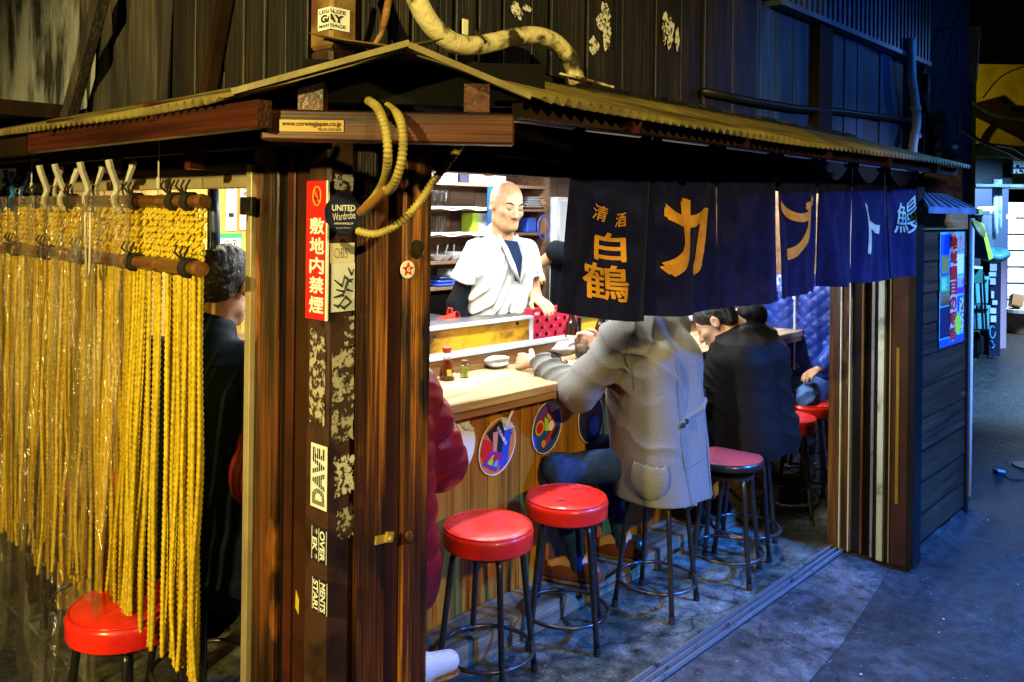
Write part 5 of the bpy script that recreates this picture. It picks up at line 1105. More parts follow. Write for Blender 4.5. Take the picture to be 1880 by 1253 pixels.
pl_(0, 0, 1, 1, 'cyan_print', 0, 'sheet'); pl_(.02, .62, .38, .98, 'blue_print', 1); pl_(.05, .64, .34, .80, 'brass', 2); pl_(.0, .48, .46, .62, 'green_print', 2); pl_(.03, .36, .40, .48, 'wood_rail', 2); pl_(.02, .08, .48, .35, 'navy_print', 2); pl_(.62, .82, .97, .97, 'picture_print', 2); pl_(.64, .62, .97, .80, 'white_print', 2); pl_(.66, .44, .98, .58, 'purple_print', 2); pl_(.72, .28, .98, .42, 'blue_print', 2); pl_(.80, .10, .98, .40, 'torn_white', 3); pl_(.0, .0, 1, .07, 'blue_print', 2)
MB().lathe((a.x + (b.x - a.x) * .72, YP - .010, zb_ + (za - zb_) * .17), [(0, .002), (.055, .002), (.055, 0)], 16, rot).build('print', M['lime_print'], po); pl_(.42, .03, .64, .99, 'pink_print', 3)
lt = MB(); 
for i, ch in enumerate('地域一目の昭街'): write(lt, ch, (a.x + (b.x - a.x) * .53, YP - .0102, za - (za - zb_) * (.09 + .136 * i)), rX, uZ, (b.x - a.x) * .26, (za - zb_) * .115, .04)
lt.build('lettering', M['red_print'], po)
lt = MB()
for i in range(26): v_ = .50 + .008 * (i % 13); u_ = .06 if i < 13 else .70; lt.lohi((a.x + (b.x - a.x) * u_, YP - .0095, zb_ + (za - zb_) * v_), (a.x + (b.x - a.x) * (u_ + random.uniform(.14, .26)), YP - .0088, zb_ + (za - zb_) * (v_ + .003)))
lt.build('small_print', M['white_print'], po)
aw = thing('side_awning', 'small blue-grey metal canopy above the plank wall', 'canopy', (4.6, 1.25, 1.68))
p0, p1 = at(1705, 385, Y=1.20), at(1794, 376, Y=1.20)
MB().add([(p0.x, 1.20, 1.668), (p1.x, 1.20, 1.668), (p1.x, 1.20, 1.640), (p0.x, 1.20, 1.640), (4.30, 1.345, 1.735), (p1.x, 1.345, 1.735), (p1.x, 1.345, 1.71), (4.30, 1.345, 1.71)], [(0, 1, 2, 3), (4, 5, 1, 0), (7, 6, 5, 4), (3, 2, 6, 7), (0, 3, 7, 4), (1, 5, 6, 2)]).build('metal_sheet', M['awning_metal'], aw)
for k in range(6): x = p0.x + (p1.x - p0.x) * (k + .5) / 6; MB().beam((x, 1.20, 1.672), (x + .36 * (1 - (k + .5) / 6), 1.34, 1.738), .012, .006).build('seam', M['awning_metal'], aw)
MB().lohi((p1.x - .01, 1.190, 1.642), (p1.x + .06, 1.198, 1.668)).build('tag_plate', M['lime_print'], aw)
mi = MB(); mi.lathe((p1.x + .05, 1.22, 1.56), [(0, 0), (.05, .01), (.052, .02), (.03, .035)], 16, Matrix.Rotation(R(60), 3, 'X')); solo('yellow_lamp_cup', mi, M['yellow_paint_and_lit'], 'small yellow round fitting under the metal canopy end', 'fitting')

# ================================================================== UPPER RIGHT AND THE ALLEY BEYOND
dp = [at(x, y, Y=1.56) for x, y in ((1672, 70), (1674, 140), (1680, 185), (1683, 225), (1677, 262), (1675, 290))]
dpo = thing('downpipe', 'pale dirty rain pipe on the blue-lit plank wall', 'pipe', tuple(dp[-1])); MB().tube(smooth_path(dp), .024, 10).build('pipe', M['pipe_white'], dpo, smooth=True)
for y in (200, 250): c = at(1681, y, Y=1.56); MB().lathe(c, [(.026, -.012), (.030, -.012), (.030, .012), (.026, .012)], 12).build('collar', M['pipe_white'], dpo)
rw = thing('recessed_wall', 'dark blue recessed wall with meters right of the rain pipe', 'wall', (5.8, 1.9, 2.2))
for k in range(8): MB().lohi((5.32 + k * .21, 1.86, 1.4), (5.32 + k * .21 + .205, 1.90, 3.6)).build('panel', M['meter_blue'], rw)
c = at(1722, 245, Y=1.72); mt_ = thing('electric_meter', 'dark blue rounded electric meter box on the wall', 'meter', tuple(c)); MB().box(c, (.24, .16, .26)).build('case', M['meter_blue'], mt_, bevel=.03); MB().lathe(c + V((.01, -.02, -.14)), [(.05, -.14), (.09, -.12), (.10, .0), (.11, .06)], 16).build('lower_cup', M['meter_blue'], mt_, smooth=True); MB().box(c + V((.13, -.07, .05)), (.05, .05, .14)).build('cover', M['awning_metal'], mt_, bevel=.005)
c = at(1700, 170, Y=1.7); solo('warning_tube', MB().tube([c + V((0, 0, .11)), c + V((0, 0, -.11))], .022, 8), M['pipe_white'], 'short pale tube above the electric meter', 'tube', smooth=True)
c = at(1694, 240, Y=1.75); solo('strip_post', MB().lohi((c.x - .02, 1.74, 1.7), (c.x + .02, 1.78, 2.65)), M['awning_metal'], 'narrow pale metal strip left of the electric meter', 'strip')
for (x0, x1, mt, lab, y0_) in ((1766, 1772, 'wood_rail', 'thin rusty orange post at the alley mouth', 60), (1774, 1784, 'meter_blue', 'blue post beside the rusty one', 60), (1785, 1791, 'yellow_paint_and_lit', 'yellow lit pipe post at the alley mouth', 130)):
    c0, c1 = at(x0, 300, Y=1.95), at(x1, 300, Y=1.95); solo('alley_post', MB().lohi((c0.x, 1.95, .0), (c1.x, 1.99, at(x0, y0_, Y=1.95).z)), M[mt], lab, 'post', 'posts at the alley mouth')
c = at(1781, 100, Y=1.9); wb = thing('wall_lantern', 'tall orange rimmed box lamp high at the alley mouth', 'lamp', tuple(c)); MB().box(c, (.10, .12, .42), (.06, 0, .2)).build('case', M['wood_rail'], wb, bevel=.008); MB().box(c + V((-.02, -.062, -.02)), (.06, .006, .26), (.06, 0, .2)).build('face', M['pale_paper'], wb)
wires = [((1700, 210), (1745, 228), (1800, 260), (1850, 280), (1900, 306)), ((1698, 205), (1750, 222), (1806, 262), (1860, 272), (1900, 300)), ((1784, 190), (1810, 205), (1850, 216), (1900, 222)), ((1784, 186), (1815, 210), (1855, 219), (1900, 226)), ((1712, 95), (1690, 150), (1716, 190)), ((1735, 120), (1750, 60), (1772, 8)), ((1745, 130), (1728, 185), (1716, 208)), ((1760, 60), (1762, 130), (1775, 175)), ((1805, 180), (1840, 140), (1885, 120)), ((1722, 60), (1755, 45), (1768, 10)), ((1710, 330), (1735, 320), (1752, 345), (1760, 330))]
for i, wv in enumerate(wires):
    m_ = MB().tube(smooth_path([at(x, y, Y=1.66 + .02 * i) for x, y in wv]), .011 if i < 2 else .006, 5)
    solo('wire', m_, M['cable_black'] if i in (0, 1, 8) else (M['yellow_paint_and_lit'] if i in (2, 3) else M['meter_blue']), ['thick black wire sagging to the right edge', 'second black wire just above the thick one', 'yellow lit wire at the alley mouth, upper', 'yellow lit wire at the alley mouth, lower', 'thin wire falling past the pale tube', 'wire rising to the lantern box', 'wire above the electric meter', 'wire beside the orange box lamp', 'black wire crossing the yellow soffit', 'bent wire at the top right', 'curled wire under the electric meter'][i], 'wire', 'loose wires at the alley mouth', smooth=True)
def far(px, py, d): return at(px, py, D=d)
fr_ = Matrix((RT, FW, UP)).transposed()
def fbox(p0, p1, d, depth, name=None):
    a_, b_ = far(*p0, d), far(*p1, d); c_ = (a_ + b_) / 2 + FW * (depth / 2); return MB().box(c_, (abs((b_ - a_).dot(RT)), depth, abs(a_.z - b_.z)), fr_)
solo('yellow_duct', MB().tube([far(1782, 276, 7.4), far(1900, 282, 7.4)], .058, 12), M['yellow_paint_and_lit'], 'horizontal yellow pipe across the alley', 'pipe', smooth=True)
solo('alley_soffit', fbox((1788, 118), (2010, 195), 9.4, .2), M['yellow_paint_and_lit'], 'yellow lit soffit panel at the top right', 'soffit')
solo('soffit_flank', MB().poly([far(1788, 195, 9.2), far(1835, 182, 9.2), (far(2000, 330, 9.2)), far(1900, 250, 9.2)], FW * .3), M['dark_wood'], 'dark sloping beam under the yellow soffit', 'beam')
ar = thing('alley_gable', 'dim olive wall with a curved hood and sign letters in the alley', 'wall', tuple(far(1840, 260, 9.6))); fbox((1786, 205), (2040, 345), 9.7, .2).build('panel', M['yellow_paint_and_lit'], ar); MB().tube([far(1800 + 52 * (1 - math.cos(t * math.pi / 20)) * .9, 285 - 62 * math.sin(t * math.pi / 20), 9.5) for t in range(21)], .03, 6).build('hood', M['dark_wood'], ar)
sp_ = fbox((1858, 296), (1925, 320), 8.8, .04); so = solo('shop_sign', sp_, M['black_print'], 'black sign with pale block letters at the right edge', 'sign'); lt = MB(); c = far(1891, 302, 8.79); write(lt, 'PILFER', c, RT, UP, .34, .062, .05); c = far(1891, 315, 8.79); write(lt, 'FLY.MEN', c, RT, UP, .34, .045, .05); lt.build('lettering', M['white_print'], so)
solo('dark_shutter', fbox((1790, 290), (1858, 345), 8.9, .2), M['black_paint'], 'black shutter under the yellow pipe', 'shutter')
solo('alley_canopy', fbox((1792, 338), (1960, 345), 8.6, .6), M['awning_metal'], 'thin pale canopy edge over the alley stalls', 'canopy')
bwl = thing('bright_wall', 'bright white tiled wall at the end of the alley', 'wall', tuple(far(1880, 640, 13.5)))
for k in range(9): fbox((1845, 372 + 30 * k), (2100, 401.9 + 30 * k), 13.5 , .1).build('panel', M['wall_white'], bwl)
fbox((1786, 330), (1848, 660), 13.4, .15).build('side_panel', M['meter_blue'], bwl)
solo('blue_tarp', MB().poly([far(1786, 398, 8.4), far(1806, 420, 8.3), far(1817, 466, 8.3), far(1812, 476, 8.4), far(1786, 474, 8.5)], FW * .25), M['tarp_blue'], 'bright blue cloth hanging in the alley', 'tarp')
ed = MB().poly([far(1800, 408, 8.25), far(1806, 412, 8.25), far(1824, 474, 8.25), far(1816, 478, 8.25)], FW * .03); solo('striped_tape', ed, M['lime_print'], 'yellow and white tape edge along the blue cloth', 'tape')
solo('air_duct_box', fbox((1796, 395), (1824, 452), 9.0, .4), M['steel'], 'shiny dark duct box above the blue cloth', 'duct'); solo('tank_shelf', fbox((1794, 386), (1828, 392), 8.8, .5), M['wall_white'], 'bright pale shelf above the duct box', 'shelf')
for (px, lab) in ((1827, 'white pipe with elbow, left of the pair in the alley'), (1834, 'white pipe, right of the pair in the alley')): solo('alley_pipe', MB().tube([far(px, 330, 8.8), far(px, 440 - (px - 1827) * 3, 8.8)], .03, 8), M['pipe_white'], lab, 'pipe', 'white pipes in the alley', smooth=True)
cr = thing('green_crate', 'green plastic crate on top of the pale totes', 'crate', tuple(far(1794, 520, 8.6))); fbox((1784, 492), (1804, 520), 8.6, .5).build('crate_body', M['crate_green'], cr); fbox((1784, 490), (1804, 494), 8.55, .55).build('crate_rim', M['wall_white'], cr)
for (p0, p1, lab) in (((1782, 508), (1816, 560), 'pale green tote box, upper of the tied stack'), ((1782, 561), (1818, 608), 'pale green tote box, lower of the tied stack')):
    t_ = thing('tote_box', lab, 'tote', tuple(far(p1[0], p1[1], 8.8)), 'tied tote boxes'); fbox(p0, p1, 8.8, .6).build('tote_body', M['tote_cyan'], t_, bevel=.02); fbox((p0[0] - 1, p0[1]), (p1[0] + 1, p0[1] + 6), 8.76, .66).build('tote_lid', M['tote_cyan'], t_)
for px in (1799, 1805): solo('tie_cord', MB().tube([far(px, 500, 8.72), far(px + 6, 606, 8.72)], .012, 5), M['cable_black'], 'left black cord tied round the totes' if px == 1799 else 'right black cord tied round the totes', 'cord', 'cords round the totes')
solo('trolley_bags', fbox((1784, 611), (1812, 660), 8.9, .5), M['black_paint'], 'black bags under the stacked totes', 'bag', bevel=.06)
pc_ = thing('sticker_post', 'dark blue post covered with white stickers', 'post', tuple(far(1832, 655, 9.9))); fbox((1818, 470), (1836, 655), 9.9, .2).build('shaft', M['navy_print'], pc_); fbox((1837, 468), (1847, 640), 9.95, .2).build('side_face', M['pink_print'], pc_)
for (x0, y0_, x1, y1_) in ((1818, 485, 1830, 498), (1816, 500, 1829, 508), (1818, 511, 1828, 523), (1820, 535, 1825, 548), (1822, 552, 1831, 560), (1818, 566, 1829, 576), (1819, 580, 1829, 592)): fbox((x0, y0_), (x1, y1_), 9.86, .02).build('sticker', M['wall_white'], pc_)
gr = MB().tube([far(1822 + 5 * math.cos(t * .5), 610 + 11 * math.sin(t * .5), 9.87) for t in range(12)], .008, 4); gr.tube([far(1820, 625, 9.87), far(1826, 635, 9.87), far(1822, 640, 9.87)], .008, 4); gr.build('graffiti', M['cyan_print'], pc_)
tb_ = thing('trash_bin', 'beige round trash bin by the bright wall', 'bin', tuple(far(1866, 612, 12.2))); c = far(1866, 612, 12.2); MB().lathe((c.x, c.y, c.z), [(0, 0), (.16, 0), (.19, .30), (.20, .31), (.20, .34), (0, .36)], 20).build('bin_body', M['beige_plastic'], tb_, smooth='auto'); MB().lathe((c.x, c.y, c.z + .30), [(.195, 0), (.21, .0), (.21, .05), (.195, .05)], 20).build('bin_rim', M['wall_white'], tb_)
solo('bin_stand', MB().box((c.x, c.y, c.z / 2 - .01), (.45, .45, c.z - .02)), M['meter_blue'], 'low dark stand under the beige trash bin', 'stand'); solo('carton', MB().box((c.x - .04, c.y, c.z + .46), (.18, .14, .16), (.2, .3, .5)), M['cardboard'], 'small open cardboard box on the trash bin', 'box')
solo('green_bag', MB().grid(lambda u, v: far(1826, 468, 9.5) + V((.16 * math.cos(u * 6.28) * math.sin(v * 3.14), .16 * math.sin(u * 6.28) * math.sin(v * 3.14), .07 * math.cos(v * 3.14) + .02 * math.sin(u * 19))), 16, 8), M['tote_cyan'], 'crumpled greenish bag on top of the sticker post', 'bag', smooth=True)
solo('glow_standin', MB().tube([far(1796, 384, 8.75), far(1826, 383, 8.75)], .022, 8), M['standin_glow'], 'added glowing tube standing in for brightness over the pale alley shelf', 'lamp', smooth=True); solo('glow_standin', MB().box(far(1856, 398, 12.6), (.3, .05, .06)), M['standin_glow'], 'added glowing strip before the white tiled wall', 'lamp')  # glowing shapes added to stand in for bright patches of the alley
solo('alley_step', fbox((1830, 648), (1990, 662), 10.8, 2.4), M['pink_print'], 'pinkish lit step at the foot of the bright wall', 'step')
# unseen fixtures: the implied street lamps and the added blue fills
for nm, loc_, tgt, lab, g_ in (('street_lamp', STREET_WARM, (1.3, 1.9, 1.5), 'warm yellow street lamp head on a bracket', 'warm_glow'), ('street_lamp', FRONT_WARM, (1.7, 1.5, 1.5), 'second warm street lamp head across the street', 'warm_glow'), ('street_lamp', BLUE_A, (3.9, 1.4, .9), 'blue neon lit lamp head across the street', 'blue_glow'), ('street_lamp', BLUE_FILL, (4.0, 1.55, 2.15), 'added blue fill lamp head tinting the upper plank wall', 'blue_glow'), ('street_lamp', BLUE_B, (3.2, .9, 0), 'second blue lamp head over the street', 'blue_glow')):
    d_ = (V(tgt) - V(loc_)).normalized(); t_ = thing(nm, lab, 'lamp', loc_, 'street lamps'); q_ = V((0, 0, -1)).rotation_difference(d_).to_matrix()
    MB().lathe(V(loc_) - d_ * .05, [(.18, -.02), (.19, -.02), (.10, .10), (.03, .14), (0, .14)], 16, q_).build('lamp_shade', M['steel'], t_)
    MB().tube([V(loc_) - d_ * .18, V(loc_) - d_ * .18 + V((0, 0, .6))], .02, 6).build('bracket', M['black_paint'], t_)
lb2 = thing('alley_lamp', 'socket of the added blue fill light at the alley mouth', 'lamp', MOUTH_FILL); MB().lathe(V(MOUTH_FILL) + V((0, 0, .07)), [(0, 0), (.05, .0), (.03, .06), (0, .07)], 12).build('socket', M['black_paint'], lb2)
for q, lb_ in ((ALLEY_A, 'fluorescent lamp box before the bright white wall'), (ALLEY_B, 'fluorescent lamp box over the tote stack')): solo('alley_lamp', MB().box(V(q) + V((0, 0, .12)), (.9, .2, .1)), M['white_plastic'], lb_, 'lamp', 'alley lamps')
# ================================================================== PEOPLE: smooth-union bodies meshed by surface nets
class SDF:
    def __init__(s, h): s.h = h; s.ops = []
    def cap(s, a, b, ra, rb=None, k=.02, rip=None):
        a, b = np.array(a, float), np.array(b, float); rb = ra if rb is None else rb
        s.ops.append(('cap', a, b, ra, rb, k, rip, np.minimum(a - ra, b - rb) - .03, np.maximum(a + ra, b + rb) + .03)); return s
    def ell(s, c, r, fr=None, k=.02, sub=False):
        c = np.array(c, float); r = np.array(r, float); fr = np.eye(3) if fr is None else np.array(fr, float); m_ = np.abs(fr.T) @ r
        s.ops.append(('sub' if sub else 'ell', c, r, fr, k, None, None, c - m_ - .03, c + m_ + .03)); return s
    def cut(s, p, n): s.ops.append(('cut', np.array(p, float), np.array(n, float), 0, 0, 0, None, None, None)); return s
    def disp(s, fn): s.ops.append(('disp', fn, 0, 0, 0, 0, None, None, None)); return s
    def mesh(s):
        h = s.h; lo = np.min([o[7] for o in s.ops if o[7] is not None], 0) - 2 * h; hi = np.max([o[8] for o in s.ops if o[8] is not None], 0) + 2 * h
        n = np.ceil((hi - lo) / h).astype(int) + 1; ax = [lo[i] + h * np.arange(n[i]) for i in range(3)]; D = np.full(n, .12, np.float32)
        for o in s.ops:
            if o[0] in ('cap', 'ell', 'sub'):
                i0 = np.maximum(0, np.floor((o[7] - o[5 if o[0] == 'cap' else 4] - lo) / h).astype(int)) if True else 0
                i1 = np.minimum(n, np.ceil((o[8] + o[5 if o[0] == 'cap' else 4] - lo) / h).astype(int) + 1)
                sl = tuple(slice(i0[j], i1[j]) for j in range(3)); P = [ax[j][sl[j]] for j in range(3)]
                P = np.stack(np.meshgrid(*P, indexing='ij'), -1)
            if o[0] == 'cap':
                _, a, b, ra, rb, k, rip, _, _ = o; ab = b - a; L2 = max(1e-9, ab @ ab); t = np.clip(((P - a) @ ab) / L2, 0, 1)
                r = ra + (rb - ra) * t
                if rip: r = r + rip[0] * (np.abs(np.sin(np.pi * t * rip[1] + rip[2])) ** .6 - .6)
                d = np.linalg.norm(P - a - t[..., None] * ab, axis=-1) - r
            elif o[0] in ('ell', 'sub'):
                _, c, r, fr, k = o[:5]; q = (P - c) @ fr.T; k0 = np.linalg.norm(q / r, axis=-1); k1 = np.linalg.norm(q / (r * r), axis=-1); d = k0 * (k0 - 1) / np.maximum(k1, 1e-6)
            if o[0] in ('cap', 'ell'):
                cur = D[sl]; hh = np.clip(.5 + .5 * (cur - d) / k, 0, 1); D[sl] = cur * (1 - hh) + d * hh - k * hh * (1 - hh)
            elif o[0] == 'sub':
                cur = D[sl]; d2 = -d; hh = np.clip(.5 - .5 * (cur - d2) / k, 0, 1); D[sl] = cur * (1 - hh) + d2 * hh + k * hh * (1 - hh)
            elif o[0] == 'cut':
                _, p, nn = o[:3]; pl = (ax[0][:, None, None] - p[0]) * nn[0] + (ax[1][None, :, None] - p[1]) * nn[1] + (ax[2][None, None, :] - p[2]) * nn[2]; D = np.maximum(D, pl.astype(np.float32))
            elif o[0] == 'disp':
                idx = np.nonzero(np.abs(D) < .045); Pn = np.stack([ax[j][idx[j]] for j in range(3)], -1); D[idx] += o[1](Pn).astype(np.float32)
        S = D < 0; corners = [S[i:n[0] - 1 + i, j:n[1] - 1 + j, k:n[2] - 1 + k] for i in (0, 1) for j in (0, 1) for k in (0, 1)]
        cnt = sum(c.astype(np.int8) for c in corners); cells = np.nonzero((cnt > 0) & (cnt < 8)); vid = np.full(n - 1, -1, np.int32); vid[cells] = np.arange(len(cells[0]))
        base = np.stack(cells, -1); acc = np.zeros((len(base), 3)); num = np.zeros(len(base))
        off = [(0, 0, 0), (1, 0, 0), (0, 1, 0), (0, 0, 1), (1, 1, 0), (1, 0, 1), (0, 1, 1), (1, 1, 1)]
        for e0, e1 in [(0, 1), (0, 2), (0, 3), (1, 4), (1, 5), (2, 4), (2, 6), (3, 5), (3, 6), (4, 7), (5, 7), (6, 7)]:
            o0, o1 = np.array(off[e0]), np.array(off[e1]); d0 = D[tuple((base + o0).T)]; d1 = D[tuple((base + o1).T)]; m_ = (d0 < 0) != (d1 < 0); t = np.where(m_, d0 / np.where(m_, d0 - d1, 1), 0)
            acc += np.where(m_[:, None], o0 + t[:, None] * (o1 - o0), 0); num += m_
        vs = lo + h * (base + acc / np.maximum(num, 1)[:, None]); F = []
        for axis in range(3):
            a2, a3 = (axis + 1) % 3, (axis + 2) % 3; s0 = [slice(None)] * 3; s1 = [slice(None)] * 3; s0[axis] = slice(0, n[axis] - 1); s1[axis] = slice(1, n[axis])
            ch = S[tuple(s0)] != S[tuple(s1)]; ch_i = np.stack(np.nonzero(ch), -1); ch_i = ch_i[(ch_i[:, a2] > 0) & (ch_i[:, a3] > 0) & (ch_i[:, a2] < n[a2] - 1) & (ch_i[:, a3] < n[a3] - 1)]
            e2 = np.zeros(3, int); e2[a2] = 1; e3 = np.zeros(3, int); e3[a3] = 1
            q = [vid[tuple(c.T)] for c in (ch_i - e2 - e3, ch_i - e3, ch_i, ch_i - e2)]; q = np.stack(q, -1); fl = ~S[tuple(ch_i.T)]; q[fl] = q[fl][:, ::-1]; F.append(q)
        F = np.concatenate(F); F = F[(F >= 0).all(1)]
        return vs, F
    def build(s, name, mat_, parent):
        vs, F = s.mesh(); o_ = np.array(wloc(parent)); me = bpy.data.meshes.new(name); me.from_pydata((vs - o_).tolist(), [], F.tolist()); me.materials.append(mat_)
        me.polygons.foreach_set('use_smooth', [True] * len(me.polygons)); me.update()
        ob = bpy.data.objects.new(name, me); COL.objects.link(ob); ob.parent = parent; return ob
def nrm(v_): v_ = np.array(v_, float); return v_ / np.linalg.norm(v_)
def hframe(F, U):
    F = nrm(F); Rr = nrm(np.cross(F, U)); U = np.cross(Rr, F); return F, Rr, U
def add_head(S, c, F, U, neck, sc=1.0, su=1.0):
    F, Rr, U = hframe(F, U); c = np.array(c, float); fr = np.stack([Rr, F, U])
    P = lambda r, f, u: c + (Rr * r + F * f + U * u * su) * sc; E = S.ell; S.ell = lambda c_, r_, *a_, **k_: E(c_, np.array(r_) * sc, *a_, **k_)
    S.cap(neck, P(0, -.015, -.06), .058, .054, .02)
    S.ell(P(0, -.012, .035), (.076, .096, .090), fr, .02); S.ell(P(0, .028, -.035), (.062, .066, .082), fr, .03); S.ell(P(0, .070, -.098), (.026, .020, .017), fr, .03)
    S.cap(P(.045, .02, -.075), P(.02, .065, -.098), .018, .016, .03); S.cap(P(-.045, .02, -.075), P(-.02, .065, -.098), .018, .016, .03)
    for q in (1, -1):
        S.ell(P(q * .040, .062, -.020), (.022, .022, .018), fr, .02); S.ell(P(q * .032, .094, .012), (.017, .013, .011), fr, .012, sub=True); S.ell(P(q * .031, .078, .011), (.0145, .0125, .0105), fr, .004)
        S.ell(P(q * .079, -.008, -.002), (.011, .020, .031), fr, .008); S.ell(P(q * .088, -.002, .002), (.007, .010, .018), fr, .006, sub=True); S.ell(P(q * .011, .098, -.034), (.009, .010, .008), fr, .008)
    S.cap(P(.036, .080, .029), P(-.036, .080, .029), .009, .009, .014); S.cap(P(0, .088, .016), P(0, .108, -.030), .0075, .0115, .010)
    S.cap(P(.018, .084, -.058), P(-.018, .084, -.058), .0065, .0065, .008); S.cap(P(.014, .082, -.070), P(-.014, .082, -.070), .0075, .0075, .008)
    S.ell = E; return P, fr
def face_bits(par, P, fr, lips=True, brow=True):
    for q in (1, -1):
        if brow:
            b_ = MB(); b_.tube([V(P(q * .014, .0905, .030)), V(P(q * .030, .0905, .036)), V(P(q * .050, .078, .031))], [.0024, .0038, .0016], 6); b_.build('eyebrow', M['hair'], par, smooth=True)
        b_ = MB(); b_.tube([V(P(q * .018, .0862, .0035)), V(P(q * .031, .0902, .0015)), V(P(q * .045, .0835, .0045))], [.001, .0020, .001], 6); b_.build('eyelash', M['hair'], par, smooth=True)
    if lips:
        b_ = MB(); b_.tube([V(P(-.021, .0865, -.0635)), V(P(0, .0915, -.0615)), V(P(.021, .0865, -.0635))], [.002, .0042, .002], 6); b_.tube([V(P(-.017, .0865, -.069)), V(P(0, .0905, -.0705)), V(P(.017, .0865, -.069))], [.002, .0045, .002], 6); b_.build('lips', M['lip'], par, smooth=True)
def add_hand(S, w_, d, n, th, curl=.5, sc=1.0):
    """w wrist, d direction of the fingers, n out of the palm, th side the thumb is on"""
    w_ = np.array(w_, float); d = nrm(d); n = nrm(np.array(n, float) - d * np.dot(n, d)); sd = np.cross(d, n); sd = sd * (1 if np.dot(sd, th) > 0 else -1)
    for k in range(4): S.cap(w_, w_ + d * .075 * sc + sd * (.027 - .018 * k) * sc, .019 * sc, .0115 * sc, .012)
    for k, L in enumerate((.070, .078, .072, .056)):
        p = w_ + d * .078 * sc + sd * (.028 - .0187 * k) * sc; a = .25 * curl; q = d * math.cos(a) + n * math.sin(a)
        for j, (fr_, r0, r1) in enumerate(((.45, .0092, .0085), (.32, .0085, .008), (.23, .008, .0068))):
            p2 = p + q * L * fr_ * sc; S.cap(p, p2, r0 * sc, r1 * sc, .004); p = p2; a += curl * (.95 if j == 0 else .7); q = d * math.cos(a) + n * math.sin(a)
    p = w_ + d * .022 * sc + sd * .024 * sc; q = nrm(d * .7 + sd * .75 + n * .35); p2 = p + q * .040 * sc; S.cap(p, p2, .0125 * sc, .0105 * sc, .01); q = nrm(d * .95 + sd * .15 + n * .5 * curl + n * .1); S.cap(p2, p2 + q * .030 * sc, .0100 * sc, .0082 * sc, .005)
def noise3(P, f, seed=0):
    r = np.random.default_rng(seed); out = np.zeros(len(P))
    for i in range(6): k = r.normal(size=3) * f; out += np.sin(P @ k + r.uniform(0, 6.28))
    return out / 3.5
def folds(amp, f, axis, seed=0, wob=.8):
    ax_ = nrm(axis)
    def fn(P):
        s_ = np.sin(f * (P @ ax_) + wob * 2.2 * noise3(P, 9, seed)); m_ = np.clip(.6 + .9 * noise3(P, 8, seed + 5), 0, 1); return amp * .75 * ((np.abs(s_) + .02) ** .6 - .75) * m_ + amp * .35 * noise3(P, 15, seed + 9)
    return fn
def near_seg(a, b, r, fn):
    a, b = np.array(a, float), np.array(b, float); ab = b - a; L2 = ab @ ab
    def g_(P):
        t = np.clip(((P - a) @ ab) / L2, 0, 1); d = np.linalg.norm(P - a - t[:, None] * ab, axis=-1); w_ = np.clip(1.5 - d / r, 0, 1); return fn(P) * w_
    return g_
def shoe(par, heel, toe, mt, sole_mt, up=(0, 0, 1), name='shoe', sc=1.0):
    heel, toe = np.array(heel, float), np.array(toe, float); d = nrm(toe - heel); L = np.linalg.norm(toe - heel); s_ = SDF(.006)
    s_.cap(heel + np.array([0, 0, .042]), heel + d * L * .45 + np.array([0, 0, .036]), .040 * sc, .038 * sc, .02); s_.cap(heel + d * L * .45 + np.array([0, 0, .034]), toe - d * .03 + np.array([0, 0, .026]), .040 * sc, .032 * sc, .03); s_.cap(heel + np.array([0, 0, .05]), heel + d * .02 + np.array([0, 0, .085]), .036 * sc, .034 * sc, .02)
    s_.cut(heel + np.array([0, 0, .012]), (0, 0, -1)); s_.cut(heel + np.array([0, 0, .093]), (0, 0, 1)); o = s_.build(name, mt, par)
    s2 = SDF(.006); s2.cap(heel + np.array([0, 0, .006]), heel + d * L * .45 + np.array([0, 0, .006]), .043 * sc, .041 * sc, .02); s2.cap(heel + d * L * .45 + np.array([0, 0, .006]), toe - d * .03 + np.array([0, 0, .006]), .043 * sc, .037 * sc, .02); s2.cut(heel + np.array([0, 0, .014]), (0, 0, 1)); s2.cut(heel, (0, 0, -1)); s2.build('sole', sole_mt, o)
    lc = MB()
    for k in range(4): q = heel + d * (L * .42 + .016 * k) + np.array([0, 0, .075 - .006 * k]); sd = np.cross(d, [0, 0, 1]); lc.tube([V(q - sd * .018), V(q + np.array([0, 0, .004])), V(q + sd * .018)], .0022, 4)
    lc.build('lace', sole_mt if mt is not M['shoe_white'] else M['steel'], o)
    return o
def body_base(S, J):
    """torso, arms and legs under the clothes; J = joints"""
    S.cap(J['pel'], J['chest'], .085, .085, .03); S.cap(J['chest'], J['neck'], .07, .052, .03); S.cap(J['shL'], J['shR'], .042, .042, .02)
    for q in 'LR':
        if 'el' + q in J: S.cap(J['sh' + q], J['el' + q], .045, .036, .02); S.cap(J['el' + q], J['wr' + q], .035, .025, .015)
        if 'kn' + q in J: S.cap(J['hip' + q], J['kn' + q], .075, .052, .03); S.cap(J['kn' + q], J['an' + q], .050, .034, .02); S.cap(J['an' + q], np.array(J['an' + q]) + nrm(J.get('ft' + q, (0, 1, 0))) * .12 + np.array([0, 0, -.05]), .034, .026, .02)
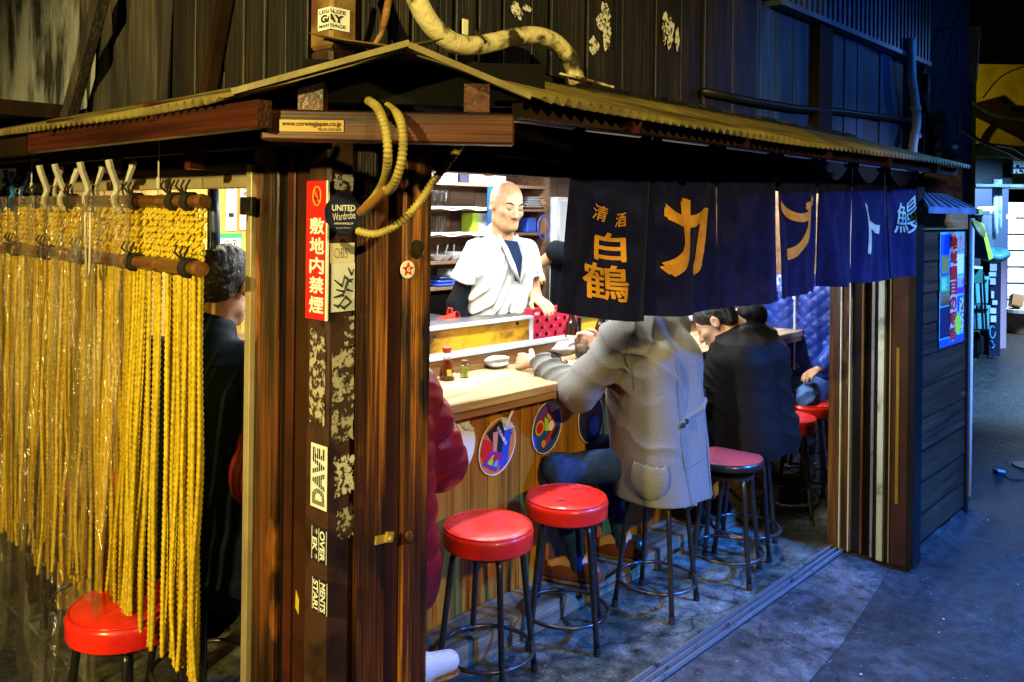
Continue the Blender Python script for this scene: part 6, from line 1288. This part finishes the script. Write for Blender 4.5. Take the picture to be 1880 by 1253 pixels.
def trousers(par, J, mt, seed, r=(.092, .066, .062, .052), hem=.10, name='trousers'):
    s_ = SDF(.009)
    for q in 'LR':
        h_, k_, a_ = (np.array(J[x + q], float) for x in ('hip', 'kn', 'an')); s_.cap(h_, k_, r[0], r[1], .03); s_.cap(k_, a_ + (k_ - a_) * hem / max(.1, np.linalg.norm(k_ - a_)), r[2], r[3], .02)
    s_.cap(J['hipL'], J['hipR'], .10, .10, .03); s_.cap(J['pel'], np.array(J['pel']) + np.array([0, 0, .10]), .105, .10, .03)
    for q in 'LR': s_.disp(near_seg(J['kn' + q], J['an' + q], .14, folds(.016, 60, (0, .3, 1), seed))); s_.disp(near_seg(J['hip' + q], J['kn' + q], .16, folds(.014, 45, (.5, 1, .3), seed + 3)))
    return s_.build(name, mt, par)
def hair_cap(par, P, fr, c, back=.0, mt=None, front=.072, low=-.055, thick=1.08, fade=None):
    s_ = SDF(.006); s_.ell(P(0, -.014, .040), (.078 * thick, .098 * thick, .091 * thick), fr, .01); s_.ell(P(0, -.060, -.02), (.066, .045, .055), fr, .02)
    F_, R_, U_ = fr[1], fr[0], fr[2]
    s_.cut(P(0, front, .055), nrm(F_ * 1.0 - U_ * .55)); s_.cut(P(0, -.06, low), nrm(-U_ + F_ * .15)); s_.cut(P(0, .005, -.012), nrm(F_ * .75 - U_ * 1.0))
    s_.disp(lambda Q: .0025 * noise3(Q, 130, 4) + .0035 * noise3(Q, 45, 7)); return s_.build('hair', mt or M['hair'], par)

# ---- the cook
def cook():
    base = (3.10, 2.93, 0); t_ = thing('person', 'bald cook in a white short-sleeved jacket looking down behind the counter', 'person', base)
    fwd = nrm((-.25, -1, 0)); side = np.cross(fwd, [0, 0, 1])   # side = his right hand
    sh = lambda r, f, z: np.array([3.10, 2.95, .04]) + side * r + fwd * f + np.array([0, 0, z])
    hF = nrm((-.27, -.95, -.24)); S = SDF(.0045)
    J = dict(pel=sh(0, 0, .95), chest=sh(0, .0, 1.28), neck=sh(0, .0, 1.46), shL=sh(-.150, 0, 1.395), shR=sh(.150, 0, 1.395), elL=sh(-.190, .02, 1.16), wrL=np.array(at(983, 545, D=4.05)), elR=sh(.225, -.05, 1.13), wrR=sh(.20, .02, .93), hipL=sh(-.09, 0, .92), hipR=sh(.09, 0, .92), knL=sh(-.1, .02, .5), knR=sh(.1, .02, .5), anL=sh(-.1, 0, .09), anR=sh(.1, 0, .09), ftL=fwd, ftR=fwd)
    body_base(S, J); hc = sh(0, .040, 1.612); P, fr = add_head(S, hc, hF, (.06, 0, 1), J['neck'], 1.0, .90)
    add_hand(S, J['wrL'], nrm(fwd * .9 + np.array([0, 0, -.35])), (0, 0, -1), side, .35); add_hand(S, J['wrR'], nrm(fwd * .4 + np.array([0, 0, -1])), -side, fwd, .6)
    b_ = S.build('body', M['skin_light'], t_); face_bits(t_, P, fr)
    for q in (1, -1): MB().tube([V(P(q * .017, .0895, .031)), V(P(q * .034, .0915, .039)), V(P(q * .054, .076, .032))], [.0030, .0050, .002], 6).build('eyebrow', M['hair'], t_, smooth=True); MB().tube([V(P(q * .006, .107, -.039)), V(P(q * .010, .104, -.041))], .0022, 5).build('nostril', M['lip'], t_)
    s_ = SDF(.007)    # jacket
    for q in (-1, 1): s_.cap(sh(q * .060, 0, .86), sh(q * .074, .005, 1.33), .100, .100, .05)
    s_.cap(sh(-.135, 0, 1.39), sh(.135, 0, 1.39), .062, .062, .05); s_.cap(sh(0, -.02, 1.40), sh(0, -.03, 1.47), .085, .068, .03)
    for q in 'LR':
        A_, B_ = J['sh' + q], J['el' + q]; s2 = SDF(.006); s2.cap(A_, B_, .056, .086 if q == 'R' else .076, .02); s2.cut(A_ + (B_ - A_) * .62, nrm(B_ - A_)); s2.disp(near_seg(A_, B_, .12, folds(.022, 52, nrm(B_ - A_) + side * .5, 17))); s2.build('short_sleeve', M['white_cloth'], t_)
    
    s_.ell(sh(0, .09, 1.46), (.05, .07, .11), np.stack([side, fwd, [0, 0, 1]]), .01, sub=True)
    for q, el, shd in ((1, J['elR'], J['shR']), (-1, J['elL'], J['shL'])): s_.disp(near_seg(sh(q * .12, .05, 1.15), sh(q * .15, .05, 1.30), .15, folds(.026, 62, side * q * .9 + np.array([0, 0, .8]), 3 + q)))
    s_.disp(near_seg(sh(0, .1, .95), sh(0, .1, 1.1), .28, folds(.018, 34, nrm(side + np.array([0, 0, .5])), 8))); s_.build('jacket', M['white_cloth'], t_)
    vv = [sh(0.0270, 0.0760, 1.445), sh(-0.0315, 0.0980, 1.44), sh(-0.0558, 0.1040, 1.36), sh(-0.0405, 0.1140, 1.27), sh(-0.0270, 0.1120, 1.24), sh(0.0000, 0.1100, 1.34), sh(0.0234, 0.0940, 1.41)]
    MB().poly([V(q) + V(fwd) * .004 for q in vv], V(-fwd) * .03).build('undershirt', M['navy_tee'], t_, bevel=.003)
    lap = MB(); lap.tube([V(sh(0.0540, 0.0610, 1.47)), V(sh(0.0405, 0.0980, 1.41)), V(sh(0.0108, 0.1230, 1.32)), V(sh(-0.0288, 0.1280, 1.235))], [.006, .012, .014, .005], 8); lap.tube([V(sh(-0.0495, 0.0610, 1.47)), V(sh(-0.0675, 0.0980, 1.40)), V(sh(-0.0612, 0.1200, 1.31)), V(sh(-0.0324, 0.1280, 1.235))], [.006, .010, .011, .004], 8); lap.tube([V(sh(-0.0306, 0.1230, 1.23)), V(sh(-0.0765, 0.1180, 1.08)), V(sh(-0.0810, 0.1140, .95))], .004, 6); lap.build('lapel', M['white_cloth'], t_, smooth=True)
    MB().box(V(sh(-.135, .125, 1.285)), (.012, .006, .014)).build('stitch_mark', M['cyan_print'], t_)
    sl = SDF(.007); sl.cap(J['shR'], J['elR'], .042, .045, .02); sl.cap(J['elR'], J['wrR'], .048, .036, .02); sl.build('sleeve', M['black_sleeve'], t_)
    trousers(t_, J, M['black_sleeve'], 4); 
    for q in 'LR': shoe(t_, J['an' + q] * [1, 1, 0] + [0, 0, .0] - fwd * .05, J['an' + q] * [1, 1, 0] + fwd * .20, M['shoe_leather'], M['rubber'])
cook()
# ---- grey coat
def grey():
    t_ = thing('person', 'person in a grey tweed coat sitting on a stool, head behind the navy curtain', 'person', (3.0, 1.92, 0)); J = dict(
        pel=(2.99, 1.93, .62), chest=(2.99, 1.97, .98), neck=(3.0, 2.05, 1.21), shL=(2.815, 2.0, 1.135), shR=(3.19, 2.02, 1.14), elL=(2.71, 2.13, .905), wrL=(2.735, 2.385, .985), elR=(3.30, 2.2, .94), wrR=(3.25, 2.42, 1.01),
        hipL=(2.985, 1.95, .60), hipR=(3.10, 1.95, .60), knL=(2.69, 2.22, .575), knR=(3.05, 2.27, .575), anL=(2.765, 2.17, .205), anR=(3.10, 2.19, .20), ftL=(-.35, 1, 0), ftR=(-.35, 1, 0)); J = {k: np.array(v_) for k, v_ in J.items()}
    S = SDF(.006); body_base(S, J); P, fr = add_head(S, (3.0, 2.11, 1.385), (-.15, 1, -.35), (0, .3, 1), J['neck'])
    add_hand(S, J['wrL'] + [0, .012, 0], (.0, 1, -.05), (.9, .2, -.4), (0, .3, 1), 1.25); add_hand(S, J['wrR'], (-.35, .9, .1), (-.9, -.2, 0), (0, 0, 1), .8)
    S.build('body', M['skin'], t_); face_bits(t_, P, fr); hair_cap(t_, P, fr, None)
    s_ = SDF(.0065)
    for q in (-1, 1):
        s_.cap((3.02 + q * .070, 1.895, .38), (3.0 + q * .09, 1.955, 1.02), .138, .125, .06); s_.cap((3.0 + q * .09, 1.955, 1.0), (3.0 + q * .10, 2.01, 1.10), .122, .088, .05)
    s_.cap(J['shL'], J['shR'], .078, .078, .05); s_.cap((3.0, 2.01, 1.15), (3.0, 2.045, 1.235), .085, .068, .04)
    s_.cap((2.93, 1.99, .40), (2.92, 2.05, .9), .10, .09, .05); s_.cap((3.10, 2.02, .52), (3.10, 2.05, .9), .10, .09, .06)
    s_.cap(J['shL'], J['elL'], .082, .072, .04); s_.cap(J['elL'], J['wrL'] + (J['elL'] - J['wrL']) * .12, .070, .050, .03); s_.cap(J['shR'], J['elR'], .080, .070, .04); s_.cap(J['elR'], J['wrR'] + (J['elR'] - J['wrR']) * .12, .066, .050, .03)
    s_.disp(near_seg(J['elL'], J['wrL'], .10, folds(.036, 52, J['wrL'] - J['elL'] + np.array([.14, 0, .20]), 2, 1.5))); s_.disp(near_seg(J['shL'], J['elL'], .13, folds(.036, 42, (.35, .5, -.8), 5, 1.5)))
    s_.disp(near_seg((2.83, 1.88, .75), (2.84, 1.9, 1.0), .12, folds(.018, 34, (.6, .5, 1), 9, 1.5))); s_.disp(near_seg((3.0, 1.8, .5), (3.0, 1.85, .9), .26, folds(.010, 22, (1, .3, .25), 12, .8)))
    s_.cut((2.84, 1.9, .475), (-.04, 0, -1)); s_.build('coat', M['grey_tweed'], t_)
    sm = MB()    # seams and details lie on the coat
    def onto(pts, r=.0028, name='seam'):
        ob = t_.children[[c.name.split('.')[0] for c in t_.children].index('coat')]; o_ = wloc(t_); out = []
        for p in pts:
            p = V(p); ok, loc_, nn, _ = ob.closest_point_on_mesh(p - o_); out.append(loc_ + o_ + nn * .0008)
        return out
    sm.tube(onto([(2.72, 1.93, 1.16), (2.74, 1.92, 1.08), (2.76, 1.92, 1.0), (2.79, 1.93, .93)]), .0026, 4); sm.tube(onto([(2.95, 1.75, 1.1), (2.93, 1.74, 1.0), (2.92, 1.74, .85), (2.93, 1.74, .7), (2.95, 1.72, .6), (2.96, 1.72, .45)]), .0026, 4)
    sm.tube(onto([(3.14, 1.76, 1.1), (3.13, 1.75, .9), (3.13, 1.74, .7), (3.14, 1.72, .46)]), .0024, 4); sm.tube(onto([(2.72, 1.95, .93), (2.72, 2.0, .9), (2.71, 2.1, .85), (2.72, 2.2, .88), (2.72, 2.32, .94)]), .0024, 4); sm.tube(onto([(2.92, 1.72, .62), (3.0, 1.7, .63), (3.08, 1.7, .64), (3.16, 1.72, .66)]), .002, 4); sm.build('seam', M['seam_grey'], t_)
    bt = SDF(.005); q = onto([(2.93, 1.73, .80), (3.0, 1.73, .82), (3.1, 1.73, .84), (3.2, 1.76, .86)])
    for i in range(3): bt.cap(q[i], q[i + 1], .012, .012, .01)
    bt.build('half_belt', M['grey_tweed'], t_); bb = MB()
    for k in (q[0], q[0].lerp(q[1], .55)): d_ = (V((2.99, 1.95, k.z)) - k).normalized(); bb.lathe(k - d_ * .012, [(0, .005), (.011, .004), (.012, 0)], 12, V((0, 0, 1)).rotation_difference(-d_).to_matrix())
    q2 = onto([(3.24, 1.80, .88)])[0]; bb.box(q2, (.02, .02, .03)); bb.build('button', M['black_print'], t_)
    # gaping patch pocket on the left side
    pk = SDF(.006); ctr = onto([(2.80, 1.86, .60)])[0]; d_ = nrm(np.array(ctr) - np.array([2.99, 1.93, .60])); tn = nrm(np.cross([0, 0, 1], d_)); frp = np.stack([tn, d_, [0, 0, 1]])
    pk.ell(np.array(ctr) + d_ * -.006, (.075, .030, .095), frp, .01); pk.cut(np.array(ctr) + [0, 0, .055], nrm(np.array([0, 0, 1]) + d_ * .25 + tn * .2)); pk.ell(np.array(ctr) + d_ * -.006 + [0, 0, .06], (.06, .022, .05), frp, .006, sub=True); pk.build('pocket', M['grey_tweed'], t_)
    cu = SDF(.005); w0 = J['wrL'] + (J['elL'] - J['wrL']) * .14; cu.cap(w0, w0 + (J['elL'] - J['wrL']) * .10, .050, .053, .01); cu.cut(w0, nrm(J['wrL'] - J['elL'])); cu.build('cuff', M['grey_tweed'], t_)
    trousers(t_, J, M['denim'], 6, r=(.078, .066, .062, .052), hem=.11); 
    for q in 'LR': SDF(.006).cap(J['an' + q] + (J['kn' + q] - J['an' + q]) * .36, J['an' + q] + [0, 0, -.03], .045, .038, .01).build('sock', M['denim'], t_)
    shoe(t_, (2.79, 2.12, .108), (2.70, 2.36, .108), M['shoe_leather'], M['shoe_sole'], sc=1.08); shoe(t_, (3.13, 2.13, .108), (3.05, 2.37, .108), M['shoe_leather'], M['shoe_sole'], sc=1.08)
    return J
JG = grey()
q = at(1118, 645, Y=2.42); bk = thing('menu_book', 'tan folded menu book held open by the person in grey', 'book', tuple(q))
MB().box(q, (.085, .012, .115), (.15, -.25, .2)).build('cover', M['wallet_tan'], bk, bevel=.002); MB().box(q + V((-.035, -.012, -.03)), (.022, .012, .17), (.1, -.45, .2)).build('page_edge', M['yellow_print'], bk); MB().box(q + V((-.02, .004, -.05)), (.05, .01, .10), (.1, -.4, .2)).build('page', M['white_print'], bk)
# ---- black jacket
def black():
    t_ = thing('person', 'person in a black velvet jacket bent forward over the counter', 'person', (3.8, 1.97, 0)); J = dict(
        pel=(3.80, 1.93, .62), chest=(3.78, 1.98, .93), neck=(3.81, 1.99, 1.10), shL=(3.67, 1.99, .98), shR=(3.99, 2.03, 1.03), elL=(3.64, 2.10, .76), wrL=(3.70, 2.30, .735), elR=(4.03, 2.16, .8), wrR=(3.86, 2.33, .76),
        hipL=(3.71, 1.97, .60), hipR=(3.89, 1.97, .60), knL=(3.66, 2.29, .58), knR=(3.92, 2.29, .58), anL=(3.70, 2.20, .20), anR=(3.92, 2.2, .20)); J = {k: np.array(v_) for k, v_ in J.items()}
    S = SDF(.005); body_base(S, J); P, fr = add_head(S, (3.695, 2.08, 1.10), (-.35, .75, -.62), (-.1, .6, .9), J['neck'])
    add_hand(S, J['wrL'], (.25, .9, .12), (.8, -.2, .2), (0, 0, 1), .7); add_hand(S, J['wrR'], (-.35, .9, .1), (-.8, -.2, .1), (0, 0, 1), .8)
    S.build('body', M['skin'], t_); face_bits(t_, P, fr); hair_cap(t_, P, fr, None, thick=1.06)
    s_ = SDF(.008)
    for q in (-1, 1): s_.cap((3.80 + q * .10, 1.91, .56), (3.78 + q * .10, 1.95, .93), .155, .135, .06); s_.cap((3.79 + q * .09, 1.94, .92), (3.82 + q * .08, 1.97, 1.02), .13, .09, .06)
    s_.cap(J['shL'], J['shR'], .075, .075, .05); s_.cap((3.83, 1.96, 1.06), (3.815, 1.98, 1.13), .08, .062, .03); s_.cap((3.77, 2.05, .62), (3.79, 2.04, .92), .10, .09, .06)
    s_.cap(J['shL'], J['elL'], .075, .068, .04); s_.cap(J['elL'], J['wrL'], .066, .045, .03); s_.cap(J['shR'], J['elR'], .075, .066, .04); s_.cap(J['elR'], J['wrR'], .062, .045, .03)
    s_.disp(near_seg(J['shL'], J['elL'], .12, folds(.024, 55, (.3, .3, -1), 21, .8))); s_.disp(near_seg((3.9, 1.83, .65), (3.9, 1.86, .95), .24, folds(.022, 34, (.25, .2, 1), 25, 1.0))); s_.cut((3.8, 1.9, .50), (0, 0, -1)); s_.build('jacket', M['black_velvet'], t_)
    c_ = SDF(.006); c_.cap((3.77, 2.05, 1.03), (3.835, 1.955, 1.14), .048, .064, .03); c_.build('collar', M['black_velvet'], t_)
    trousers(t_, J, M['navy_jacket'], 8)
    for q in 'LR': shoe(t_, J['an' + q] * [1, 1, 0] + [0, -.05, .11], J['an' + q] * [1, 1, 0] + [0, .15, .11], M['black_velvet'], M['rubber'])
black()
# ---- blue quilted coat, sits sideways at the end
def quilt():
    t_ = thing('person', 'person in a shiny blue quilted jacket with hand on thigh at the far end', 'person', (5.10, 2.28, 0)); f = nrm((-1, -.18, 0)); sd = np.cross(f, [0, 0, 1])
    o = np.array([5.06, 2.27, 0]); L = lambda r, ff, z: o + sd * r + f * ff + np.array([0, 0, z])
    J = dict(pel=L(0, 0, .64), chest=L(0, .02, 1.02), neck=L(0, .03, 1.24), shL=L(-.19, .02, 1.17), shR=L(.19, .02, 1.17), elL=L(-.27, .06, .90), wrL=L(-.17, .23, .735), elR=L(.28, .1, .95), wrR=L(.22, .32, .98), hipL=L(-.09, .02, .60), hipR=L(.09, .02, .60), knL=L(-.12, .36, .58), knR=L(.10, .36, .58), anL=L(-.12, .30, .19), anR=L(.10, .32, .19), ftL=f, ftR=f)
    S = SDF(.006); body_base(S, J); P, fr = add_head(S, L(0, .06, 1.42), nrm(f + np.array([0, .2, -.15])), (0, 0, 1), J['neck']); add_hand(S, J['wrL'], nrm(f * .8 + sd * .35 + np.array([0, 0, -.2])), (0, 0, -1), sd, .5); add_hand(S, J['wrR'], f, -sd, (0, 0, 1), .7)
    S.build('body', M['skin_light'], t_); face_bits(t_, P, fr); hair_cap(t_, P, fr, None)
    s_ = SDF(.008)
    for q in (-1, 1): s_.cap(L(q * .08, 0, .66), L(q * .09, .01, 1.10), .135, .125, .05)
    s_.cap(J['shL'], J['shR'], .085, .085, .05); s_.cap(L(0, 0, 1.18), L(0, .01, 1.28), .085, .075, .03); s_.cap(J['shL'], J['elL'], .082, .070, .04); s_.cap(J['elL'], J['wrL'] + (J['elL'] - J['wrL']) * .12, .068, .052, .03); s_.cap(J['shR'], J['elR'], .082, .07, .04); s_.cap(J['elR'], J['wrR'], .068, .05, .03)
    def qu(Q):
        r = (Q - o) @ sd; z = Q[:, 2]; a = np.abs(np.sin((r * .9 + z) * 42)); b = np.abs(np.sin((r * .9 - z) * 42)); return .009 * (1 - np.minimum(a, b) ** .5) - .003 + .003 * noise3(Q, 30, 3)
    s_.disp(qu); s_.cut(L(0, 0, .66), (0, 0, -1)); s_.build('quilted_jacket', M['puffer_blue'], t_)
    z_ = MB(); z_.tube([V(L(.0, .13, 1.25)), V(L(0, .15, 1.1)), V(L(0, .145, .9)), V(L(0, .14, .7))], .006, 6); z_.tube([V(L(.05, .12, 1.27)), V(L(.03, .145, 1.2)), V(L(.0, .152, 1.12))], .008, 6); z_.build('zipper', M['white_frame'], t_)
    trousers(t_, J, M['denim_light'], 14)
    for q in 'LR': shoe(t_, J['an' + q] * [1, 1, 0] + [0, 0, .105] - f * .05, J['an' + q] * [1, 1, 0] + [0, 0, .105] + f * .19, M['shoe_leather'], M['rubber'])
quilt()
# ---- dark red puffer
def red():
    t_ = thing('person', 'person in a dark red puffer jacket and jeans, mostly behind the corner board', 'person', (1.60, 2.06, 0)); J = dict(
        pel=(1.595, 2.05, .62), chest=(1.595, 2.08, .92), neck=(1.605, 2.14, 1.14), shL=(1.415, 2.10, 1.05), shR=(1.775, 2.10, 1.05), elL=(1.335, 2.2, .85), wrL=(1.455, 2.4, .97), elR=(1.905, 2.09, .80), wrR=(1.825, 2.30, .90),
        hipL=(1.505, 2.07, .60), hipR=(1.685, 2.07, .60), knL=(1.455, 2.26, .58), knR=(1.655, 2.26, .58), anL=(1.475, 2.2, .20), anR=(1.685, 2.0, .20), ftR=(1, -.25, 0)); J = {k: np.array(v_) for k, v_ in J.items()}
    S = SDF(.007); body_base(S, J); P, fr = add_head(S, (1.605, 2.2, 1.31), (0, 1, -.3), (0, .2, 1), J['neck']); add_hand(S, J['wrL'], (.1, 1, 0), (0, 0, -1), (1, 0, 0), .5); add_hand(S, J['wrR'], (-.3, 1, .1), (-.8, 0, -.3), (0, 0, 1), .8); S.build('body', M['skin'], t_); face_bits(t_, P, fr); hair_cap(t_, P, fr, None)
    s_ = SDF(.008)
    for q in (-1, 1): s_.cap((1.595 + q * .085, 2.05, .50), (1.595 + q * .09, 2.08, 1.0), .155, .13, .04, (.012, 6, .3))
    s_.cap(J['shL'], J['shR'], .09, .09, .05); s_.cap((1.605, 2.1, 1.08), (1.610, 2.13, 1.18), .095, .085, .03)
    for q in 'LR': s_.cap(J['sh' + q], J['el' + q], .100, .098, .03, (.014, 3, .5)); s_.cap(J['el' + q], J['wr' + q], .098, .058, .03, (.012, 3, 0))
    s_.disp(lambda Q: .0025 * noise3(Q, 24, 31)); s_.disp(near_seg(J['shR'], J['elR'], .14, folds(.007, 75, (.3, .2, 1), 33, .9))); s_.cut((1.595, 2, .42), (0, 0, -1)); s_.build('puffer_jacket', M['puffer_red'], t_)
    trousers(t_, J, M['denim'], 31); bu = MB(); bu.box((1.800, 2.0, .565), (.02, .02, .03)); bu.build('strap_buckle', M['steel'], t_)
    shoe(t_, (1.64, 2.03, .165), (1.875, 1.955, .185), M['shoe_white'], M['wood_panel'], sc=1.05); shoe(t_, (1.475, 2.15, .108), (1.475, 2.37, .108), M['shoe_white'], M['wood_panel'])
red()
# ---- dark jacket in the left entrance
def navy():
    t_ = thing('person', 'person in a dark navy jacket seen from behind through the left entrance', 'person', (1.36, 2.62, 0)); f = nrm((.82, .57, 0)); sd = np.cross(f, [0, 0, 1]); o = np.array([1.36, 2.62, 0]); L = lambda r, ff, z: o + sd * r + f * ff + np.array([0, 0, z])
    J = dict(pel=L(0, 0, .62), chest=L(0, .02, .98), neck=L(.0, .07, 1.19), shL=L(-.20, .03, 1.10), shR=L(.20, .03, 1.10), elL=L(-.27, .10, .86), wrL=L(-.18, .32, .96), elR=L(.27, .1, .86), wrR=L(.18, .32, .96), hipL=L(-.09, .02, .6), hipR=L(.09, .02, .6), knL=L(-.1, .36, .58), knR=L(.1, .36, .58), anL=L(-.1, .3, .2), anR=L(.1, .3, .2), ftL=f, ftR=f)
    S = SDF(.006); body_base(S, J); P, fr = add_head(S, L(.02, .10, 1.36), nrm(f + np.array([0, 0, -.25]) + sd * .1), (0, 0, 1), J['neck']); add_hand(S, J['wrL'], f, (0, 0, -1), sd, .5); add_hand(S, J['wrR'], f, (0, 0, -1), -sd, .5); S.build('body', M['skin'], t_); face_bits(t_, P, fr); hair_cap(t_, P, fr, None, thick=1.1, low=-.075)
    s_ = SDF(.008)
    for q in (-1, 1): s_.cap(L(q * .09, -.02, .45), L(q * .10, .0, 1.0), .155, .14, .05)
    s_.cap(J['shL'], J['shR'], .088, .088, .05); s_.cap(L(0, .03, 1.14), L(0, .055, 1.22), .09, .072, .03)
    for q in 'LR': s_.cap(J['sh' + q], J['el' + q], .085, .075, .04); s_.cap(J['el' + q], J['wr' + q], .072, .05, .03)
    s_.disp(folds(.009, 26, (.3, .4, 1), 41, 1.0)); s_.cut(L(0, 0, .40), (0, 0, -1)); s_.build('jacket', M['navy_jacket'], t_)
    trousers(t_, J, M['black_sleeve'], 44)
    for q in 'LR': shoe(t_, J['an' + q] * [1, 1, 0] + [0, 0, .105] - f * .05, J['an' + q] * [1, 1, 0] + [0, 0, .105] + f * .17, M['black_velvet'], M['rubber'])
navy()
# ---- second member of staff, only a forearm shows
def helper():
    q = at(1010, 480, D=4.75); b0 = np.array([q.x + .30, q.y + .0, 0]); t_ = thing('person', 'second cook in black sleeves, only a bent bare arm showing beside the curtain', 'person', tuple(b0)); f = nrm((-.3, -1, 0)); sd = np.cross(f, [0, 0, 1]); L = lambda r, ff, z: b0 + sd * r + f * ff + np.array([0, 0, z])
    el = np.array(at(1022, 462, D=4.72)); wr = np.array(at(980, 494, D=4.78))
    J = dict(pel=L(0, 0, .95), chest=L(0, 0, 1.25), neck=L(0, 0, 1.44), shL=L(-.18, 0, 1.38), shR=L(.16, 0, 1.38), elL=L(-.26, .04, 1.12), wrL=L(-.2, .24, 1.08), elR=el, wrR=wr, hipL=L(-.09, 0, .92), hipR=L(.09, 0, .92), knL=L(-.1, .02, .5), knR=L(.1, .02, .5), anL=L(-.1, 0, .09), anR=L(.1, 0, .09), ftL=f, ftR=f)
    S = SDF(.006); body_base(S, J); P, fr = add_head(S, L(0, .04, 1.62), f, (0, 0, 1), J['neck']); add_hand(S, wr, nrm(f + np.array([-.3, 0, -.4])), (0, 0, -1), sd, .5); add_hand(S, J['wrL'], f, (0, 0, -1), sd, .5); S.build('body', M['skin_light'], t_); face_bits(t_, P, fr); hair_cap(t_, P, fr, None)
    s_ = SDF(.008)
    for q in (-1, 1): s_.cap(L(q * .085, 0, .88), L(q * .09, 0, 1.30), .125, .115, .05)
    s_.cap(J['shL'], J['shR'], .075, .075, .04); s_.cap(J['shL'], J['elL'], .065, .06, .03); s_.cap(J['shR'], el, .065, .062, .03); s_.build('shirt', M['black_sleeve'], t_); trousers(t_, J, M['black_sleeve'], 51)
    for q in 'LR': shoe(t_, J['an' + q] * [1, 1, 0] - f * .05, J['an' + q] * [1, 1, 0] + f * .2, M['shoe_leather'], M['rubber'])
helper()
